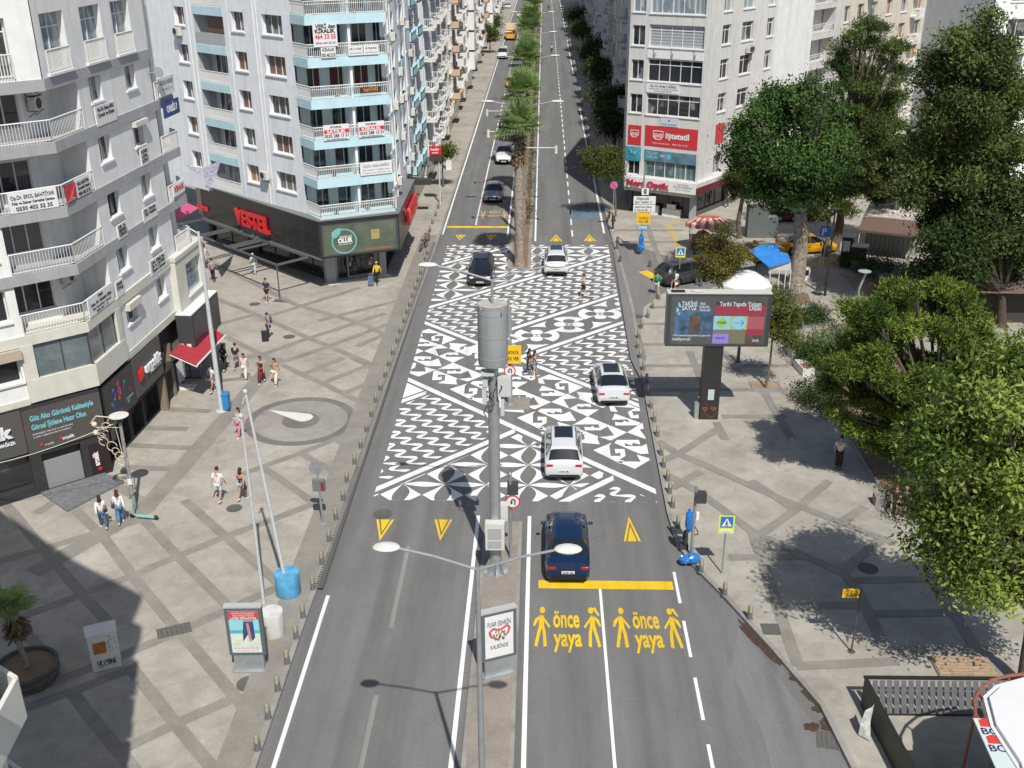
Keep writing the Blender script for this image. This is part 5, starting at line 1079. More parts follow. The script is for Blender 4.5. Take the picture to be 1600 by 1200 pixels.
def tree(label,base,clumps,n,size,kind,style='leaf',asp=.55,trunk=.25,seed=1,bark=None,cat='tree',group=None,limbs=True,name='tree',shell=.45,gap=.25,basez=0,lean=None):
    """base pixel on the ground; clumps given as (px,py,radius px,depth offset m[,flatness])"""
    bx,by=G(*base,basez) if abs(base[0])>60 or abs(base[1])>60 else base
    T=thing(name,label,cat,(bx,by,basez),0,group); rs=np.random.RandomState(seed); C=[]
    for c in clumps:
        y=by+c[3]; x,z,_=plane_xy(c[0],c[1],y); dep=(RM.T@np.array([x,y,z-HC]))[2]; r=c[2]*dep/F_; fl=c[4] if len(c)>4 else .8
        C.append((x,y,max(z,r*.6),r,r,r*fl))
    V,tn=crown(C,n,size,style,rs,asp,shell,gap); V[:,2]=np.maximum(V[:,2],.03); npmesh('crown',V,tn,LM[kind],T)
    if trunk:
        m=MB(); C_=np.array(C); top=Vector((C_[:,0].mean(),C_[:,1].mean(),C_[:,2].mean())); b0=Vector((bx,by,basez-.05)); low=min(c[2]-c[5]*.5 for c in C); low=max(low,.8)
        fk=b0.lerp(Vector((top.x,top.y,top.z)),min(.95,max(.3,(low-basez)/(top.z-basez+.01)))) ; fk=Vector((fk.x*.35+b0.x*.65,fk.y*.35+b0.y*.65,fk.z))
        mid=b0.lerp(fk,.5)+Vector((rs.normal(0,.04),rs.normal(0,.04),0))*fk.z
        m.path([b0,b0.lerp(mid,.15),mid,fk],[trunk*1.35,trunk*1.0,trunk*.85,trunk*.7],10)
        if limbs:
            for c in C:
                e=Vector(c[:3]); k=fk.lerp(e,.45)+Vector((0,0,.12*(e-fk).length*.5)); m.path([fk,k,e],[trunk*.5,trunk*.28,trunk*.10],6)
                for _ in range(3):
                    d=Vector(rs.normal(0,1,3)); d.normalize(); m.path([k.lerp(e,.6),e+d*c[3]*.75],[trunk*.12,trunk*.03],4)
        m.build('trunk',bark or BARK,T)
    return T
def rc(cx,cy,rx,ry,n,r,seed,dy=2.5,fl=.8):
    rnd=random.Random(seed); out=[]
    for i in range(n):
        a=2*math.pi*i/n*2.4; k=math.sqrt((i+.5)/n); out.append((cx+rx*k*math.cos(a)*rnd.uniform(.9,1.12),cy+ry*k*math.sin(a)*rnd.uniform(.9,1.12),r*rnd.uniform(.5,1.3),rnd.uniform(-dy,dy)*(1-.4*k),fl))
    return out
tree('broad plane tree with glossy green crown above the blue stall roof',(1243,448),rc(1238,228,88,92,48,24,1,3.2)+[(1265,128,13,0),(1300,140,14,0),(1150,205,12,0),(1210,140,12,0),(1325,215,14,0),(1180,190,24,-1),(1290,170,24,1),(1150,240,18,0),(1315,250,22,0),(1200,160,20,0)],60000,.22,'plane',seed=2,trunk=.62,bark=BARKP,shell=.5)
tree('tall dark pine rising before the pale block, top at the upper edge',(1303,392),rc(1355,110,52,82,30,19,3,2.5,.45)+rc(1345,235,72,66,32,22,4,3,.45)+[(1350,36,15,0),(1315,80,18,0),(1400,70,18,0)],80000,.25,'cedar','pine',.10,.38,5,gap=.1)
tree('low spreading pine bough clump beside the parking sign',(1290,400),rc(1290,320,38,16,7,22,8,1.5,.55),7000,.22,'olive','pine',.12,.2,6)
tree('tallest dark conifer with ragged twin tops at the right edge',(1490,500),rc(1520,160,56,122,46,21,9,3,.65)+[(1430,262,22,0),(1424,308,18,0),(1445,215,22,0),(1545,28,17,0),(1462,92,18,0),(1468,170,26,0),(1580,150,30,0),(1585,230,32,0),(1440,125,12,0)],85000,.25,'cedar','leaf',.4,.5,7,bark=BARKD,gap=.08)
tree('dense dark cedar mass left of the tallest conifer',(1450,470),rc(1497,300,52,88,32,21,11,3.5,.55)+[(1440,230,16,0)],60000,.25,'cedar','leaf',.38,.4,8,bark=BARKD,gap=.08)
tree('dark broad-leaved tree in front of the brown canopy at the right edge',(1565,510),rc(1520,378,74,62,36,22,12,3,.7)+[(1590,300,32,0),(1595,380,32,0),(1447,425,16,0)],60000,.25,'dark','leaf',.5,.34,9,bark=BARKD,gap=.12)
tree('light green tree between the pine and the hut roof',(1395,385),rc(1375,262,46,52,18,19,13,2,.55),30000,.22,'cedar','pine',.12,.25,10)
tree('big bushy bright-green pine covering the middle right',(1455,760),rc(1430,565,124,114,66,25,14,2.6,.58)+[(1303,640,13,0,.6),(1320,655,15,0,.6),(1340,672,17,0,.6),(1365,690,19,.3,.6),(1395,704,20,0,.6),(1425,716,21,0,.6),(1450,700,22,.4,.6)]+[(1310,560,24,0),(1330,480,22,0),(1500,470,30,0),(1540,560,30,0),(1470,450,24,0),(1400,460,26,0),(1297,600,20,0),(1560,640,34,0),(1520,690,34,0)],180000,.19,'pine','pine',.11,.34,11,bark=BARK,gap=.12,shell=.55)
tree('leafy yellow-green tree in the right foreground casting a large shadow on the pavement',(1600,1075),rc(1570,740,130,172,74,34,17,2.6,.75)+[(1460,800,34,0),(1450,690,28,0),(1510,580,34,0),(1600,560,40,0),(1480,880,26,-.5),(1540,920,36,-.8),(1640,900,60,0),(1440,850,22,-.3)],72000,.20,'ficus','leaf',.42,.26,12,bark=BARK,gap=.15,shell=.5)
tree('small golden-leaved tree beside the grey car',(1128,487),rc(1125,400,30,42,12,17,19,1.3),9000,.15,'autumn',seed=13,trunk=.09)
tree('young golden tree in a square pit behind the big screen',(1196,606),rc(1218,497,24,40,10,14,21,1.0),7000,.13,'young',seed=14,trunk=.07)
tree('small round street tree on the right kerb near the pink round sign',(962,338),rc(942,252,24,20,9,14,22,1.1),7500,.17,'olive',seed=15,trunk=.1)
tree('small pine with two trunks beside the optician building',(1155,372),rc(1160,285,30,26,9,18,24,1.5,.6),8000,.22,'olive','pine',.12,.22,16)
tree('small green tree on the left pavement above the red hanging sign',(693,292),rc(692,238,11,11,5,9,25,.8),3000,.18,'olive',seed=17,trunk=.09,group=None)
for i,(bx,by,r,lab) in enumerate(((8.0,118,2.6,'shaded street tree nearest on the right row, left of the shaded white block'),(8.2,136,2.7,'second shaded street tree up the right pavement'),(8.0,158,2.8,'third shaded street tree up the right pavement'),(8.0,186,3.2,'fourth shaded street tree up the right pavement'),(8.0,222,3.6,'street tree far up the right side with sunlit top'),(8.0,262,3.6,'last street tree at the top right of the avenue'))):
    T=thing('tree',lab,'tree',(bx,by,0)); rs=np.random.RandomState(60+i)
    cl=[(bx+rs.uniform(-1,1)*r*.5,by+rs.uniform(-1,1)*r*.9,3.6+rs.uniform(-.8,1.4),r*.5,r*.6,r*.42) for _ in range(8)]; V,tn=crown(cl,5000,.26,'leaf',rs); npmesh('crown',V,tn,LM['dark'],T); m=MB(); m.path([(bx,by,0),(bx,by,3.2),(bx+.2,by,4)],[.16,.12,.05],7); m.build('trunk',BARKD,T)
for i,(px,py,kx,lab) in enumerate(((782,22,-10.2,'small pale tree on the far left pavement beside the truck'),(775,34,-10.4,'bush tree behind the stalls far up the left pavement'))):
    y=[235,215][i]; T=thing('tree',lab,'tree',(kx,y,0)); rs=np.random.RandomState(80+i); cl=[(kx+rs.uniform(-1,1),y+rs.uniform(-1.5,1.5),4+rs.uniform(-.8,1.2),1.2,1.3,1.) for _ in range(6)]; V,tn=crown(cl,2500,.28,'leaf',rs); npmesh('crown',V,tn,LM['olive'],T); m=MB(); m.path([(kx,y,0),(kx,y,4)],[.14,.06],7); m.build('trunk',BARK,T)
# shrubs
def shrub(label,px,rx,ry,h,n,size,kind,seed,name='shrub',rz=0):
    x,y=G(*px); T=thing(name,label,'shrub' if name=='shrub' else 'hedge',(x,y,0)); rs=np.random.RandomState(seed); k=max(3,int(3+rx*ry)); cl=[]
    for i in range(k):
        a,b=rs.uniform(-1,1)*rx,rs.uniform(-1,1)*ry; cl.append((x+a*math.cos(rz)-b*math.sin(rz),y+a*math.sin(rz)+b*math.cos(rz),h*.5,min(rx,.9)+.15,min(ry,.9)+.15,h*.5))
    V,tn=crown(cl,n,size,'leaf',rs,.5,.3,.3); V[:,2]=np.abs(V[:,2])+.02; npmesh('foliage',V,tn,LM[kind],T)
    m=MB()
    for c in cl[:6]: m.path([(c[0],c[1],0),(c[0]+rs.normal(0,.1),c[1],h*.6)],[.03,.01],4)
    m.build('stem',BARKD,T); return T
shrub('clipped dark hedge behind the young tree and the screen',(1290,505),3.2,1.2,1.1,7000,.12,'dark',1,'hedge',.0)
shrub('green hedge along the path right of the benches',(1268,560),1.2,2.6,1.4,8000,.12,'shrub',2,'hedge',.1)
shrub('pale leaved shrub at the left foot of the big pine',(1300,560),1.0,2.0,2.0,4500,.14,'silver',3)
shrub('dark shrub under the big pine beside the seated pair',(1392,790),.9,1.4,1.3,4200,.11,'dark',4)
shrub('low dark shrub below the second bench',(1290,650),.9,2.0,1.3,4500,.12,'dark',5)
shrub('broad-leaved bush standing just behind the top of the big screen',(1135,505),1.3,.6,1.7,1500,.2,'plane',6)
shrub('hedge behind the ticket machine on the dry earth',(1365,425),2.6,1.2,1.2,6000,.14,'shrub',7,'hedge',-.4)
shrub('hedge right of the ticket machine running under the conifers',(1420,455),2.6,1.6,1.2,6000,.14,'dark',8,'hedge',-.4)
shrub('flowering weeds at the foot of the plane tree',(1228,470),.9,.5,1.2,2500,.12,'silver',9)
# palms
def frond(rs,o,az,el,L,out,tn,dead=False,fan=True):
    # costapalmate leaf: stalk plus a fan of narrow blades
    d=Vector((math.cos(az)*math.cos(el),math.sin(az)*math.cos(el),math.sin(el))); st=L*.42; e=o+d*st; droop=Vector((0,0,-1)); side=d.cross(Vector((0,0,1))).normalized(); up=side.cross(d).normalized(); tint=rs.uniform(.1,.9)
    w=.012*L+.008; out.append((o-side*w,o+side*w,e+side*w,e-side*w)); tn.append(.9)
    nb=17
    for i in range(nb):
        a=(i/(nb-1)-.5)*3.4; bl=L*.62*(1-.22*abs(a)/1.7)*rs.uniform(.85,1.1); dir_=(d*math.cos(a)+side*math.sin(a)+up*.12).normalized(); m_=e+dir_*bl*.6; t_=m_+(dir_+droop*(.55 if not dead else 1.2)).normalized()*bl*.4
        s2=dir_.cross(up).normalized()*(.028*L)
        out.append((e,m_+s2,t_,m_-s2)); tn.append(min(1,max(0,tint+rs.normal(0,.12))))
def palm_parts(T,bx,by,h,R,nf,seed,tr=.33):
    rs=np.random.RandomState(seed); c=Vector((bx,by,h)); Q=[];tn=[]
    for i in range(nf):
        frond(rs,c+Vector((0,0,rs.uniform(-.3,.3))),i*2.4+rs.uniform(-.3,.3),math.radians(82-100*(i/nf)+rs.uniform(-8,8)),R*rs.uniform(.8,1.1),Q,tn)
    V=np.array([[tuple(v) for v in q] for q in Q]).reshape(-1,3); npmesh('crown',V,np.array(tn),LM['palm'],T)
    Q=[];tn=[]
    for i in range(260):
        z=h-.3-rs.random()*h*.22; a=rs.uniform(0,6.28); p=c+Vector((math.cos(a)*tr*1.05,math.sin(a)*tr*1.05,z-h)); d=Vector((math.cos(a)*.8,math.sin(a)*.8,-.5)); sd=Vector((-math.sin(a),math.cos(a),0))*.07; L=rs.uniform(.25,.5)
        Q.append((p-sd,p+sd,p+d*L+sd*.5,p+d*L-sd*.5)); tn.append(rs.random())
    V=np.array([[tuple(v) for v in q] for q in Q]).reshape(-1,3); npmesh('dead_fronds',V,np.array(tn),LM['deadpalm'],T)
    m=MB(); n=14; pts=[(bx+.03*math.sin(i*.5+seed),by+.03*math.cos(i*.4+seed),T.location.z+(h-T.location.z)*i/n) for i in range(n+1)]; m.path(pts,[tr*(1.25 if i==0 else 1.0) for i in range(n+1)],12); m.build('trunk',BARKP,T)
pal=[(77.6,11.0,'nearest median palm, thick bare trunk rising from the painted crossing'),(90,11.3,'second palm along the median'),(99,11.4,'third palm along the median'),(109,11.6,'fourth palm along the median'),(121,11.8,'fifth palm along the median'),(135,12.0,'sixth palm along the median'),(151,12.2,'seventh palm along the median'),(170,12.6,'eighth palm along the median near the top edge'),(188,12.6,'ninth palm along the median at the top edge'),(207,12.8,'tenth palm along the median at the top edge'),(230,13,'eleventh palm along the median at the top edge'),(256,13,'last and smallest palm of the median at the top edge')]
for i,(y,h,lab) in enumerate(pal):
    x=-1.72; T=thing('palm_tree',lab,'palm tree',(x,y,-.03),0,'palms along the median'); palm_parts(T,x,y,h-.6+[0,.3,-.5,.4,-.3,.5,0,.2,.3,0,.4,.2][i],[2.4,2.2,2.1,2.3,2.1,2.4,2.3,2.4,2.5,2.5,2.6,2.6][i],34,20+i,.36 if i==0 else .30)
x,y=G(45,1060); T=thing('palm_tree','small potted palm in the building shadow at the lower left','palm tree',(x,y,.55)); palm_parts(T,x,y,2.9,.95,24,33,.10); 
T=thing('planter','large round dark planter holding the small palm','planter',(x,y,0)); m=MB(); m.lathe([(.85,0),(1.02,.05),(1.08,.3),(1.0,.45),(1.08,.5),(1.10,.6),(.98,.62),(.95,.5),(.01,.48)],(x,y,0),28); m.build('bowl',mat('planter_stone',(.10,.085,.07),.85,nscale=6,namt=.3),T); m=MB(); m.lathe([(.94,.50),(.01,.53)],(x,y,0),24); m.build('soil',SOIL,T)
# right side park ground
s=MB(); sheet(s,[G(*p,.006) for p in ((1318,432),(1338,425),(1400,440),(1480,500),(1420,520),(1360,470))],.006); struct(s,'dry_ground',DRY)
s=MB(); sheet(s,[G(*p,.008) for p in ((1270,520),(1330,500),(1420,560),(1450,800),(1400,790),(1330,690),(1290,620))],.008); struct(s,'dry_ground',SOIL)
s=MB(); sheet(s,[G(*p,.007) for p in ((1180,458),(1262,458),(1268,474),(1200,476))],.007); struct(s,'planting_bed',SOIL)
s=MB(); c=G(1197,604); s.prism([(c[0]-.75,c[1]-.7),(c[0]+.75,c[1]-.7),(c[0]+.75,c[1]+.6),(c[0]-.75,c[1]+.6)],.0,.012); struct(s,'tree_pit',DRY)
m=MB(); c=G(1197,604); m.box(c[0]-.85,c[1]-.8,0,c[0]+.85,c[1]-.7,.05); m.box(c[0]-.85,c[1]+.6,0,c[0]+.85,c[1]+.7,.05); m.box(c[0]-.85,c[1]-.7,0,c[0]-.75,c[1]+.6,.05); m.box(c[0]+.75,c[1]-.7,0,c[0]+.85,c[1]+.6,.05); struct(m,'kerb',KERB)
m=MB()
pts=[G(*p) for p in ((1316,428),(1355,475),(1392,520))]
for a,b in zip(pts[:-1],pts[1:]): m.tube((*a,.03),(*b,.03),.08,n=4)
pts=[G(*p) for p in ((1330,690),(1372,760),(1400,800))]
for a,b in zip(pts[:-1],pts[1:]): m.tube((*a,.03),(*b,.03),.08,n=4)
struct(m,'kerb',KERB)
# hedge in the median
rs=np.random.RandomState(5); cl=[(-1.15,y,.35,.3,.5,.28) for y in np.arange(88,260,1.3)]; V,tn=crown(cl,9000,.12,'leaf',rs); V[:,2]=np.abs(V[:,2]); o=npmesh('ground_cover',V,tn,LM['dark'],None); o['kind']='stuff'; o['label']='low planting along the median between the palms'; o['category']='ground cover'
# ================================================================ VEHICLES
def carpaint(name,c,metal=.0,rough=.28): return mat(name,c,rough,metal,coat=.6)
TYRE=mat('tyre',(.02,.02,.02),.85); RIM=mat('rim',(.45,.45,.46),.3,.9); CGL=mat('car_glass',(.012,.016,.02),.04,spec=.9); LRED=mat('tail_light',(.45,.01,.015),.2,coat=.6); LWH=mat('head_light',(.75,.77,.8),.1,spec=.9); PLT=mat('number_plate',(.72,.72,.70),.5); BLK=mat('car_black',(.015,.015,.016),.5); CHR=mat('chrome',(.6,.6,.62),.15,1.); YPL=mat('plate_text',(.03,.03,.03),.6)
PROF={
# x, half width, bottom z, belt z, top z, half top width, flags of the segment starting here: s side glass, t top glass
'sedan':dict(L=4.6,W=1.82,H=1.45,wx=(-1.36,1.38),st=[(-2.30,.74,.36,.62,.66,.66,''),(-2.24,.85,.28,.92,1.00,.72,''),(-2.12,.88,.24,.96,1.06,.74,''),(-1.82,.90,.22,.98,1.09,.73,'t'),(-1.62,.90,.22,.98,1.14,.70,'st'),(-1.02,.91,.2,.97,1.40,.60,'s'),(-.10,.91,.2,.96,1.46,.60,''),(-.02,.91,.2,.955,1.46,.60,'s'),(.45,.91,.2,.95,1.42,.59,'st'),(1.12,.91,.2,.93,1.06,.70,'t'),(1.28,.90,.22,.90,1.0,.74,''),(1.95,.87,.24,.80,.88,.68,''),(2.20,.78,.28,.64,.70,.60,''),(2.30,.66,.36,.52,.56,.5,'')]),
'suv':dict(L=4.45,W=1.86,H=1.64,wx=(-1.32,1.36),st=[(-2.22,.78,.40,.70,.74,.70,''),(-2.17,.88,.32,1.0,1.06,.76,''),(-2.08,.90,.26,1.06,1.14,.74,'t'),(-1.72,.92,.24,1.07,1.52,.64,''),(-1.60,.92,.24,1.07,1.58,.63,'s'),(-.95,.93,.22,1.05,1.64,.63,'s'),(-.08,.93,.22,1.03,1.66,.62,''),(.0,.93,.22,1.03,1.66,.62,'s'),(.55,.93,.22,1.01,1.60,.61,'st'),(1.18,.92,.22,1.0,1.14,.72,'t'),(1.30,.91,.24,.98,1.08,.76,''),(1.92,.88,.26,.90,.97,.70,''),(2.15,.80,.30,.72,.78,.62,''),(2.23,.70,.38,.58,.62,.54,'')]),
'van':dict(L=4.9,W=1.9,H=1.95,wx=(-1.5,1.55),st=[(-2.45,.88,.35,1.1,1.86,.80,''),(-2.40,.93,.28,1.15,1.95,.80,''),(-1.2,.94,.26,1.15,1.97,.80,''),(.35,.94,.26,1.15,1.95,.80,'s'),(1.0,.94,.26,1.12,1.88,.74,'st'),(1.62,.93,.26,1.08,1.22,.78,''),(2.2,.86,.3,.9,.98,.70,''),(2.45,.74,.38,.66,.7,.6,'')]),
'pickup':dict(L=5.1,W=1.88,H=1.75,wx=(-1.6,1.55),st=[(-2.55,.90,.45,.95,1.05,.86,''),(-2.5,.92,.38,1.0,1.08,.88,''),(-.72,.92,.34,1.05,1.10,.88,'t'),(-.55,.92,.34,1.06,1.70,.66,'s'),(.0,.93,.32,1.06,1.75,.65,'s'),(.62,.93,.32,1.05,1.68,.64,'st'),(1.2,.92,.32,1.03,1.18,.74,''),(2.1,.88,.36,.95,1.02,.74,''),(2.45,.82,.4,.78,.84,.68,''),(2.55,.74,.45,.64,.68,.6,'')]),
}
def wheel(par,x,y,r=.33,w_=.22):
    m=MB(); q=Matrix.Rotation(math.pi/2,3,'X'); s_=1 if y>0 else -1
    m.lathe([(r*.62,-w_/2),(r*.93,-w_/2),(r,-w_/2+.03),(r,w_/2-.03),(r*.93,w_/2),(r*.62,w_/2)],(x,y,r),22,0,True,q); t=m.build('wheel',TYRE,par,world=False)
    m=MB(); m.lathe([(.001,s_*-(w_/2-.02)),(r*.6,s_*-(w_/2-.04)),(r*.64,s_*-(w_/2))],(x,y,r),18,0,True,q)
    for k in range(5):
        a=k*1.2566; m.tube((x,y+s_*(w_/2-.015),r),(x+math.cos(a)*r*.58,y+s_*(w_/2-.005),r+math.sin(a)*r*.58),.03,n=4)
    m.build('rim',RIM,t,world=False)
def car(kind,label,px,py,heading,paint,group=None,cat='car',name='car',z=RZ,z_world=None,extra=(),rear=True,xy=None,plate='35 BK 482',k=1.,top=None):
    P_=PROF[kind]; x0,y0=xy if xy else G(px,py,z); T=thing(name,label,cat,(x0,y0,z+.0085),heading,group); T.scale=(k,k,k)
    st=P_['st']; r=.33 if kind!='pickup' else .38; S_=[]
    # resample with wheel arch stations
    base=[list(s) for s in st]; xs=sorted(set([s[0] for s in base]+[wx+d for wx in P_['wx'] for d in (-.42,-.39,-.30,-.16,0,.16,.30,.39,.42)]))
    def interp(x):
        for a,b in zip(base[:-1],base[1:]):
            if a[0]-1e-6<=x<=b[0]+1e-6:
                t=(x-a[0])/(b[0]-a[0]); 
                fl=a[6] if x<b[0]-1e-6 else b[6]
                return [x]+[a[i]+(b[i]-a[i])*t for i in range(1,6)]+[fl]
        return list(base[-1])
    m=MB(); g=MB(); secs=[]
    for x in xs:
        s=interp(x); w,zb,bz,tz,tw=s[1:6]; zz_=zb
        for wx in P_['wx']:
            d=abs(x-wx)
            if d<=.40: zz_=max(zz_,r+math.sqrt(max(0,.40**2-d*d))*.98)
        zm=max((zb+bz)*.5+.06,zz_+.03); half=[(0,zb),(w*.80,zb),(w*.80,zz_) if zz_>zb+.02 else (w*.90,zb),(w*.985,zz_+.0 if zz_>zb+.02 else zb+.10),(w,zm),(w*.975,bz-.03),(w*.93,bz),(tw+.0,tz-.05 if tz-bz>.2 else bz+(tz-bz)*.6),(tw*.80,tz-.005),(tw*.35,tz+.012),(0,tz+.016)]
        secs.append((x,half,s[6]))
    n=len(secs[0][1]); vs=[]
    for x,h,_ in secs:
        vs+= [(x,y,z_) for y,z_ in h]+[(x,-y,z_) for y,z_ in h[1:-1]][::-1]
    N=2*n-2; body=[];glass=[]
    for i in range(len(secs)-1):
        fl=secs[i][2]
        for j in range(N):
            jj=(j+1)%N; f=(i*N+j,i*N+jj,(i+1)*N+jj,(i+1)*N+j)
            strip=j if j<n-1 else N-1-j
            isg=('s' in fl and strip==6) or ('t' in fl and strip in (7,8,9))
            (glass if isg else body).append(f)
    m.add(vs,body,0,True); m.f.append(list(range(N))[::-1]); m.m.append(0); m.sm.append(False); m.f.append([(len(secs)-1)*N+i for i in range(N)]); m.m.append(0); m.sm.append(False)
    m.box(-P_['L']/2+.25,-P_['W']/2+.18,.16,P_['L']/2-.3,P_['W']/2-.18,.42,1)
    b=m.build('body',[paint,BLK],T,world=False); b['paint']=1; del b['paint']
    if glass:
        gv=[];gf=[]; used={}
        for f in glass:
            q=[]
            for i in f:
                if i not in used: used[i]=len(gv); gv.append(vs[i])
                q.append(used[i])
            gf.append(q)
        g.add(gv,gf,0,True); g.build('windows',CGL,T,world=False)
    for wx in P_['wx']:
        for sy in (-1,1): wheel(T,wx,sy*(P_['W']/2-.12),r)
    h=P_['L']/2; W2=P_['W']/2
    zt={'sedan':.84,'suv':.93,'van':1.0,'pickup':.8}[kind]; zh={'sedan':.64,'suv':.76,'van':.8,'pickup':.82}[kind]
    for sy in (-1,1):
        m=MB(); m.obox((-h+.0,sy*(W2-.10)-.0,zt-.08),(.28,sy*.055,0),(0,-sy*.30,0),(0.01,0,.10)); m.build('tail_light',LRED,T,world=False)
        m=MB(); m.obox((h-.34,sy*(W2-.09),zh-.05),(.30,-sy*.12,-.03),(0,-sy*.26,0),(-.02,0,.12)); m.build('head_light',LWH,T,world=False)
        m=MB(); m.ell(((.85 if kind!='van' else 1.2),sy*(W2+.10),(1.0 if kind=='sedan' else 1.08)),(.09,.11,.075),10,6); m.build('mirror',paint,T,world=False)
    for sx in (-1,1):
        m=MB(); zz2=.62 if sx<0 else .42; m.box(sx*h-.02,-.26,zz2-.06,sx*h+.025,.26,zz2+.06); pl=m.build('number_plate',PLT,T,world=False)
        m=MB(); text(m,plate,(sx*(h+.03),-.22*sx,zz2-.04),(0,sx,0),(0,0,1),.08,.44,0,bold=.02); m.build('lettering',YPL,pl,world=False)
    m=MB(); m.box(h-.06,-.5,.40,h+.012,.5,.62); m.build('grille',BLK,T,world=False)
    m=MB(); m.box(-h-.012,-.72,.28,-h+.1,.72,.42); m.build('bumper_trim',BLK if kind!='van' else BLK,T,world=False)
    if 'rails' in extra:
        for sy in (-1,1):
            m=MB(); m.path([(-1.5,sy*.60,1.60),(-1.3,sy*.60,1.70),(.3,sy*.60,1.71),(.5,sy*.60,1.63)],.018,6); m.build('roof_rail',CHR,T,world=False)
    if 'sunroof' in extra:
        zt_={'suv':1.676,'sedan':1.476}[kind]; m=MB(); m.prism([(-.75,-.44),(.42,-.44),(.42,.44),(-.75,.44)],zt_-.03,zt_+.008); m.build('sunroof',CGL,T,world=False)
    if 'taxi' in extra:
        m=MB(); m.box(-.1,-.25,1.45,.08,.25,1.62); sg=m.build('roof_sign',mat('taxi_sign',(.75,.6,.08),.5),T,world=False); m=MB(); text(m,'TAKSİ',(-.105,.2,1.49),(0,-1,0),(0,0,1),.1,.4,0,bold=.03); text(m,'TAKSİ',(.085,-.2,1.49),(0,1,0),(0,0,1),.1,.4,0,bold=.03); m.build('lettering',TK,sg,world=False)
    return T
up=R_(90); dn=R_(-90)
def below(px,py,dist,z=RZ): x,y=G(px,py,z); return (x,y)
NAVY=carpaint('paint_navy',(.008,.028,.085),.3,.25); CWH=carpaint('paint_white',(.60,.61,.62)); CBK=carpaint('paint_black',(.012,.013,.016),.2); CSI=carpaint('paint_silver',(.30,.31,.32),.7,.3); CGR=carpaint('paint_grey',(.06,.062,.066),.4,.3); CYE=carpaint('paint_taxi',(.75,.38,.01)); COLV=carpaint('paint_green',(.05,.05,.03))
x,y=G(888,914,RZ); car('sedan','dark blue sedan stopped on the yellow bar, seen from behind',0,0,up,NAVY,xy=(x-.02,y+2.25))
x,y=G(881,753,RZ); car('suv','white SUV with a black glass roof driving over the petal pattern',0,0,up,CWH,xy=(x,y+2.15),extra=('rails','sunroof'))
x,y=G(957,637,RZ); car('sedan','white sedan with a dark roof panel beside the wave pattern on the right',0,0,up+.03,CWH,xy=(x,y+2.3),extra=('sunroof',))
x,y=G(869,432,RZ); car('suv','white SUV with a dark roof at the far end of the painted crossing',0,0,up,CWH,xy=(x,y+2.1),extra=('rails','sunroof'))
x,y=G(750,449,RZ); car('suv','black compact SUV facing the viewer on the far part of the crossing',0,0,dn,CBK,xy=(x,y+2.1),extra=('sunroof',))
x,y=G(770,318,RZ); car('sedan','silver grey sedan approaching the far yellow stop bar',0,0,dn,CSI,xy=(x,y+2.2),plate='35 AL 907')
x,y=G(787,258,RZ); car('pickup','white pickup truck driving towards the viewer behind the silver sedan',0,0,dn,CWH,xy=(x,y+2.4),name='pickup_truck',cat='pickup')
x,y=G(795,202,RZ); car('sedan','dark car half hidden behind the nearest median palm',0,0,dn,CGR,xy=(x-.3,y+2.2))
x,y=G(806,138,RZ); car('sedan','yellow taxi half hidden by the palms in the far left lane',0,0,dn,CYE,xy=(x-.7,y+2.2),extra=('taxi',),group='yellow taxis')
x,y=G(785,93,RZ); car('van','white van far up the left lane, driving towards the viewer',0,0,dn,CWH,xy=(x,y+2.4),name='van',cat='van')
x,y=G(802,14,RZ); car('sedan','white car at the very top of the left lane',0,0,dn,CWH,xy=(x-1.6,y+2.4))
x,y=G(818,28,RZ); car('sedan','white car mostly hidden by palm fronds near the top of the avenue',0,0,dn,CWH,xy=(x-.8,y+2.4))
x,y=G(1072,444,0); car('suv','dark grey SUV crossing at the mouth of the side road',0,0,R_(28),CGR,xy=(x,y+.7),z=0.)
x,y=G(1262,398,0); car('sedan','yellow taxi parked behind the plane tree trunk',0,0,R_(8),CYE,xy=(x,y+.8),z=0.,extra=('taxi',),group='yellow taxis')
x,y=G(1178,408,0); car('sedan','yellow taxi parked left of the blue stall roof',0,0,R_(200),CYE,xy=(x,y),z=0.,extra=('taxi',),group='yellow taxis')
x,y=G(1235,342,0); car('sedan','black car parked in the deep shade behind the plane tree',0,0,R_(12),CBK,xy=(x,y),z=0.)
x,y=G(1340,372,0); car('sedan','red car parked in the shade by the conifers',0,0,R_(10),carpaint('paint_red',(.25,.02,.02)),xy=(x-3,y+6),z=0.)
# truck
x,y=G(797,64,RZ); T=thing('truck','yellow lorry with a pale box body parked far up the left side','truck',(x+.2,y+3.5,RZ+.008),dn); m=MB(); m.prism([(-3.2,-1.15),(1.5,-1.15),(1.5,1.15),(-3.2,1.15)],.9,3.1); m.build('box_body',mat('lorry_box',(.62,.50,.38),.6),T,world=False); m=MB(); m.prism([(1.6,-1.05),(3.0,-1.05),(3.2,-.9),(3.2,.9),(3.0,1.05),(1.6,1.05)],.5,1.4); m.prism([(1.6,-1.0),(2.8,-1.0),(2.8,1.0),(1.6,1.0)],1.4,2.25); m.box(-3.2,-.5,.5,3.0,.5,.9,1); m.build('cab',[CYE,BLK],T,world=False); m=MB(); m.box(2.79,-.9,1.45,2.83,.9,2.1); m.build('windscreen',CGL,T,world=False)
for wx in (-2.2,2.3):
    for sy in (-1,1): wheel(T,wx,sy*.95,.42,.3)
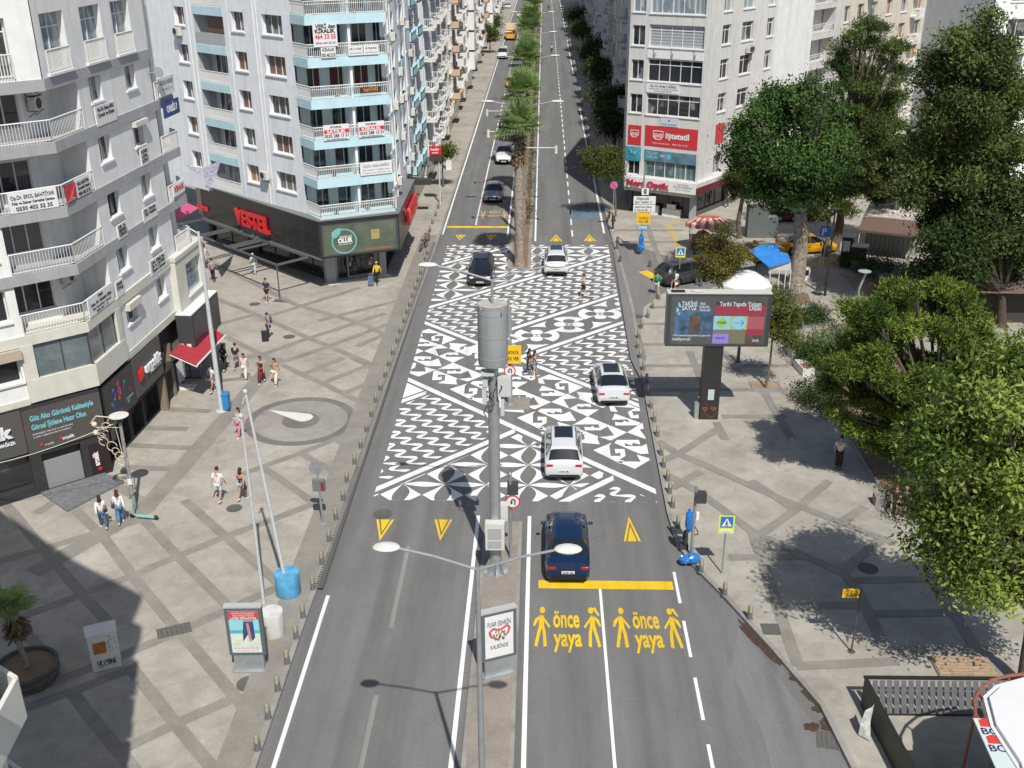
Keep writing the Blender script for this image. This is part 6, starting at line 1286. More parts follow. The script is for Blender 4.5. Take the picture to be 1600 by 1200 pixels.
# two-wheelers
def cyc(label,px,py,rz,moto=True,col=None,z=0.,rider=False):
    x,y=G(px,py,z); T=thing('motorcycle' if moto else 'bicycle',label,'motorcycle' if moto else 'bicycle',(x,y,z),rz); r=.30 if moto else .33; q=Matrix.Rotation(math.pi/2,3,'X')
    for wx in (-.62,.62):
        m=MB(); w2=.05 if moto else .02; m.lathe([(r-.06,-w2),(r,-w2*.6),(r,w2*.6),(r-.06,w2),(r-.06,-w2)],(wx,0,r),18,0,True,q)
        for k in range(6): a=k*1.047; m.tube((wx,0,r),(wx+math.cos(a)*r*.85,0,r+math.sin(a)*r*.85),.006,n=3)
        m.build('wheel',TYRE,T,world=False)
    m=MB(); R2=.03 if moto else .018
    m.path([(.62,0,r),(.48,0,.75),(.42,0,1.0)],R2,6); m.path([(.46,0,.8),(-.1,0,.35),(-.62,0,r)],R2,6); m.path([(-.1,0,.35),(-.25,0,.85)],R2,6); m.path([(.46,0,.8),(-.22,0,.75),(-.62,0,r)],R2,6); m.path([(.40,-.28,1.02),(.42,0,1.0),(.40,.28,1.02)],R2*.8,6); m.build('frame',col or BLK,T,world=False)
    m=MB(); m.ell((-.3,0,.88),(.24 if moto else .14,.12,.05),10,6); m.build('saddle',BLK,T,world=False)
    if moto: m=MB(); m.ell((.1,0,.72),(.28,.16,.16),10,8); m.ell((0,0,.42),(.22,.15,.16),10,6,1); m.ell((.52,0,.85),(.1,.16,.18),8,6); m.build('fairing',[col or BLK,BLK],T,world=False)
    return T
MRED=carpaint('moto_red',(.30,.03,.03))
cyc('maroon bicycle leaning by the bollards on the left kerb',662,390,R_(75),False,mat('bike_maroon',(.12,.03,.03),.4))
cyc('second reddish bicycle just below the maroon one on the left kerb',667,380,R_(80),False,mat('bike_rust',(.20,.07,.04),.4))
cyc('motorcycle ridden away from the viewer in the right carriageway',862,81,up,True,BLK,RZ); cyc('red motorcycle at the top of the right carriageway',857,15,up,True,MRED,RZ)
cyc('bicycle standing at the kerb under the pink round sign',951,345,R_(80),False,BLK)
x,y=G(228,811); T=thing('kick_scooter','pale turquoise kick scooter lying by the plaza lamp','scooter',(x,y,0),R_(172)); sc_=mat('scooter_teal',(.25,.50,.48),.4); m=MB(); m.box(-.45,-.08,.12,.42,.08,.17); m.path([(.42,0,.16),(.62,0,.2),(.66,0,.4)],.03,6); m.build('deck',sc_,T,world=False); m=MB(); m.path([(.60,0,.2),(.50,0,1.12)],.025,6,0); m.path([(.5,-.24,1.12),(.5,.24,1.12)],.018,6,1); m.build('handlebar',[sc_,BLK],T,world=False)
for wx in (-.5,.64): m=MB(); m.lathe([(.05,-.03),(.11,-.03),(.12,0),(.11,.03),(.05,.03)],(wx,0,.12),14,0,True,Matrix.Rotation(math.pi/2,3,'X')); m.build('wheel',TYRE,T,world=False)
# ================================================================ STREET FURNITURE
GALV=mat('galvanised',(.38,.40,.41),.45,.5,nscale=4,namt=.1); PALE=mat('pole_pale',(.52,.54,.54),.5,nscale=3,namt=.1); DK=mat('steel_dark',(.05,.052,.055),.5); LAMPW=mat('lamp_white',(.62,.61,.56),.45,nscale=6,namt=.1)
BOLB=mat('bollard_grey',(.17,.17,.17),.6,.2,nscale=7,namt=.2); BOLY=mat('bollard_band',(.40,.34,.15),.5,nscale=9,namt=.25); BOLG=mat('bollard_top',(.24,.235,.21),.5)
def bollard0():
    T=thing('bollard','x','bollard',(0,0,0)); m=MB(); m.lathe([(.17,0),(.17,.03),(.135,.05),(.115,.62)],(0,0,0),14); m.build('base',BOLB,T,world=False)
    m=MB(); m.lathe([(.117,.60),(.105,.90),(.06,.945),(.001,.95)],(0,0,0),14,0); m.build('cap',BOLG,T,world=False)
    m=MB()
    for i in range(3):
        a=-2.0+i*.30; b=a+.30
        m.add([(.123*math.cos(t)*k,.123*math.sin(t)*k,z) for t,z,k in ((a,.52,1.0),(b,.52,1.0),(b,.92,.88),(a,.92,.88))],[(0,1,2,3)])
    m.build('reflector_band',BOLY,T,world=False); return T

def bollard1():
    T=thing('bollard','x','bollard',(0,0,0)); m=MB(); m.lathe([(.16,0),(.15,.05),(.12,.75),(.10,.80),(.001,.83)],(0,0,0),10); m.build('body',mat('bollard_dark',(.09,.09,.09),.7,nscale=6,namt=.2),T,world=False); return T
bl=[]; f6=zz(340,780,2.858); 
bl+=[f6(*p) for p in ((180,1120),(227,980),(270,855),(312,735),(352,622),(383,528),(427,403),(467,290),(500,188),(530,92))]; bl+=[(536.6,782)]
f7=zz(380,560,6); bl+=[f7(*p) for p in ((975,1160),(1048,992),(1105,842),(1160,690),(1205,548),(1245,415),(1290,302),(1335,178),(1368,75))]
f1=zz(560,370,5.219); bl+=[f1(*p) for p in ((283,965),(320,865),(343,790),(375,705),(400,632),(420,572),(443,500),(468,435),(490,372),(508,310),(527,250),(545,198),(563,150))]
bl+=[(672,363),(676,350),(681,338),(685,326),(689,315)]
br=[]; g4z=zz(780,580,5.454); br+=[g4z(*p) for p in ((1255,105),(1268,195),(1293,315),(1322,430),(1348,555),(1380,715),(1402,820),(1435,932),(1452,1040),(1478,1160))]; br+=[(1059,824),(1095,894),(1132,930),(1171,967)]
z2z=zz(780,370,5.218); br+=[z2z(*p) for p in ((960,100),(985,205),(1300,510),(1250,585),(1212,660),(1162,745),(1135,830),(1130,910),(1150,990),(1175,1090))]
br+=[zz(960,280,6)(*p) for p in ((28,600),(330,825),(487,780),(770,990),(810,1005),(880,960),(750,700))]
b0=bollard0(); b1=bollard1(); 
GL_='short grey bollards with yellow bands along the left kerb'; GR_='short grey bollards along the right kerb'
for i,p in enumerate(bl):
    x,y=G(*p); o=b0 if i==0 else copy_tree(b0); o.location=(x,y,0); o.scale=(.80,.80,.66); o['group']=GL_; o['label']='grey bollard with a yellow band standing in the left kerb row'
for i,p in enumerate(br):
    x,y=G(*p); src=b0 if i<14 or 16<=i<24 else b1
    o=copy_tree(src) if src is b0 or b1.get('used') else b1
    if src is b1: b1['used']=1
    o.location=(x,y,0); o.scale=(.80,.80,.66); o['group']=GR_; o['label']='grey bollard with a yellow band in the right kerb row' if src is b0 else 'plain dark stone bollard near the mouth of the side road on the right'
if 'used' in b1: del b1['used']
for o in S.objects:
    if 'used' in o: del o['used']
def pole(m,x,y,z0,z1,r0,r1=None,n=12,mi=0): m.tube((x,y,z0),(x,y,z1),r0,r1 or r0*.6,n,mi)
def lamp_post(label,x,y,h,arm,headL=1.05,z=-.03,mt=GALV,rise=.55,dirx=1.,yaw=0.,two=True):
    T=thing('street_lamp',label,'street lamp',(x,y,z)); m=MB(); m.tube((x,y,z),(x,y,h),.11,.055,12); m.box(x-.2,y-.2,z,x+.2,y+.2,z+.04); m.build('pole',mt,T)
    for s_ in ((-1,1) if two else (1,)):
        dx,dy=math.cos(yaw)*s_,math.sin(yaw)*s_
        m=MB(); m.path([(x,y,h-.05),(x+dx*arm*.55,y+dy*arm*.55,h+rise*.6),(x+dx*arm,y+dy*arm,h+rise)],.035,8); a=m.build('arm',mt,T)
        m=MB(); c=Vector((x+dx*(arm+headL*.5),y+dy*(arm+headL*.5),h+rise+.03)); q=Matrix.Rotation(math.atan2(dy,dx),3,'Z'); m.ell(c,(headL*.58,.21,.10),16,8,0,q); m.build('lamp_head',LAMPW,T)
        m=MB(); m.ell(c-Vector((0,0,.05)),(headL*.40,.16,.08),12,6,0,q); m.build('lens',mat('lamp_lens',(.5,.5,.48),.2),T)
    return T
lamp_post('nearest double-arm street lamp on the median, its white head above the blue sedan',-1.55,22.0,9.72,1.94,.60)
for i,(y,lab) in enumerate(((92.5,'double-arm street lamp among the nearest palms'),(125,'double-arm street lamp between the middle palms'),(152,'double-arm street lamp far up the median'),(185,'double-arm street lamp at the top of the median'))): lamp_post(lab,-1.75,y,9.4,2.6 if i else 2.5,1.0)
# camera arms at the palms
for y,xs,h,lab in ((86.0,(-4.4,),8.6,'horizontal camera arm reaching over the left lanes above the pickup'),(86.5,(1.1,),7.2,'horizontal camera arm reaching over the right lanes'),(100,(-5.2,),7.9,'camera arm far over the left lane beside the palm')):
    T=thing('camera_pole',lab,'camera pole',(-1.9,y,-.03)); m=MB(); m.tube((-1.9,y,-.03),(-1.9,y,h+.3),.09,.07); m.tube((-1.9,y,h),(xs[0],y,h),.05,.045); m.build('pole',PALE,T); m=MB(); m.tube((xs[0],y,h+.15),(xs[0],y,h-.4),.12,.12); m.ell((xs[0],y,h-.42),(.13,.13,.12)); m.build('camera',LAMPW,T)
# big cylinder mast
x,y=G(775,893,-.03); T=thing('antenna_mast','thick steel mast with a big grey antenna cylinder standing on the median','mast',(x,y,-.03)); zc0=HZ(x,y,566); zc1=HZ(x,y,478)
m=MB(); m.lathe([(.22,-.03),(.22,zc0-1.6+.0),(.19,zc0-1.59),(.19,zc0+.1)],(x,y,0),12); 
for k in range(8): a=k*math.pi/4; m.add([(x+.2*math.cos(a),y+.2*math.sin(a),-.02),(x+.55*math.cos(a),y+.55*math.sin(a),-.02),(x+.2*math.cos(a),y+.2*math.sin(a),.75)],[(0,1,2)])
m.lathe([(.5,-.03),(.5,.0),(.001,.0)],(x,y,0),16); m.build('mast',GALV,T)
R0=.56; m=MB(); m.lathe([(.3,zc0-.02),(R0*.95,zc0-.05),(R0,zc0+.03),(R0,zc1),(R0*1.02,zc1+.01),(R0*1.02,zc1+.06),(.001,zc1+.08)],(x,y,0),40); m.build('radome',mat('radome_grey',(.30,.325,.335),.45,nscale=1.2,namt=.06,stain=.1),T)
m=MB()
for k in (0,.5,1): zz5=zc0+.25+(zc1-zc0-.5)*k; m.lathe([(R0*1.001,zz5),(R0*1.012,zz5+.005),(R0*1.012,zz5+.05),(R0*1.001,zz5+.055)],(x,y,0),40)
for a in (-1.9,-.7,1.3,2.6): m.tube((x+R0*math.cos(a),y+R0*math.sin(a),zc0+.05),(x+R0*math.cos(a),y+R0*math.sin(a),zc1-.02),.014,n=4)
m.build('seam_rings',mat('radome_seam',(.26,.28,.29),.5),T)
m=MB(); m.lathe([(R0*.97,zc1+.09),(.001,zc1+.10)],(x,y,0),30); 
for k in range(6): a=k*1.05; m.lathe([(.03,0),(.03,.14),(.001,.15)],(x+.8*math.cos(a),y+.8*math.sin(a),zc1+.09),6)
m.build('top_cap',mat('cap_stone',(.40,.38,.33),.8,nscale=3,namt=.2),T)
za=HZ(x,y,845); zb=HZ(x,y,792)
m=MB(); m.box(x-.38,y-.55,1.35,x+.38,y-.18,2.55); cb=m.build('equipment_cabinet',mat('cabinet_white',(.56,.56,.52),.5,nscale=3,namt=.08),T); m=MB(); m.box(x-.28,y-.565,1.85,x+.26,y-.55,2.35); m.box(x-.28,y-.565,1.45,x+.26,y-.55,1.78); m.build('vent_panel',mat('vent_grey',(.35,.36,.36),.5),cb)
m=MB(); m.box(x+.05,y+.1,2.3,x+.5,y+.5,3.0); m.build('junction_box',mat('cabinet_white',(.56,.56,.52),.5),T)
rnd=random.Random(9)
for (dx,dz,w_,h_,dd_) in ((-.34,-1.25,.16,.75,.2),(.42,-.9,.5,.75,.35),(.34,-1.75,.14,.7,.2),(-.2,-.35,.5,.10,.5),(-.3,-.75,.2,.3,.25)):
    m=MB(); m.box(x+dx-w_/2,y-.15-dd_/2,zc0+dz-h_/2,x+dx+w_/2,y-.15+dd_/2,zc0+dz+h_/2); m.build('radio_unit',mat('radio_grey',(.50,.52,.50),.5),T)
m=MB()
for k in range(16):
    a=rnd.uniform(0,6.28); p=Vector((x+.24*math.cos(a),y+.24*math.sin(a),zc0-.5-rnd.random()*1.4)); q=p+Vector((rnd.uniform(-.2,.2),rnd.uniform(-.3,.05),-rnd.uniform(.1,.6))); m.path([p,(p+q)/2+Vector((rnd.uniform(-.15,.15),-.12,0)),q],.02,5)
m.build('cables',BLK,T)
zj=HZ(x,y,437); m=MB(); m.tube((x,y,zc1+.08),(x,y,zj),.05,.04); m.build('lamp_stem',GALV,T)
for s_ in (-1,1):
    m=MB(); m.path([(x,y,zj-.03),(x+s_*1.2,y,zj+.35),(x+s_*2.0,y,zj+.52)],.035,8); m.build('arm',GALV,T); m=MB(); m.ell((x+s_*2.3,y,zj+.55),(.36,.17,.09),16,8); m.build('lamp_head',LAMPW,T)
# signal and sign pole behind it
def disc_sign(par,c,r,nrm,faces,name='sign_disc'):
    q=Vector(nrm).to_track_quat('Z','Y').to_matrix(); m=MB(); m.lathe([(r,-.02),(r,0),(.001,.0)],c,24,0,True,q); m.lathe([(r*.80,.004),(.001,.004)],c,24,1,True,q); return m.build(name,faces,par)
SRED=mat('sign_ring_red',(.60,.03,.03),.5); SWH=mat('sign_white',(.70,.70,.69),.5); SYE=mat('sign_yellow',(.80,.47,.01),.5); SBL=mat('sign_blue',(.02,.16,.55),.5); SFY=mat('sign_fluo',(.62,.78,.05),.5)
def uturn(par,c,r):
    m=MB(); c=Vector(c); y=c.y-.012
    m.path([(c.x+.3*r,y,c.z-.4*r),(c.x+.3*r,y,c.z+.25*r),(c.x+.1*r,y,c.z+.42*r),(c.x-.15*r,y,c.z+.25*r),(c.x-.15*r,y,c.z-.1*r)],.09*r,5); m.add([(c.x-.38*r,y,c.z-.05*r),(c.x+.08*r,y,c.z-.05*r),(c.x-.15*r,y,c.z-.38*r)],[(0,1,2)]); m.build('symbol',TK,par)
x,y=G(797,632,-.03); T=thing('sign_pole','tall pole with yellow board, no-u-turn disc and cameras on the small traffic island','sign pole',(x,y,-.03)); H1=HZ(x,y,468); m=MB(); m.tube((x,y,-.03),(x,y,H1),.14,.10,12); m.lathe([(.3,-.03),(.3,.03),(.15,.05)],(x,y,0),12); m.build('pole',GALV,T)
zs_=HZ(x,y,551); m=MB(); m.box(x-.3,y-.22,zs_-.55,x+.62,y-.18,zs_+.5); b=m.build('yellow_board',SYE,T); m=MB(); text(m,'YAYAYA',(x-.2,y-.225,zs_+.0),(1,0,0),(0,0,1),.2,.7,0,bold=.03); text(m,'YOL VER',(x-.2,y-.225,zs_-.35),(1,0,0),(0,0,1),.2,.7,0,bold=.03); m.build('lettering',TK,b)
c=(x,y-.22,HZ(x,y,577)); dsc=disc_sign(T,c,.33,(0,-1,0),[SRED,SWH]); uturn(T,c,.33)
for dz,sx in ((-.1,1),(-.35,1),(-2.2,-1),(-2.0,1)):
    m=MB(); m.tube((x,y,H1+dz),(x+sx*.5,y-.3,H1+dz-.05),.09,.08,8); m.build('camera',LAMPW,T)
x,y=G(798,872,-.03); T=thing('traffic_signal','traffic signal with a no-u-turn disc beside the big mast','traffic signal',(x,y,-.03)); m=MB(); m.tube((x,y,-.03),(x,y,3.9),.06,.05); m.ell((x,y,3.95),(.08,.08,.1)); m.build('pole',GALV,T); m=MB(); m.box(x-.12,y-.1,3.05,x+.32,y+.28,3.5); m.build('signal_head',DK,T); c=(x+.1,y-.12,2.75); dsc=disc_sign(T,c,.31,(0,-1,0),[SRED,SWH]); uturn(T,c,.31)
# blue wrapped signal on the right with bags
def blobmesh(m,c,r,seed,mi=0,n=14,k=9):
    rs=random.Random(seed); b=len(m.v); m.ell(c,r,n,k,mi)
    for i in range(b,len(m.v)):
        v=Vector(m.v[i])-Vector(c); s_=1+rs.uniform(-.16,.16); m.v[i]=tuple(Vector(c)+v*s_)
    for i in range(len(m.sm)-n*k,len(m.sm)): m.sm[i]=False
PBL=mat('blue_plastic',(.02,.17,.50),.25,nscale=8,namt=.35,coat=.3)
x,y=G(1080,868,0); T=thing('traffic_signal','traffic signal pole on the right kerb, lower head wrapped in blue plastic','traffic signal',(x,y,0)); H1=HZ(x,y,763); m=MB(); m.tube((x,y,0),(x,y,H1+.1),.075,.06); m.lathe([(.16,0),(.16,.04),(.08,.05)],(x,y,0),10); m.build('pole',GALV,T); m=MB(); m.box(x-.02,y-.2,H1-.6,x+.42,y+.1,H1-.15); m.build('signal_head',DK,T); m=MB(); blobmesh(m,(x-.2,y-.1,1.75),(.17,.16,.55),1); m.build('wrapping',PBL,T); m=MB(); m.path([(x,y,1.5),(x+.15,y-.1,1.3),(x+.2,y-.1,1.1),(x,y,1.0)],.02,5); m.build('cable',BLK,T); m=MB(); m.box(x+.08,y-.05,1.75,x+.2,y+.05,2.1); m.build('notice',TW,T)
x,y=G(1078,877,0); m=MB(); blobmesh(m,(x-.26,y-.15,.2),(.22,.2,.2),2); blobmesh(m,(x+.10,y-.1,.22),(.33,.24,.22),3); b=m.build('rubbish_bag',PBL); tag(b,'shiny blue rubbish bag heaped at the foot of the wrapped signal pole','rubbish bag')
x,y=G(1073,858,0); m=MB(); m.ell((x-.1,y,.55),(.13,.2,.4)); m.box(x-.3,y-.1,0,x+.05,y+.15,.25); b=m.build('signal_housing',DK); tag(b,'dark uncovered signal housing between the blue bag and the wrapped pole','signal housing')
# blue wrapped post upper right with boards
x,y=G(1001,398,0); T=thing('sign_pole','direction sign post with white, yellow and blue boards, its foot wrapped in blue plastic','sign pole',(x,y,0)); m=MB(); m.tube((x,y,0),(x,y,7.3),.07,.06); m.build('pole',GALV,T); m=MB(); blobmesh(m,(x,y,.6),(.30,.26,.38),4); blobmesh(m,(x,y,1.25),(.19,.18,.5),5); m.build('wrapping',PBL,T)
def zat(py): return HZ(x,y,py)
def board(par,x0,x1,z0,z1,y,mt,lines,name='board',fg=None,d=.04):
    m=MB(); m.box(x0,y,z0,x1,y+d,z1); b=m.build(name,mt,par); m=MB()
    for t,fx,fz,h,w_,mi in lines: text(m,t,(x0+(x1-x0)*fx,y-.005,z0+(z1-z0)*fz),(1,0,0),(0,0,1),h,w_,mi,align='C',bold=.02)
    if lines: m.build('lettering',fg or TK,b)
    return b
p2m=lambda px:(px-1001)/19.0
board(T,x-.75,x+.95,zat(318),zat(306),y-.15,SWH,[('Alsancak',.42,.55,.22,1.0,0),('Spor Tesisleri →',.45,.12,.2,1.3,0)]); board(T,x-.75,x+.95,zat(330.5),zat(319),y-.15,SWH,[('Atatürk Spor Salonu',.45,.55,.18,1.3,0),('Ş. Nevres Blv. →',.45,.12,.18,1.3,0)]); board(T,x-.45,x+.6,zat(350),zat(331.5),y-.15,SYE,[('YAYAYA',.5,.42,.22,.8,0),('YOL VER',.5,.12,.22,.8,0)]); board(T,x-.42,x+.5,zat(358.5),zat(351.5),y-.15,mat('board_cyan',(.06,.35,.60),.5),[('OTOPARK',.5,.3,.2,.7,0)],fg=TW); board(T,x-.15,x+.4,zat(304),zat(294),y-.1,SWH,[('♿',.5,.3,.25,.2,0)])
# crossing signs
def crosssign(label,px,py,h,w_,sub=True):
    x,y=G(px,py,0); T=thing('crossing_sign',label,'road sign',(x,y,0)); m=MB(); m.tube((x,y,0),(x,y,h),.035,.035,8); m.lathe([(.09,0),(.09,.03),(.04,.04)],(x,y,0),8); m.build('pole',GALV,T); hh=w_*(1.3 if sub else 1.05); m=MB(); m.box(x-w_/2,y-.06,h-hh,x+w_/2,y-.04,h); b=m.build('backing_board',SFY,T); s=w_*.8; m=MB(); z0=h-.06*w_-s; m.box(x-s/2,y-.072,z0,x+s/2,y-.061,z0+s); m.build('blue_panel',SBL,b); m=MB(); yy=y-.076; cx_=x
    m.add([(cx_-s*.42,yy,z0+s*.12),(cx_+s*.42,yy,z0+s*.12),(cx_,yy,z0+s*.88)],[(0,1,2)],0); yy-=.004
    m.path([(cx_-.1*s,yy,z0+s*.15),(cx_,yy,z0+s*.36),(cx_+.11*s,yy,z0+s*.15)],.028*s,5,1); m.path([(cx_,yy,z0+s*.34),(cx_,yy,z0+s*.54)],.04*s,5,1); m.path([(cx_-.12*s,yy,z0+s*.36),(cx_,yy,z0+s*.52),(cx_+.12*s,yy,z0+s*.38)],.022*s,5,1); m.ell((cx_,yy,z0+s*.61),(.05*s,.01,.05*s),8,6,1); m.build('symbol',[SWH,TK],b)
    if sub: m=MB(); m.box(x-s*.45,y-.07,h-hh+.05*w_,x+s*.45,y-.061,h-hh+.24*w_,0); m.path([(x-s*.3,y-.075,h-hh+.13*w_),(x+s*.3,y-.075,h-hh+.13*w_)],.012*w_,4,1); m.build('distance_plate',[SWH,TK],b)
crosssign('blue crossing sign on a yellow-edged board at the right kerb near the signal',1128,896,2.75,.62); crosssign('smaller blue crossing sign in front of the dark grey SUV',1060,447,2.9,.7,False)
x,y=G(1330,1018,0); T=thing('flag_sign','small yellow flag-shaped sign on a thin dark pole on the right pavement','sign',(x,y,0)); m=MB(); m.tube((x,y,0),(x+.02,y,2.75),.035,.03,8); m.lathe([(.14,0),(.14,.015),(.04,.02)],(x,y,0),12); m.build('pole',mat('rust_pole',(.10,.07,.05),.7),T); b=board(T,x-.62,x-.03,2.36,2.72,y-.02,SYE,[('DUR KALDIR',.5,.7,.07,.4,0),('KARŞIYA GEÇİŞ',.5,.45,.07,.5,0),('YASAKTIR',.5,.15,.09,.45,0)])
x,y=G(497,817-.0,0); x,y=G(505,818,0); T=thing('traffic_signal','signal pole seen from behind with a round grey sign back on the left plaza edge','traffic signal',(x,y,0)); m=MB(); m.tube((x,y,0),(x-.06,y,2.85),.05,.045,8); m.lathe([(.14,0),(.14,.02),(.05,.03)],(x,y,0),10); m.build('pole',GALV,T); m=MB(); q=Vector((0,-1,0)).to_track_quat('Z','Y').to_matrix(); m.lathe([(.31,-.02),(.31,0),(.001,0)],(x-.12,y+.05,2.75),20,0,True,q); m.build('sign_disc',GALV,T); m=MB(); m.box(x-.32,y-.05,1.65,x+.22,y+.14,2.2); m.box(x+.05,y-.07,1.7,x+.2,y-.05,2.1,1); m.build('signal_head',[mat('signal_grey',(.16,.17,.18),.5),mat('signal_red',(.25,.03,.04),.4)],T)
x,y=G(957,357,0); T=thing('road_sign','pink round no-parking sign on a pole at the right kerb','road sign',(x,y,0)); m=MB(); m.tube((x,y,0),(x,y,3.6),.04,.04); m.build('pole',GALV,T); c=(x,y-.06,3.75); disc_sign(T,c,.33,(0,-1,0),[mat('sign_pink',(.50,.12,.26),.5),mat('sign_pale_pink',(.42,.16,.28),.5)]); m=MB(); m.tube((x-.2,y-.075,3.95),(x+.2,y-.075,3.55),.03,n=4); m.build('symbol',SRED,T)
x,y=G(917,205,0); T=thing('road_sign','yellow diamond sign in the shade of the right pavement','road sign',(7.4,124,0)); m=MB(); m.tube((7.4,124,0),(7.4,124,2.6),.05); m.build('pole',GALV,T); m=MB(); m.add([(6.85,123.9,2.9),(7.4,123.9,2.35),(7.95,123.9,2.9),(7.4,123.9,3.45)],[(0,1,2,3)]); m.build('diamond',SYE,T)
x,y=G(1280,438,0); T=thing('parking_sign','blue parking sign on twin posts beside the plane tree','road sign',(x,y,0)); m=MB(); m.tube((x-.1,y,0),(x-.1,y,3.6),.04); m.tube((x+.12,y,0),(x+.12,y,3.6),.04); m.build('post',GALV,T); board(T,x-.38,x+.40,3.3,4.1,y-.08,SBL,[('P',.42,.2,.5,.32,0)],fg=TW)
# screens and boards
x,y=G(1108,652,0); T=thing('digital_billboard','large digital screen on a dark pillar on the right pavement','billboard',(x,y,0)); z1=HZ(x,y,447); yb=y+.0
F0=lambda px,py:plane_xy(px,py,y-.35)
xa,za,_=F0(1039,541); xb,zb_,_=F0(1199,548); _,zt,_=F0(1199,463); x_l=xa;x_r=xb
m=MB(); m.box(x-.56,y-.28,0,x+.42,y+.3,za+.1); pi=m.build('pillar',mat('pillar_black',(.028,.026,.027),.5,nscale=2,namt=.2),T)
m=MB(); rnd=random.Random(2)
m.box(x-.2,y-.29,1.15,x+.12,y-.281,1.75,1)
for cx_ in (x-.32,x+.15):
    for i in range(16): a=rnd.uniform(0,6.28); r_=rnd.uniform(.03,.17); m.tube((cx_+r_*math.cos(a),y-.285,.68+r_*math.sin(a)),(cx_+r_*math.cos(a+1.2),y-.285,.68+r_*math.sin(a+1.2)),.012,n=3)
m.path([(x-.35,y-.285,.5),(x-.2,y-.285,.25),(x+.1,y-.285,.15),(x+.35,y-.285,.5)],.008,3)
m.build('sticker',[mat('sticker_orange',(.50,.12,.06),.6),mat('sticker_pale',(.45,.55,.52),.5)],pi)
m=MB(); m.box(x-.82,y-.2,0,x-.60,y+.1,.9); m.build('side_box',GALV,T)
m=MB(); m.box(x_l,y-.35,za,x_r,y+.35,zt+.1); hs=m.build('housing',mat('screen_casing2',(.045,.055,.058),.4),T)
m=MB(); m.box(x_l+.0,y-.34,zt+.1,x_r,y+.36,zt+.13); m.box(x_l+.2,y-.2,zt+.13,x_l+.9,y+.2,zt+.15,1); m.ell((x_l+1.5,y,zt+.17),(.3,.2,.06),10,6); m.build('top_panel',[mat('top_stone',(.50,.48,.43),.8),BLK],hs)
sw,sh_=x_r-x_l,zt+.1-za; Q=lambda fx,fz:(x_l+sw*fx,za+sh_*fz)
m=MB()
def qd(fx0,fz0,fx1,fz1,mi,k): a=Q(fx0,fz0); b=Q(fx1,fz1); m.add([(a[0],y-.352-k*.002,a[1]),(b[0],y-.352-k*.002,a[1]),(b[0],y-.352-k*.002,b[1]),(a[0],y-.352-k*.002,b[1])],[(0,1,2,3)],mi)
cols=[mat('ad_slate',(.085,.088,.088),.4,nscale=1.2,namt=.2),mat('ad_crimson',(.30,.045,.07),.4),mat('ad_rose',(.38,.10,.13),.4),mat('ad_sky',(.25,.52,.68),.4),mat('ad_olive',(.34,.42,.16),.4),mat('ad_green',(.28,.50,.10),.4),mat('ad_violet2',(.28,.20,.62),.4),mat('ad_khaki',(.17,.17,.11),.4),mat('ad_blueglow',(.06,.12,.20),.4,nscale=1.8,namt=.7),mat('ad_brown',(.10,.07,.06),.4,nscale=2,namt=.5),mat('ad_text',(.55,.66,.70),.4),mat('ad_dark',(.03,.05,.05),.4)]
qd(.04,.04,.96,.96,0,0); qd(.46,.60,.95,.78,1,1); qd(.46,.78,.95,.86,9,1); qd(.78,.34,.94,.58,2,2); qd(.78,.22,.94,.34,1,2); qd(.78,.05,.94,.22,9,2); qd(.455,.33,.615,.59,3,3); qd(.615,.33,.78,.59,4,3); qd(.455,.06,.61,.33,7,3); qd(.455,.06,.61,.25,6,4); qd(.61,.06,.77,.33,7,3); qd(.08,.22,.44,.70,8,1); qd(.22,.24,.33,.60,9,2)
a=[Q(.475,.46),Q(.535,.34),Q(.60,.46),Q(.535,.585)]; m.add([(p[0],y-.362,p[1]) for p in a],[(0,1,2,3)],5)
q=Vector((0,-1,0)).to_track_quat('Z','Y').to_matrix(); c=Q(.70,.46); m.lathe([(.001,0),(sw*.07,0)],(c[0],y-.362,c[1]),24,3,False,q); m.path([(c[0]-.22,y-.366,c[1]),(c[0]+.25,y-.366,c[1])],.012,4,11); m.path([(c[0]+.1,y-.366,c[1]+.15),(c[0]+.25,y-.366,c[1]),(c[0]+.1,y-.366,c[1]-.15)],.012,4,11)
def tx(t,fx,fz,h,w_,mi=10,al='L',k=8): o=Q(fx,fz); text(m,t,(o[0],y-.352-k*.002,o[1]),(1,0,0),(0,0,1),h,w_,mi,align=al,bold=.015)
tx('TARİHE',.14,.78,.24,.78); tx('SAYGI',.14,.70,.24,.72); tx('YEREL',.31,.80,.13,.3); tx('KORUMA',.31,.74,.13,.5); tx('ÖDÜLLERİ',.31,.68,.13,.55); tx('Tarihi Yapıda Yaşam',.90,.78,.24,2.1,10,'R'); tx('Ödülü',.90,.70,.26,.6,10,'R'); tx('ONARIM',.485,.445,.12,.45,11); tx('TARİHE SAYGI',.48,.15,.10,.5,11); tx('Tarihi yapınızda yaşamanın en güzel hali',.07,.20,.10,1.9); tx('bekliyoruz!',.07,.12,.16,.9); tx('İZMİR',.84,.10,.12,.35)
for a in ([(.105,.86),(.13,.80),(.13,.74),(.105,.78)],[(.09,.76),(.115,.72),(.115,.64),(.09,.66)],[(.105,.68),(.13,.65),(.11,.60),(.105,.62)]): m.add([(Q(*p)[0],y-.368,Q(*p)[1]) for p in a],[(0,1,2,3)],3)
m.build('screen',cols,hs)
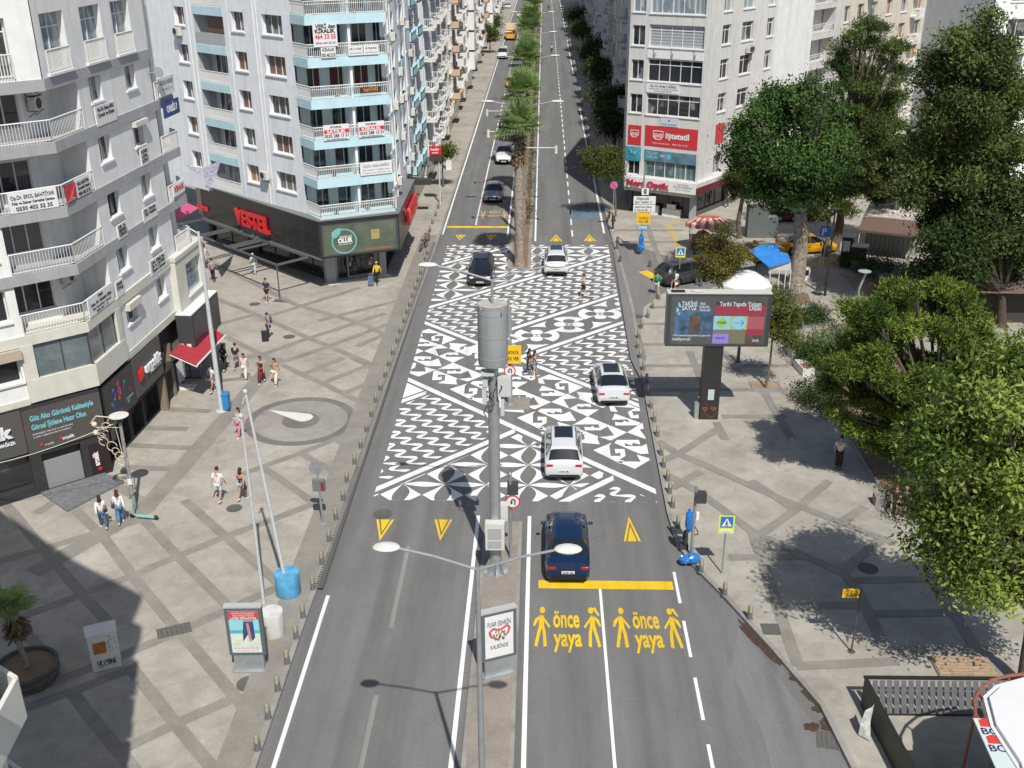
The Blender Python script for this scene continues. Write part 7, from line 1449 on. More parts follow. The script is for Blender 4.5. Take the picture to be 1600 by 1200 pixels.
# two poster stands
def poster(label,x,y,rz,art,z=0):
    T=thing('poster_stand',label,'advertising stand',(x,y,z),rz); m=MB(); m.box(-.62,-.2,0,.62,.2,.05); m.box(-.52,-.09,.05,.52,.09,.75); m.build('foot',GALV,T,world=False); m=MB(); m.box(-.64,-.11,.72,.64,.11,2.72); fr=m.build('case',mat('case_slate',(.10,.125,.135),.45),T,world=False); m=MB(); m.box(-.66,-.13,2.72,.66,.13,2.78); m.build('cap',mat('case_cap',(.42,.43,.42),.5),T,world=False); m=MB(); m.box(-.52,-.118,.84,.52,-.111,2.60); 
    p=m.build('poster',BAN,fr,world=False); m=MB(); mts=art(m); m.build('print',mts,p,world=False); return T
def artA(m):
    y=-.121
    def r(x0,z0,x1,z1,mi,k=0): m.add([(x0,y-k,z0),(x1,y-k,z0),(x1,y-k,z1),(x0,y-k,z1)],[(0,1,2,3)],mi)
    r(-.52,2.24,.52,2.60,0); r(-.52,1.78,.52,2.24,1); r(-.52,1.66,.52,1.80,2,.001); r(-.52,1.1,.52,1.66,3)
    text(m,'4 MEVSİM UYGULANABİLİR',(0,y-.003,2.48),(1,0,0),(0,0,1),.07,.85,4,align='C'); text(m,'TENE TEMAS ETMEYEN',(0,y-.003,2.38),(1,0,0),(0,0,1),.07,.75,4,align='C'); text(m,'LAZER EPİLASYON',(0,y-.003,2.26),(1,0,0),(0,0,1),.09,.9,4,align='C',bold=.02)
    m.add([(-.0,y-.004,2.24),(.32,y-.004,2.24),(.34,y-.004,1.5),(.25,y-.004,1.35),(.1,y-.004,1.62),(-.1,y-.004,1.32),(-.06,y-.004,1.8)],[(0,6,5,4),(0,4,1),(1,4,3,2)],5); m.add([(.07,y-.006,2.1),(.17,y-.006,2.1),(.2,y-.006,1.6),(.22,y-.006,1.33),(.12,y-.006,1.33)],[(0,1,2,3,4)],6); r(.0,2.16,.3,2.24,6,.005)
    text(m,'BEYKA POLİKLİNİKLERİ',(0,y-.003,1.0),(1,0,0),(0,0,1),.07,.9,7,align='C'); text(m,'0232 464 44 35  444 0 35',(0,y-.003,.90),(1,0,0),(0,0,1),.05,.8,7,align='C')
    return [mat('print_red',(.50,.07,.07),.5),mat('print_sky',(.28,.60,.66),.5),mat('print_sea',(.10,.42,.45),.5,nscale=3,namt=.2),mat('print_sand',(.58,.66,.56),.5,nscale=4,namt=.15),TW,mat('print_navy',(.04,.06,.20),.5,nscale=20,namt=.4),mat('print_skin',(.45,.27,.18),.5),mat('print_crimson',(.35,.08,.10),.5)]
def artB(m):
    y=-.121
    text(m,'FUAR ŞEHRİN',(0,y,2.15),(1,0,0),(0,0,1),.2,.85,0,align='C',bold=.02); text(m,'KALBİNDE',(0,y,1.2),(1,0,0),(0,0,1),.17,.65,0,align='C',bold=.02)
    h=[(0,1.55),(-.3,1.75),(-.36,1.95),(-.22,2.08),(-.05,1.98),(.12,2.02),(.28,2.12),(.38,2.0),(.32,1.8),(.2,1.68)]; m.path([(a,y,b) for a,b in h],.04,5,1); rnd=random.Random(4)
    for i in range(26): a=rnd.uniform(-.22,.22); b=rnd.uniform(1.55,1.92); m.box(a-.03,y-.004-.0004*i,b-.03,a+.03,y-.002,b+.04,2+i%3)
    m.tube((-.02,y,1.8),(-.02,y,2.05),.02,n=4,mi=3); return [mat('print_slate',(.08,.12,.15),.5),mat('print_rose',(.50,.10,.12),.5),mat('print_green',(.10,.22,.08),.5),mat('print_ochre',(.35,.25,.08),.5),mat('print_brown',(.16,.09,.05),.5)]
x,y=G(392,1046,0); poster('poster stand with a red-topped laser advert beside the white barrel',x,y,R_(2),artA); x,y=G(777,1052,-.03); poster('poster stand with a red heart print on the median in front of the lamp pole',x+.05,y,R_(22),artB,-.03)
# barrels with flag poles
def barrel(label,px,py,r,h,mt,top,hh,lean=(0,0)):
    x,y=G(px,py,0); y+=r; T=thing('barrel_base',label,'barrel',(x,y,0)); m=MB(); m.lathe([(r*.97,0),(r,.03),(r,h-.03),(r*.97,h),(.001,h)],(x,y,0),28); m.build('drum',mt,T); return x,y,T
BBL=mat('barrel_blue',(.10,.36,.58),.6,nscale=2.8,namt=.2,stain=.35); BWH=mat('barrel_white',(.62,.60,.57),.6,nscale=2,namt=.12,stain=.25)
x,y,T=barrel('blue concrete-filled barrel on the left pavement edge',447,938,.49,.98,BBL,0,0); P=thing('flag_pole','bare leaning pole standing in the blue barrel','pole',(x-.1,y,.98)); m=MB(); zt=8.1; xt,_,_=plane_xy(383,612,y+.3); m.tube((x-.12,y,.98),(xt,y+.3,HZ(xt,y+.3,612)),.075,.05,10); m.build('shaft',PALE,P); m=MB(); zt=HZ(xt,y+.3,612); m.ell((xt,y+.3,zt),(.09,.09,.1)); m.tube((xt-.15,y+.3,zt-.5),(xt+.02,y+.3,zt-.05),.03); m.build('tip',PALE,P)
x,y,T=barrel('white barrel half hidden behind the laser poster stand',424,1000,.42,1.0,BWH,0,0); x2,y2=G(412,942,0); P=thing('flag_pole','bare straight pole standing between the blue barrel and the laser poster','pole',(x2,y2,0)); m=MB(); zt=HZ(x2,y2,650); m.tube((x2,y2,0),(x2,y2,zt),.075,.05,10); m.build('shaft',PALE,P); m=MB(); m.ell((x2,y2,zt),(.09,.09,.1)); m.tube((x2-.3,y2,zt-.1),(x2,y2,zt-.08),.02); m.build('tip',PALE,P)
x,y=G(346,642,0); P=thing('lamp_pole','tall tapering pale pole in front of the red awning','pole',(x,y,0)); m=MB(); zt=HZ(x,y,362); m.tube((x,y,0),(x,y,zt),.15,.07,12); m.lathe([(.3,0),(.3,.03)],(x,y,0),12); m.build('shaft',PALE,P); m=MB(); m.path([(x,y,zt-.1),(x-.4,y+.1,zt+.1),(x-.55,y+.1,zt+.1)],.04,6); m.build('bracket',PALE,P)
m=MB(); x,y=G(354,640,0); m.box(x-.22,y-.25,.1,x+.2,y+.25,.92); b=m.build('wheelie_bin',mat('bin_blue',(.03,.22,.50),.4)); m=MB(); m.box(x-.24,y-.27,.92,x+.22,y+.27,1.0); b['kind']=''; del b['kind']; lid=m.build('lid',mat('bin_blue',(.03,.22,.50),.4),b); tag(b,'blue wheelie bin behind the tall pale pole','bin'); m=MB(); m.tube((x+.22,y-.2,.1),(x+.26,y-.2,.1),.1,n=10); m.build('wheel',TYRE,b)
# plaza lamp with round plate and ornaments
x,y=G(211,796,0); T=thing('plaza_lamp','plaza lamp with a flat round plate and a scrolled ornament near the scooter','street lamp',(x,y,0)); zt=HZ(x,y,652); m=MB(); m.tube((x,y,0),(x,y,zt),.095,.07,12); m.build('pole',mat('pole_grey',(.27,.27,.25),.6,nscale=5,namt=.3),T); m=MB(); m.lathe([(.001,-.02),(.40,-.02),(.42,.01),(.001,.04)],(x-.0,y,zt+.08),26); m.build('plate',LAMPW,T); m=MB(); m.ell((x,y,zt-.12),(.15,.15,.16)); m.build('luminaire',DK,T)
m=MB(); orn=mat('ornament_cream',(.55,.50,.38),.6)
for k in range(9):
    cz=zt-.2-.24*k; cx_=x-.35-.55*math.sin(k*.5)*(1 if k<5 else .5); r_=.17+.03*(k%3); m.path([(cx_+r_*math.cos(t),y-.05,cz+r_*math.sin(t)) for t in [i*.6 for i in range(9)]],.02,4)
m.path([(x,y,zt-.05),(x-1.0,y,zt+.05),(x-1.3,y,zt-.3)],.03,5); m.path([(x,y,zt-.5),(x-1.1,y,zt-.5)],.02,5); m.path([(x-.25,y,zt-.3),(x-.1,y,zt-2.2)],.02,5)
m.build('ornament',orn,T); m=MB(); m.ell((x-1.15,y,zt-.35),(.12,.12,.12)); m.ell((x-1.15,y,zt-.75),(.12,.12,.12)); m.build('bulb',mat('bulb_cream',(.65,.58,.45),.4),T)
m=MB(); m.box(x-.28,y-.2,1.95,x-.02,y+.1,2.1); m.box(x-.06,y-.12,1.35,x+.12,y-.08,1.62,1); m.build('speaker_box',[DK,TW],T); ct=T
e=Vector(FA.P(3.0,3.0,.6)); m=MB(); a=Vector((x,y,zt-.2)); pts=[a.lerp(e,i/10)-Vector((0,0,.5*math.sin(math.pi*i/10))) for i in range(11)]; m.path(pts,.018,4); o=m.build('cable',mat('cable_pale',(.5,.5,.46),.5)); tag(o,'pale cable sagging from the plaza lamp to the dark shop front','cable')
# shop kiosk box (black cube)
x,y=G(163,741,0); T=thing('promotion_box','black box-shaped shop stand with white lettering beside the shutter','stand',(x,y,0),R_(41)); m=MB(); m.box(-.52,0,0,.42,.85,1.75); b=m.build('box',mat('box_black',(.03,.015,.018),.35),T,world=False); m=MB(); text(m,'arçelik',(-.12,-.01,.55),(0,0,1),(-1,0,0),.26,.75,0,bold=.05); m.box(-.22,-.012,.3,-.05,-.004,.45,1); m.obox((.425,.1,.3),(0,.6,0),(.01,0,0),(0,.05,1.0),2); m.build('lettering',[TW,RED,mat('ad_maroon',(.25,.05,.05),.4,nscale=3,namt=.8)],b,world=False); m=MB(); m.box(-.5,.05,1.75,.4,.8,1.80); m.build('top',DK,T,world=False)
m=MB(); c=G(170,668,1.9); p=Vector((c[0],c[1],1.9)); m.poly([p,p+Vector((.8,.4,.1)),p+Vector((.7,.4,.6)),p+Vector((0,0,.6))]); m.poly([p+Vector((0,0,.6)),p+Vector((.7,.4,.6)),p+Vector((.8,.4,.1)),p]); 
# graffiti cabinet
x,y=G(170,1045,0); T=thing('utility_cabinet','white graffiti-covered utility cabinet with an orange sticker in the plaza shade','cabinet',(x,y,0),R_(24)); CW_=mat('cabinet_paint',(.62,.62,.60),.5,nscale=4,namt=.08); m=MB(); m.box(-.52,-.0,0,.45,.5,1.55); m.build('housing',CW_,T,world=False); m=MB(); m.add([(-.56,-.05,1.55),(.49,-.05,1.55),(.49,.54,1.55),(-.56,.54,1.55),(-.56,.3,1.80),(.49,.3,1.80)],[(0,1,5,4),(1,2,5),(2,3,4,5),(3,0,4),(0,3,2,1)]); m.build('lid',CW_,T,world=False); m=MB(); m.box(-.38,-.012,.72,.05,-.004,1.2); m.build('sticker',mat('sticker_rust',(.42,.13,.03),.5,nscale=6,namt=.5),T,world=False); m=MB(); rnd=random.Random(8)
for i in range(7):
    cx_=-.28+i*.09; m.path([(cx_+rnd.uniform(-.06,.06),-.012,.2+rnd.uniform(0,.25)) for _ in range(6)],.012,4)
for i in range(14): cx_=rnd.uniform(.1,.4); z_=rnd.uniform(.6,1.4); m.path([(cx_+rnd.uniform(-.05,.05),-.01,z_+rnd.uniform(-.05,.05)) for _ in range(4)],.004,3)
m.path([(-.3,-.012,.16),(.25,-.012,.24)],.012,4); m.build('graffiti',TK,T,world=False)
# red hanging sign and boards on the left avenue pavement
x,y=G(683,318,0); T=thing('hanging_sign','red hanging shop sign on a pole over the left avenue pavement','sign',(x,y,0)); m=MB(); m.tube((x+.3,y,0),(x+.3,y,4.6),.09,.07); m.build('pole',PALE,T); board(T,x-.55,x+.55,4.6,5.35,y-.2,RED,[('kuaför',.5,.5,.25,.8,0),('estetik',.5,.15,.15,.6,0)],fg=TW,d=.3); board(T,x-.55,x+.6,4.0,4.55,y-.2,DK,[],d=.3)
x,y=G(700,222,0); T=thing('totem','white upright totem board on the left avenue pavement','totem',(-9.9,111,0)); m=MB(); m.box(-10.2,110.8,0,-9.6,111.1,2.6); m.build('board',TRIM,T)
x,y=G(655,320,0); m=MB(); m.box(-11.6,92.5,2.7,-9.9,93.2,3.2); o=m.build('shop_canopy',mat('canopy_brown',(.06,.05,.04),.5)); tag(o,'flat brown shop canopy jutting over the left pavement past the black fascia','canopy')
# benches (white planters with wooden seats)
for px,py,lab in ((1263,588,'white concrete bench with a wooden seat, nearer of the two'),(1246,560,'white concrete bench with a wooden seat, farther of the two')):
    x,y=G(px,py,0); T=thing('bench',lab,'bench',(x,y,0),R_(8)); m=MB(); m.box(-.35,0,0,.35,1.5,.48); m.build('base',mat('bench_white',(.62,.60,.55),.7,nscale=4,namt=.1),T,world=False); m=MB()
    for i in range(7): m.box(-.28+i*.08,.05,.48,-.22+i*.08,.75,.52)
    m.build('seat',mat('wood_slats',(.30,.17,.09),.7,nscale=9,namt=.3),T,world=False)
# ticket machine
x,y=G(1334,420,0); T=thing('kiosk_cabinet','pair of dark maroon cabinets with white tops by the path','cabinet',(x,y,0),R_(-20)); m=MB(); m.box(-1.1,.3,0,-.3,1.0,2.3); m.box(-.25,0,0,.75,.7,1.7); m.box(-.2,-.5,0,.6,0,.7,1); m.build('housing',[mat('cab_maroon',(.035,.018,.028),.5),mat('cab_stone',(.2,.19,.17),.8)],T,world=False); m=MB(); m.box(-1.2,.2,2.3,-.2,1.1,2.4); m.box(-.35,-.1,1.7,.85,.8,1.8); m.build('top',mat('cab_top',(.55,.53,.48),.7),T,world=False); m=MB(); m.box(-1.0,.285,1.2,-.5,.298,2.0); m.build('notice',SWH,T,world=False)
# thin lamp with teal plate
x,y=G(1332,528,0); T=thing('park_lamp','slim park lamp with a round grey-green plate beside the big pine','street lamp',(x,y,0)); m=MB(); zt=HZ(x,y,425); m.path([(x,y,0),(x,y,zt*.75),(x+.35,y+.1,zt)],.07,8); m.build('pole',GALV,T); m=MB(); m.lathe([(.001,0),(.38,0),(.40,.04),(.001,.1)],(x+.2,y,zt+.02),20); m.build('plate',mat('plate_teal',(.30,.38,.36),.5),T)
x,y=G(1289,462,0); T=thing('park_lamp','tall dark lamp pole with stickers between plane tree and hut','street lamp',(x,y,0)); m=MB(); zt=6.2; m.tube((x,y,0),(x,y,zt),.10,.06); m.build('pole',mat('pole_dark',(.03,.03,.03),.5,nscale=8,namt=.5),T); m=MB(); m.lathe([(.001,0),(.3,0),(.32,.05),(.001,.1)],(x,y,zt),14); m.build('plate',DK,T)
x,y=G(1153,566,0); m=MB(); m.lathe([(.13,0),(.10,.1),(.09,1.35),(.12,1.4),(.001,1.5)],(x,y,0),12); o=m.build('short_post',DK); tag(o,'short dark post behind the screen pillar in the tree shadow','post')
# hut and stalls
x,y=G(1392,396,0); T=thing('hut','small park hut with a brown awning and a rusty flat roof','hut',(x,y,0),R_(-24)); T.scale=(1.15,1.15,1.15); m=MB(); m.box(-1.8,.02,0,2.0,4.0,2.44); m.build('wall',mat('hut_wall',(.30,.29,.26),.8),T,world=False); m=MB(); m.add([(-2.1,-.2,2.55),(2.2,-.2,2.55),(2.2,4.2,2.75),(-2.1,4.2,2.75),(-2.1,-.2,2.45),(2.2,-.2,2.45),(2.2,4.2,2.6),(-2.1,4.2,2.6)],[(0,1,2,3),(4,7,6,5),(0,4,5,1),(1,5,6,2),(2,6,7,3),(3,7,4,0)]); m.build('roof',mat('hut_roof',(.46,.42,.38),.7,nscale=1.2,namt=.5),T,world=False); m=MB(); m.add([(-2.1,-.2,2.42),(2.0,-.2,2.42),(2.0,-2.0,1.95),(-2.1,-2.0,1.95),(-2.1,-2.0,1.8),(2.0,-2.0,1.8)],[(0,1,2,3),(3,2,5,4)]); m.build('awning',mat('awning_brown',(.13,.085,.065),.8),T,world=False); m=MB()
for i in range(12): m.tube((-1.7+i*.3,-.05,.2),(-1.7+i*.3,-.05,2.2),.02,n=4)
m.build('grille',DK,T,world=False)
for xx in (-2.0,1.9): m=MB(); m.tube((xx,-1.9,0),(xx,-1.9,1.9),.03,n=5); m.build('post',RAILW,T,world=False)
# market stall with blue tarp
x,y=G(1213,482,0); T=thing('market_stall','market stall under a bright blue tarpaulin roof and a grey scalloped awning','stall',(x,y,0)); z1=2.9
def q3(px,py,z): a=G(px,py,z); return Vector((a[0],a[1],z))
TARP=mat('tarp_blue',(.03,.22,.62),.45,nscale=2.5,namt=.2,bump=.5,bscale=6)
m=MB(); p=[q3(1170,391,3.0),q3(1190,382,3.2),q3(1216,383,3.1),q3(1218,393,2.8),q3(1231,396,2.75),q3(1236,409,2.7),q3(1201,417,2.7)]; m.add(p+[v-Vector((0,0,.06)) for v in p],[(0,6,5,4,3,2,1),tuple(range(7,14))]+[(i,(i+1)%7,7+(i+1)%7,7+i) for i in range(7)]); m.build('tarpaulin',TARP,T)
m=MB(); p=[q3(1202,418,2.65),q3(1236,409.5,2.65),q3(1236,422,2.35),q3(1201,422,2.35)]; m.add(p,[(0,1,2,3)]); n=9
a,b=p[3],p[2]
for i in range(n):
    u=a.lerp(b,i/n); v=a.lerp(b,(i+1)/n); w_=(u+v)/2-Vector((0,0,.32)); m.add([u,v,v-Vector((0,0,.2)),w_,u-Vector((0,0,.2))],[(0,1,2,3,4)])
m.build('awning',mat('awning_grey',(.38,.37,.34),.8),T)
for px in (1204,1218,1228,1236): m=MB(); a=q3(px,423,2.3); m.tube((a.x,a.y,0),(a.x,a.y,2.35),.035,n=6); m.build('post',RAILW,T)
m=MB(); a=q3(1206,455,.9); m.box(a.x-.3,a.y,0,a.x+1.3,a.y+1.2,.95); m.build('counter',DK,T)
x,y=G(1172,447,0); T=thing('market_stall','low grey canvas stall roof left of the blue tarpaulin','stall',(x,y,0)); m=MB(); p=[q3(1154,403,2.4),q3(1165,402.5,2.4),q3(1182,413.5,2.3),q3(1158,417.5,2.2)]; m.add(p+[v-Vector((0,0,.05)) for v in p],[(3,2,1,0),(4,5,6,7)]+[(i,(i+1)%4,4+(i+1)%4,4+i) for i in range(4)]); m.build('roof',mat('canvas_grey',(.26,.26,.25),.8),T); m=MB()
for v in p: m.tube((v.x,v.y,0),v,.04,n=5)
m.build('frame',DK,T); m=MB(); m.box(p[0].x+.2,p[3].y+.2,0,p[2].x-.4,p[1].y-.4,1.0); m.build('counter',DK,T)
x,y=G(1167,462,0); T=thing('parasol','large white faceted parasol roof behind the big screen','parasol',(x,y,0)); m=MB(); c=q3(1166,425,3.0); n=8; ring=[c+Vector((1.7*math.cos(t),1.7*math.sin(t)-.3,-.65)) for t in [2*math.pi*(i+.5)/n for i in range(n)]]; inn=[c+Vector((.7*math.cos(t),.7*math.sin(t),-.06)) for t in [2*math.pi*(i+.5)/n for i in range(n)]]
m.add([c]+inn+ring+[v-Vector((0,0,.25)) for v in ring],[(0,1+i,1+(i+1)%n) for i in range(n)]+[(1+i,1+n+i,1+n+(i+1)%n,1+(i+1)%n) for i in range(n)]+[(1+n+i,1+2*n+i,1+2*n+(i+1)%n,1+n+(i+1)%n) for i in range(n)]); m.build('canopy',mat('parasol_white',(.70,.70,.70),.7,nscale=2,namt=.05),T); m=MB(); m.tube((c.x,c.y,0),c,.05); m.build('pole',RAILW,T)
# striped snack cart
x,y=G(1103,392,0); T=thing('snack_cart','snack cart with a red and white striped dome awning','cart',(x,y,0)); 
z0=1.95; c=q3(1106,344,2.3); RS=mat('stripe_red',(.42,.10,.07),.7); n=28; m=MB(); rx_,ry_=1.75,1.05
top=[c+Vector((.95*math.cos(t),.4*math.sin(t),.28)) for t in [2*math.pi*i/n for i in range(n)]]; rim=[c+Vector((rx_*math.cos(t),ry_*math.sin(t),-.15)) for t in [2*math.pi*i/n for i in range(n)]]; low=[v-Vector((0,0,.32)) for v in rim]
b=len(m.v); m.v+= [tuple(v) for v in top+rim+low]
for i in range(n):
    j=(i+1)%n
    for a in (0,n): m.f.append([b+a+i,b+a+n+i,b+a+n+j,b+a+j]); m.m.append(i%2); m.sm.append(False)
m.f.append([b+i for i in range(n)]); m.m.append(0); m.sm.append(False)
m.build('awning',[RS,mat('stripe_white',(.56,.44,.38),.7)],T); m=MB(); 
for dx,dy in ((-1.3,-.6),(1.3,-.6),(-1.3,.6),(1.3,.6)): m.tube((c.x+dx,c.y+dy,.8),(c.x+dx,c.y+dy,c.z-.1),.04,n=5)
m.build('post',RAILW,T); m=MB(); m.box(c.x-1.3,c.y-.6,.35,c.x+1.3,c.y+.6,1.0); m.build('counter',mat('cart_brown',(.20,.12,.07),.6),T)
for dx in (-.9,.9): m=MB(); m.lathe([(.25,-.03),(.32,-.03),(.32,.03),(.25,.03),(.25,-.03)],(c.x+dx,c.y-.66,.32),14,0,True,Matrix.Rotation(math.pi/2,3,'X')); m.build('wheel',TYRE,T)
x,y=G(1083,372,0); m=MB(); blobmesh(m,(x+.6,y-1.2,.55),(.55,.4,.45),6); o=m.build('covered_crate',mat('cloth_orange',(.45,.13,.06),.7,nscale=6,namt=.3)); tag(o,'orange-red cloth bundle in front of the striped snack cart','bundle')
m=MB(); x,y=G(1180,372,0); m.box(x-.7,y,0,x+.9,y+1.1,2.6); m.box(x+.9,y+.1,0,x+1.8,y+1,1.7); o=m.build('phone_cabinet',mat('cab_green',(.13,.15,.14),.6)); tag(o,'grey-green utility cabinets in the shade right of the striped cart','cabinet')
m=MB(); x,y=G(1253,437,0); m.box(x-.3,y-.2,0,x+.5,y+.3,.9); o=m.build('news_box',TRIM); tag(o,'small white box with dark panes right of the plane tree trunk','box'); m=MB(); m.box(x-.2,y-.22,.4,x+.4,y-.2,.8); m.build('pane',BLK,o)
x,y=G(1282,462,0); T=thing('chair','dark metal park chair beside the planting bed','chair',(x,y,0),R_(40)); m=MB(); m.box(-.25,-.25,.42,.25,.25,.46); m.build('seat',DK,T,world=False); m=MB(); m.box(-.25,.22,.46,.25,.26,.95); m.build('backrest',DK,T,world=False)
for dx in (-.22,.22):
    for dy in (-.22,.22): m=MB(); m.tube((dx,dy,0),(dx,dy,.42),.02,n=5); m.build('leg',DK,T,world=False)
# brown roofed restaurant at the far right
x,y=G(1590,470,0); T=thing('pavilion','brown-roofed pavilion with a white gable behind the conifers at the right edge','pavilion',(x,y,0)); m=MB(); a=q3(1532,430,3.2); m.prism([(a.x,a.y),(a.x+12,a.y-.5),(a.x+12,a.y+6),(a.x,a.y+6)],0,2.4); m.build('wall',mat('pav_dark',(.05,.04,.035),.8),T); m=MB(); m.add([(a.x-.3,a.y-1.2,2.4),(a.x+12,a.y-1.7,2.4),(a.x+12,a.y+2.5,4.2),(a.x-.3,a.y+3,4.2),(a.x+12,a.y+7,2.4),(a.x-.3,a.y+7,2.4)],[(0,1,2,3),(3,2,4,5)]); m.build('roof',mat('awning_brown',(.13,.085,.065),.8),T); m=MB(); m.add([(a.x-.32,a.y-.8,2.3),(a.x-.32,a.y+7,2.3),(a.x-.32,a.y+3,4.3)],[(0,1,2)]); m.box(a.x-1.4,a.y+1,0,a.x-.35,a.y+2.2,3.6); m.build('gable',WHT,T)
# crates under the awning
for i,(dx,dz) in enumerate(((0,.12),(.62,.12),(0,.5),(.62,.5))):
    x,y=G(283,592,0); m=MB(); m.box(x+dx,y,dz,x+dx+.55,y+.5,dz+.34); o=m.build('crate',mat('crate_grey',(.16,.17,.19),.6)); o['group']='grey crates stacked under the red awning'; tag(o,['lower left grey crate under the red awning','lower right grey crate under the red awning','upper left grey crate under the red awning','upper right grey crate under the red awning'][i],'crate')
x,y=G(289,606,0); m=MB(); 
for k in range(3): m.box(x-.5,y-.3+.25*k,.0,x+.6,y-.2+.25*k,.1)
for k in range(6): m.box(x-.5+.19*k,y-.3,.1,x-.36+.19*k,y+.3,.13)
o=m.build('pallet',TRIM); tag(o,'white plastic pallet on the ground before the red awning','pallet')
# lower right ramp walls and bus
x,y=G(1346,1092,0)
T=thing('stair_fence','black slatted fence with sheet panels around the passage at the lower right','fence',(x,y,0)); q=[q3(1352,1064,1.1),q3(1600,1063,1.1)]; 
FK=mat('fence_black',(.02,.022,.02),.5); SL=mat('fence_slat',(.10,.105,.105),.55,nscale=6,namt=.2)
a=Vector((q[0].x,q[0].y,0)); b=Vector((a.x+6.2,a.y+.05,0)); m=MB(); m.obox(a+Vector((0,.10,1.08)),b-a,(0,.14,0),(0,0,.06)); m.obox(a+Vector((0,-.42,.02)),b-a,(0,.05,0),(0,0,.05)); m.build('top_rail',FK,T)
m=MB(); n=26
for i in range(n):
    u=a.lerp(b,(i+.12)/n); v=a.lerp(b,(i+.86)/n); m.add([u+Vector((0,.08,1.07)),v+Vector((0,.08,1.07)),v+Vector((0,-.40,.08)),u+Vector((0,-.40,.08))],[(0,1,2,3)])
sl_=m.build('slat_panel',SL,T); sl_['kind']=''; del sl_['kind']
m=MB(); c=Vector((*G(1425,1215,0),0)); m.add([a+Vector((0,.1,0)),a+Vector((0,.1,1.12)),c+Vector((0,-6,1.12)),c+Vector((0,-6,0)),a+Vector((.12,.1,1.12)),c+Vector((.12,-6,1.12)),a+Vector((.12,.1,0)),c+Vector((.12,-6,0))],[(0,1,2,3),(1,4,5,2),(4,6,7,5)]); m.build('side_panel',FK,T)
m=MB(); p=[q3(1352,1110,1.0),q3(1362,1105,1.1),q3(1366,1100,1.13),q3(1360,1128,.6),q3(1360,1158,.05),q3(1341,1148,.05),q3(1345,1130,.5)]; m.add(p,[(0,1,3,6),(1,2,3),(6,3,4,5)]); m.build('torn_sheet',mat('torn_white',(.50,.51,.48),.6,nscale=5,namt=.4),T)
m=MB()
for px in (1415,1452,1522): v=q3(px,1098,.05); m.tube(v,v+Vector((.15,-.5,.0)),.025,n=4)
m.build('strut',RAILW,T)
x,y=G(1470,1140,0); m=MB(); pts=[(x+1.9-3.0*math.cos(t)*1,y-.9+2.1*math.sin(t),.9) for t in [i*.16 for i in range(11)]]; m.path(pts,.035,6); m.path([(p[0],p[1],.45) for p in pts],.02,5)
for p in pts[::3]: m.tube((p[0],p[1],0),(p[0],p[1],.9),.03,n=5)
# round white canopy roof with signs (lower right)
T=thing('kiosk_roof','white rounded kiosk roof with letter boards and a red-brown curved rail at the lower right corner','kiosk',(15,24,0)); zr=3.6
rim=[q3(*p,zr) for p in ((1536,1088),(1556,1070),(1600,1058),(1700,1050),(1800,1120),(1800,1400),(1650,1400),(1590,1200),(1548,1135))]
m=MB(); m.prism([(v.x,v.y) for v in rim],zr-.35,zr); inner=[v.lerp(Vector((sum(a.x for a in rim)/9,sum(a.y for a in rim)/9,zr)),.09) for v in rim]; m.prism([(v.x,v.y) for v in inner],zr,zr+.12); m.build('roof',mat('roof_white',(.70,.70,.71),.35,nscale=1,namt=.03),T)
cen=Vector((sum(v.x for v in rim)/9,sum(v.y for v in rim)/9,0)); m=MB(); bpts=[Vector((v.x,v.y)).lerp(Vector((cen.x,cen.y)),.3) for v in rim]; m.prism([tuple(v) for v in bpts],0,zr-.35); m.build('wall',mat('kiosk_wall',(.15,.16,.16),.5),T)
e0,e1=Vector((*G(1520,1124,zr-.1),zr-.1)),Vector((*G(1575,1245,zr-.1),zr-.1)); d=(e1-e0).normalized(); nrm=Vector((-d.y,d.x,0)); nrm=nrm if nrm.x<0 else -nrm
m=MB(); up_=Vector((-nrm.x*.15,-nrm.y*.15,.0)); s0=e0; w_=(Vector((*G(1547,1118,zr),0))-Vector((e0.x,e0.y,0))).length
ax=Vector((-nrm.x,-nrm.y,0)); m.obox(s0,(e1-s0),ax*.66,(0,0,.05)); sb=m.build('sign_board',mat('board_pale',(.56,.63,.63),.5),T); m=MB()
for k in (.05,.58):
    o_=s0+(e1-s0)*1.0*0+d*(.22+1.25*k*1.0)+Vector((0,0,.055)); 
    text(m,'BO',o_+ax*.07+d*.36,ax,-d,.26,.50,0,bold=.02)
    m.add([o_+ax*.10+d*.06,o_+ax*.50+d*.06,o_+ax*.50-d*.22,o_+ax*.32-d*.30,o_+ax*.12-d*.22],[(0,1,2,3,4)],1)
m.build('lettering',[mat('text_navy',(.03,.03,.10),.5),mat('text_red2',(.62,.05,.05),.5)],sb)
m=MB(); zz3=zr+.1; cp=[q3(*p,zz3) for p in ((1524,1112),(1522,1095),(1530,1078),(1548,1063),(1575,1056),(1610,1052))]; m.path(cp,.05,6); m.path([v+Vector((.18,-.12,-.5)) for v in cp],.05,6)
for v in cp[::2]: m.tube(v,v+Vector((.18,-.12,-.5)),.035,n=5)
m.tube(cp[0],Vector((cp[0].x,cp[0].y,0)),.05,n=6)
m.build('curved_rail',mat('rail_redbrown',(.25,.09,.06),.6),T)
m=MB(); p=[q3(1475,1070,.02),q3(1530,1060,.02)]
for k in range(6): m.box(p[0].x+.02,p[0].y+.45+.17*k,.08,p[0].x+2.0,p[0].y+.58+.17*k,.12)
m.box(p[0].x-.02,p[0].y+.40,0,p[0].x+2.06,p[0].y+1.5,.075,1); o=m.build('wooden_deck',[mat('wood_tan',(.38,.27,.17),.7,nscale=6,namt=.3),KERB]); tag(o,'low tan slatted deck behind the black fence at the lower right','deck')
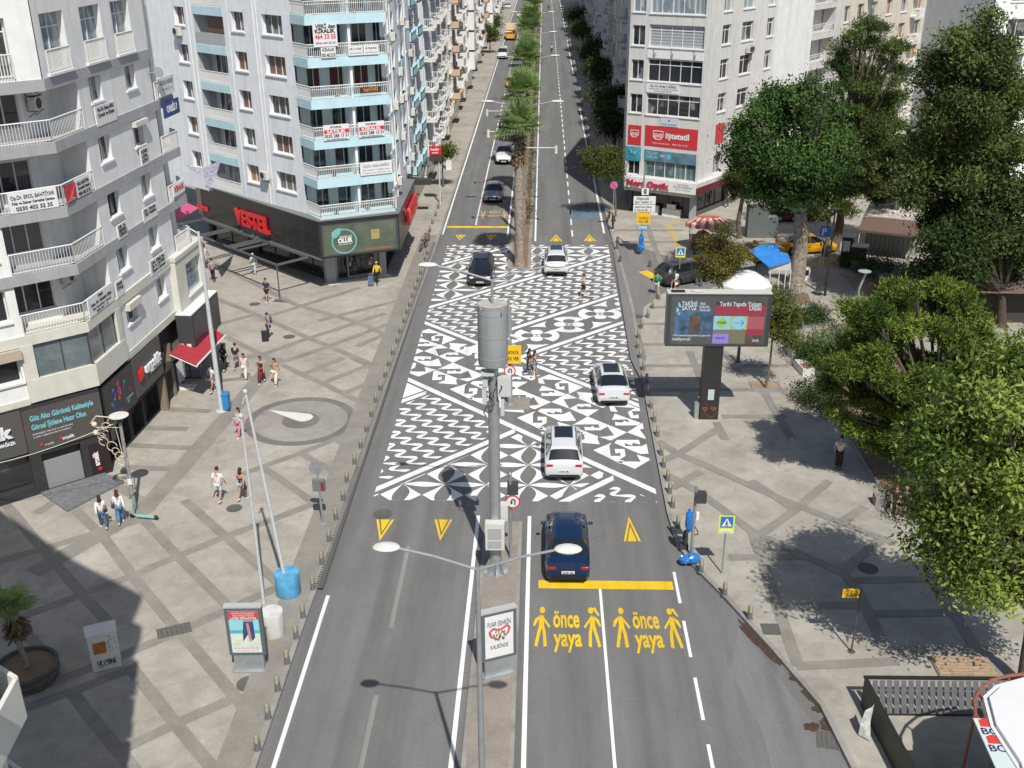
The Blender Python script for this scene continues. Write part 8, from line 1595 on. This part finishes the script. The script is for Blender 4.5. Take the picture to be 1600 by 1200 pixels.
# pole lamp on roof of cabinets at far right: wires
m=MB(); a=q3(1255,372,2.4); b=q3(1290,328,6.5); m.tube(a,b,.02,n=4); o=m.build('guy_wire',PALE); tag(o,'thin pale wire slanting from the plane tree to the low pine','wire')
# ================================================================ PEOPLE
SKIN=[mat('skin_a',(.48,.27,.19),.55),mat('skin_b',(.36,.20,.13),.55)]
def clo(c): 
    k='cloth_%02d%02d%02d'%tuple(int(v*99) for v in c); return mat(k,c,.85,nscale=12,namt=.12)
def skin_mesh(name,verts,radii,edges,mt,par,sub=1,root=0):
    me=bpy.data.meshes.new('t'); me.from_pydata([tuple(v) for v in verts],edges,[]); o=bpy.data.objects.new('t',me); COL.objects.link(o)
    o.modifiers.new('s','SKIN'); me.skin_vertices or None
    sv=me.skin_vertices[0].data
    for i,r in enumerate(radii): sv[i].radius=(r,r) if not hasattr(r,'__len__') else r
    sv[root].use_root=True
    if sub: mm=o.modifiers.new('b','SUBSURF'); mm.levels=sub; mm.render_levels=sub
    dg=bpy.context.evaluated_depsgraph_get(); dg.update(); m2=bpy.data.meshes.new_from_object(o.evaluated_get(dg)); m2.name=name
    for p in m2.polygons: p.use_smooth=True
    m2.materials.clear(); m2.materials.append(mt); bpy.data.objects.remove(o); bpy.data.meshes.remove(me)
    n=bpy.data.objects.new(name,m2); COL.objects.link(n); n.parent=par; return n
def person(label,px,py,face,pose='walk',top=(.6,.6,.6),low=(.1,.1,.15),legs='long',sleeve='short',hair=(.03,.02,.015),long=False,hat=None,sk=0,H=1.70,ph=1,arm=None,z=0.,group=None,xy=None,mid=None,shoe=(.6,.6,.6),fem=False):
    """face: heading in degrees (0 = along +x, 90 = away from the viewer)"""
    x,y=xy if xy else G(px,py,z); T=thing('person',label,'person',(x,y,z),R_(face-90),group); T.scale=(H/1.75,)*3
    V=Vector; st=.24 if pose=='walk' else .04; sh=.175 if fem else .195; hp=.085
    if pose=='sit':
        pel=V((0,0,.50)); J=dict(pel=pel,sp=V((0,-.02,.70)),ch=V((0,.0,.95)),nk=V((0,.03,1.08)))
        for s_,k in ((-1,'l'),(1,'r')): J['hip'+k]=V((s_*.1,.02,.50)); J['kn'+k]=V((s_*.13,.44,.50)); J['an'+k]=V((s_*.13,.46,.10)); J['to'+k]=V((s_*.14,.60,.04))
        hd=.0
    else:
        pel=V((0,0,.93)); J=dict(pel=pel,sp=V((0,-.01,1.12)),ch=V((0,.0,1.32)),nk=V((0,.015,1.47)))
        for s_,k,f in ((-1,'l',ph),(1,'r',-ph)):
            J['hip'+k]=V((s_*hp,0,.90)); fy=st*f; J['kn'+k]=V((s_*hp*1.05,fy*.55+.05,.49)); J['an'+k]=V((s_*hp,fy-.03,.09+(.10 if (pose=='walk' and f<0) else 0))); J['to'+k]=J['an'+k]+V((0,.15,-.05))
    ch=J['ch']; nk=J['nk']
    for s_,k,f in ((-1,'l',-ph),(1,'r',ph)):
        S0=ch+V((s_*sh,-.01,.08)); J['sh'+k]=S0; sw=.16*f if pose=='walk' else .02
        a=arm.get(k) if arm else None
        if a: J['el'+k]=S0+V(a[0]); J['wr'+k]=J['el'+k]+V(a[1])
        else: J['el'+k]=S0+V((s_*.05,sw*.5-.02,-.27)); J['wr'+k]=J['el'+k]+V((s_*.0,sw*.6+.05,-.23))
        if pose=='sit' and not a: J['el'+k]=S0+V((s_*.05,.06,-.25)); J['wr'+k]=V((s_*.1,.36,.62))
    names=['pel','sp','ch','nk','hipl','knl','anl','tol','hipr','knr','anr','tor','shl','ell','wrl','shr','elr','wrr']; idx={n:i for i,n in enumerate(names)}
    vs=[J[n] for n in names]; rad={'pel':(.135,.10),'sp':(.115,.085),'ch':(.145,.10),'nk':.055,'hip':.088,'kn':.056,'an':.036,'to':.034,'sh':.058,'el':.040,'wr':.027}
    rr=[rad.get(n,rad.get(n[:-1])) for n in names]
    ed=[('pel','sp'),('sp','ch'),('ch','nk'),('pel','hipl'),('hipl','knl'),('knl','anl'),('anl','tol'),('pel','hipr'),('hipr','knr'),('knr','anr'),('anr','tor'),('ch','shl'),('shl','ell'),('ell','wrl'),('ch','shr'),('shr','elr'),('elr','wrr')]
    ed=[(idx[a],idx[b]) for a,b in ed]
    # head
    h0=nk+V((0,.02,.10)); h1=h0+V((0,.0,.09)); h2=h1+V((0,-.015,.07)); b=len(vs); vs+=[h0,h1,h2,h0+V((0,.105,.05))]; rr+=[.066,(.078,.092),.058,.012]; ed+=[(3,b),(b,b+1),(b+1,b+2),(b+1,b+3)]
    # hands with fingers
    for k,s_ in (('l',-1),('r',1)):
        w_=J['wr'+k]; d=(w_-J['el'+k]).normalized(); side=d.cross(V((1,0,0))).normalized() if abs(d.x)<.9 else V((0,0,1)); b=len(vs); palm=w_+d*.06; vs.append(palm); rr.append((.030,.020)); ed.append((idx['wr'+k],b))
        for q in range(4): 
            t=palm+side*(.022*(q-1.5))+d*(.045); t2=t+d*(.032-.004*abs(q-1.3))+V((-s_*.012,0,0)); vs+= [t,t2]; rr+=[.0095,.0075]; ed+=[(b,len(vs)-2),(len(vs)-2,len(vs)-1)]
        vs.append(palm+side*.045+d*.015); rr.append(.010); ed.append((b,len(vs)-1))
    body=skin_mesh('body',vs,rr,ed,SKIN[sk],T,1)
    def part(nm,keys,radii,edges,col,extra=()):
        return skin_mesh(nm,[J[k] if isinstance(k,str) else k for k in keys],radii,edges,clo(col),T,1)
    # top garment
    L=lambda a,b,t:J[a].lerp(J[b],t)
    ks=['sp','pel','ch','shl','shr']; r_=[(.130,.100),(.150,.115) ,(.160,.115),.074,.074]; e_=[(0,1),(0,2),(2,3),(2,4)]
    ks.append(J['ch'].lerp(J['nk'],.6)); r_.append(.075); e_.append((2,5))
    if sleeve!='none':
        t=.75 if sleeve=='short' else 1.0
        for k,i0 in (('l',3),('r',4)):
            ks.append(L('sh'+k,'el'+k,t)); r_.append(.060); e_.append((i0,len(ks)-1))
            if sleeve=='long': ks.append(L('el'+k,'wr'+k,.92)); r_.append(.043); e_.append((len(ks)-2,len(ks)-1))
    else: r_[3]=r_[4]=.045; ks[3]=J['ch'].lerp(J['shl'],.6); ks[4]=J['ch'].lerp(J['shr'],.6)
    if mid: r_[1]=.10; ks[1]=J['pel'].lerp(J['sp'],.55)
    part('shirt',ks,r_,e_,top)
    if legs=='skirt':
        m=MB(); m.lathe([(.15,1.0),(.19,.85),(.26,.5),(.29,.30),(.27,.30)],(0,0,0),16); m.build('skirt',clo(low),T,world=False)
    else:
        t={'long':.93,'short':.0,'wide':.93}[legs]; wd=1.5 if legs=='wide' else 1.; ks=['pel','hipl','hipr']; r_=[(.148,.112),.104*(1.05 if wd>1 else 1),.104]; e_=[(0,1),(0,2)]
        for k,i0 in (('l',1),('r',2)):
            ks.append(L('hip'+k,'kn'+k,.8 if legs=='short' else 1.)); r_.append(.080 if legs=='short' else .074*wd); e_.append((i0,len(ks)-1))
            if legs!='short': ks.append(L('kn'+k,'an'+k,t)); r_.append(.056*wd*1.05); e_.append((len(ks)-2,len(ks)-1))
        part('trousers',ks,r_,e_,low)
    for k in 'lr':
        m=MB(); a=J['an'+k]; c=a+V((0,.06,-.045)); c.z=max(c.z,.045); m.ell(c,(.05,.135,.048),10,6); m.build('shoe',clo(shoe),T,world=False)
    m=MB(); hc=h1+V((0,-.018,.035)); m.ell(hc,(.088,.100,.092),14,9)
    if long: m.ell(h0+V((0,-.07,-.05)),(.10,.06,.20),12,8)
    m.build('hair',clo(hair),T,world=False)
    m=MB()
    for s_ in (-1,1): m.ell(h0+V((s_*.03,.088,.065)),(.012,.006,.008),6,4)
    m.add([tuple(h0+V((-.025,.083,.0))),tuple(h0+V((.025,.083,.0))),tuple(h0+V((.02,.086,-.012))),tuple(h0+V((-.02,.086,-.012)))],[(0,1,2,3)]); m.build('face_features',mat('face_dark',(.10,.04,.035),.6),T,world=False)
    if hat: m=MB(); m.lathe([(.15,.06),(.10,.07),(.098,.13),(.07,.17),(.001,.175)],tuple(h1),16); m.build('hat',clo(hat),T,world=False)
    T['J']=0; del T['J']; return T,J
def bag(label,T,off,r,col,kind='bag',box=False):
    p=T.matrix_basis@Vector(off) if False else None
    c,s_=math.cos(T.rotation_euler[2]),math.sin(T.rotation_euler[2]); k=T.scale[0]; X=T.location.x+(off[0]*c-off[1]*s_)*k; Y=T.location.y+(off[0]*s_+off[1]*c)*k; Z=off[2]*k+T.location.z
    B=thing(kind.replace(' ','_'),label,kind,(X,Y,Z),T.rotation_euler[2]); m=MB()
    if box: m.box(-r[0],-r[1],-r[2],r[0],r[1],r[2])
    else: m.ell((0,0,0),r,12,8)
    m.build('bag_body',clo(col),B,world=False); m=MB(); m.path([(r[0]*.6,0,r[2]*.8),(r[0]*.4,0,r[2]+.18),(-r[0]*.4,0,r[2]+.18),(-r[0]*.6,0,r[2]*.8)],.012,5); m.build('strap',clo((.02,.02,.02)),B,world=False); return B
W3=(.70,.70,.70); DN=(.06,.12,.22); K0=(.02,.02,.022)
person('man in white t-shirt and pale shorts walking away across the plaza',345,784,80,'walk',W3,(.50,.55,.62),'short',H=1.80)
T,_=person('woman in black top and grey shorts walking behind the leaning pole',380,782,70,'walk',K0,(.35,.37,.38),'short','none',long=True,fem=True,ph=-1,H=1.68,mid=1); bag('black handbag at the hip of the woman in grey shorts',T,(.25,-.1,.85),(.14,.07,.14),K0,'handbag')
T,_=person('woman in white blouse and jeans, the left of the two near the scooter',163,826,120,'walk',W3,DN,'long','long',long=True,fem=True,H=1.66); bag('small dark shoulder bag on the left woman in white blouse',T,(.18,-.12,.98),(.10,.05,.09),K0,'handbag')
T,_=person('woman with reddish hair in white blouse and wide jeans beside the scooter',190,818,110,'walk',W3,(.08,.18,.32),'wide','long',(.08,.02,.015),True,fem=True,ph=-1,H=1.68); bag('dark red bag on the left hip of the woman with reddish hair',T,(-.24,0,.95),(.08,.10,.10),(.08,.02,.03),'handbag')
T,_=person('man in grey shirt looking at his phone beside a black suitcase',421,530,210,'stand',(.22,.23,.24),(.03,.035,.07),'long','short',arm={'r':((.06,.10,-.24),(-.12,.2,.08))},H=1.78); bag('blue backpack on the man with the suitcase',T,(0,-.2,1.25),(.14,.1,.22),(.05,.09,.2),'backpack')
x,y=G(415,533); B=thing('suitcase','black wheeled suitcase standing beside the man in grey shirt','suitcase',(x,y,0),.3); m=MB(); m.box(-.22,-.14,.06,.22,.14,.68); m.build('shell',clo(K0),B,world=False); m=MB(); m.path([(-.12,0,.68),(-.12,0,1.0),(.12,0,1.0),(.12,0,.68)],.014,5); m.build('handle',GALV,B,world=False)
person('person in navy t-shirt and shorts walking with white shoes below the pergola',418,472,250,'walk',(.03,.03,.09),(.02,.02,.05),'short',H=1.75)
person('woman in pale green headscarf and floral top beside the pergola shadow',398,430,280,'walk',(.42,.52,.42),(.45,.5,.52),'long','long',(.55,.65,.48),True,fem=True)
person('man in grey-blue shirt and black trousers near the tall pale pole',334,440,100,'walk',(.20,.25,.30),K0,'long','short',H=1.76,shoe=K0)
person('person in white dress top near the glass corner of the annexe',322,416,80,'walk',(.7,.66,.64),(.65,.6,.58),'short',fem=True,long=False)
T,_=person('person with backpack in white t-shirt and pink shorts under the red awning',333,614,60,'walk',W3,(.55,.35,.33),'short','short',sk=1,H=1.74); bag('navy backpack on the person beside the red awning',T,(0,-.2,1.25),(.15,.11,.24),(.03,.04,.10),'backpack')
person('woman in black shirt and black trousers, leftmost of the five walking together',352,580,70,'walk',K0,K0,'wide','short',long=True,fem=True,H=1.70)
person('person in black t-shirt and denim shorts, second of the five walking together',371,578,80,'walk',K0,(.12,.22,.34),'short','short',H=1.70,ph=-1)
person('woman with sunglasses in pink-white top and white trousers, third of the five',384,594,270,'walk',(.68,.55,.55),(.68,.62,.58),'wide','short',long=True,fem=True,H=1.68)
T,_=person('woman in dark top and maroon wide trousers, fourth of the five',410,599,265,'walk',(.05,.02,.02),(.16,.02,.02),'wide','none',(.06,.02,.015),True,fem=True,ph=-1,H=1.70)
T,_=person('woman in beige top and cream trousers raising a hand, rightmost of the five',432,602,255,'walk',(.40,.28,.16),(.70,.60,.50),'wide','none',(.05,.02,.015),True,fem=True,arm={'r':((.05,.08,-.22),(-.1,.12,.2))},H=1.68); bag('cream shoulder bag of the rightmost walking woman',T,(.26,-.05,.85),(.13,.07,.11),(.55,.50,.42),'handbag')
T,_=person('woman in white t-shirt and pink trousers behind the two leaning poles',377,683,235,'walk',W3,(.62,.20,.30),'long','short',(.06,.02,.015),True,fem=True,H=1.68); bag('pink bag carried by the woman in pink trousers',T,(.25,0,.75),(.16,.1,.16),(.65,.28,.36),'handbag')
T,_=person('person in bright yellow shirt and black trousers pulling a trolley by the shop corner',590,444,255,'walk',(.72,.50,.03),K0,'long','long',(.5,.4,.1),hat=(.70,.55,.12),H=1.72,shoe=K0)
x,y=G(580,447); B=thing('shopping_trolley','blue patterned shopping trolley pulled by the person in yellow','trolley',(x,y,0)); m=MB(); m.box(-.17,-.14,.10,.17,.14,.75); m.build('bag',mat('trolley_blue',(.10,.15,.25),.7,nscale=15,namt=.8),B,world=False); m=MB(); m.path([(-.1,0,.75),(-.1,0,.95),(.1,0,.95),(.1,0,.75)],.012,5); m.build('handle',GALV,B,world=False)
for dx in (-.14,.14): m=MB(); m.lathe([(.04,-.02),(.08,-.02),(.08,.02),(.04,.02),(.04,-.02)],(dx,0,.08),12,0,True,Matrix.Rotation(math.pi/2,3,'Y')); m.build('wheel',TYRE,B,world=False)
person('runner in beige shirt and black shorts striding across the wave pattern',912,465,170,'walk',(.55,.45,.33),K0,'short','short',H=1.72,z=RZ,mid=0)
person('woman in brown top and denim shorts crossing beside the yellow board pole',835,590,20,'walk',(.30,.16,.11),(.28,.38,.48),'short','none',long=True,fem=True,H=1.68,z=RZ,mid=1)
person('dark-haired person in black walking behind the woman in denim shorts',827,587,30,'walk',K0,(.05,.05,.06),'long','short',long=True,ph=-1,H=1.70,z=RZ)
T,_=person('person with green shirt and backpack walking past the side road',1026,461,80,'walk',(.02,.30,.12),(.60,.62,.58),'short','short',H=1.76); bag('green backpack on the person in the green shirt',T,(0,-.2,1.25),(.15,.10,.22),(.02,.22,.10),'backpack')
person('person in white t-shirt sitting on the bollard before the dark grey SUV',1054,449,250,'sit',W3,(.08,.10,.16),'short','short',H=1.70)
person('person in olive jacket standing with a stroller by the right kerb',958,360,200,'stand',(.10,.10,.06),K0,'long','long',hair=(.45,.45,.42),H=1.70)
person('person in white t-shirt in the shade near the optician corner',1137,325,200,'stand',W3,(.2,.2,.22),'long','short',H=1.72)
T,_=person('man in pale shirt and black trousers standing in the pine shade with a bag strap',1309,733,60,'stand',(.55,.56,.60),K0,'wide','short',arm={'r':((.04,.08,-.24),(-.2,.22,.02))},H=1.80,shoe=K0)
T,_=person('seated person in black beside a white bag, left of the seated pair',1396,798,250,'sit',K0,(.04,.04,.05),'short','short',(.10,.03,.02),True,fem=True,H=1.70)
T2,_=person('grey-haired seated person in black holding a silver bag, right of the pair',1411,801,240,'sit',K0,K0,'short','short',(.22,.21,.20),H=1.72)
x,y=G(1408,803); B=thing('plastic_bag','silver plastic bag at the feet of the grey-haired seated person','bag',(x,y,.25)); m=MB(); blobmesh(m,(0,0,0),(.17,.14,.25),11); m.build('bag_body',mat('bag_silver',(.5,.5,.5),.3),B,world=False); m=MB(); m.path([(-.08,0,.22),(0,0,.38),(.08,0,.22)],.01,4); m.build('strap',GALV,B,world=False)
x,y=G(1387,792); B=thing('plastic_bag','small white bag left of the seated pair','bag',(x,y,.45)); m=MB(); m.ell((0,0,0),(.10,.08,.12)); m.build('bag_body',BAN,B,world=False); m=MB(); m.path([(-.05,0,.1),(0,0,.22),(.05,0,.1)],.01,4); m.build('strap',GALV,B,world=False)
x,y=G(1402,792); m=MB(); m.box(x-1.0,y+.0,0,x+1.0,y+.5,.48); o=m.build('low_wall_seat',KERB); tag(o,'low stone seat block under the seated pair','seat')
person('man in white shirt with a dark strap walking beside the potted palm',22,985,150,'walk',(.55,.60,.66),K0,'long','short',H=1.78,shoe=K0)
person('rider in pale shirt on the motorcycle in the right carriageway',862,80,90,'sit',(.45,.47,.5),K0,'long','short',H=1.70,z=.35)
person('rider in dark jacket on the red motorcycle at the top of the avenue',857,14,90,'sit',K0,K0,'long','long',H=1.70,z=.35)
person('shopkeeper in black standing in the pergola shadow by the shop',541,0,0,'stand',K0,K0,'long','short',xy=(-17.6,75.0),H=1.70) if False else None
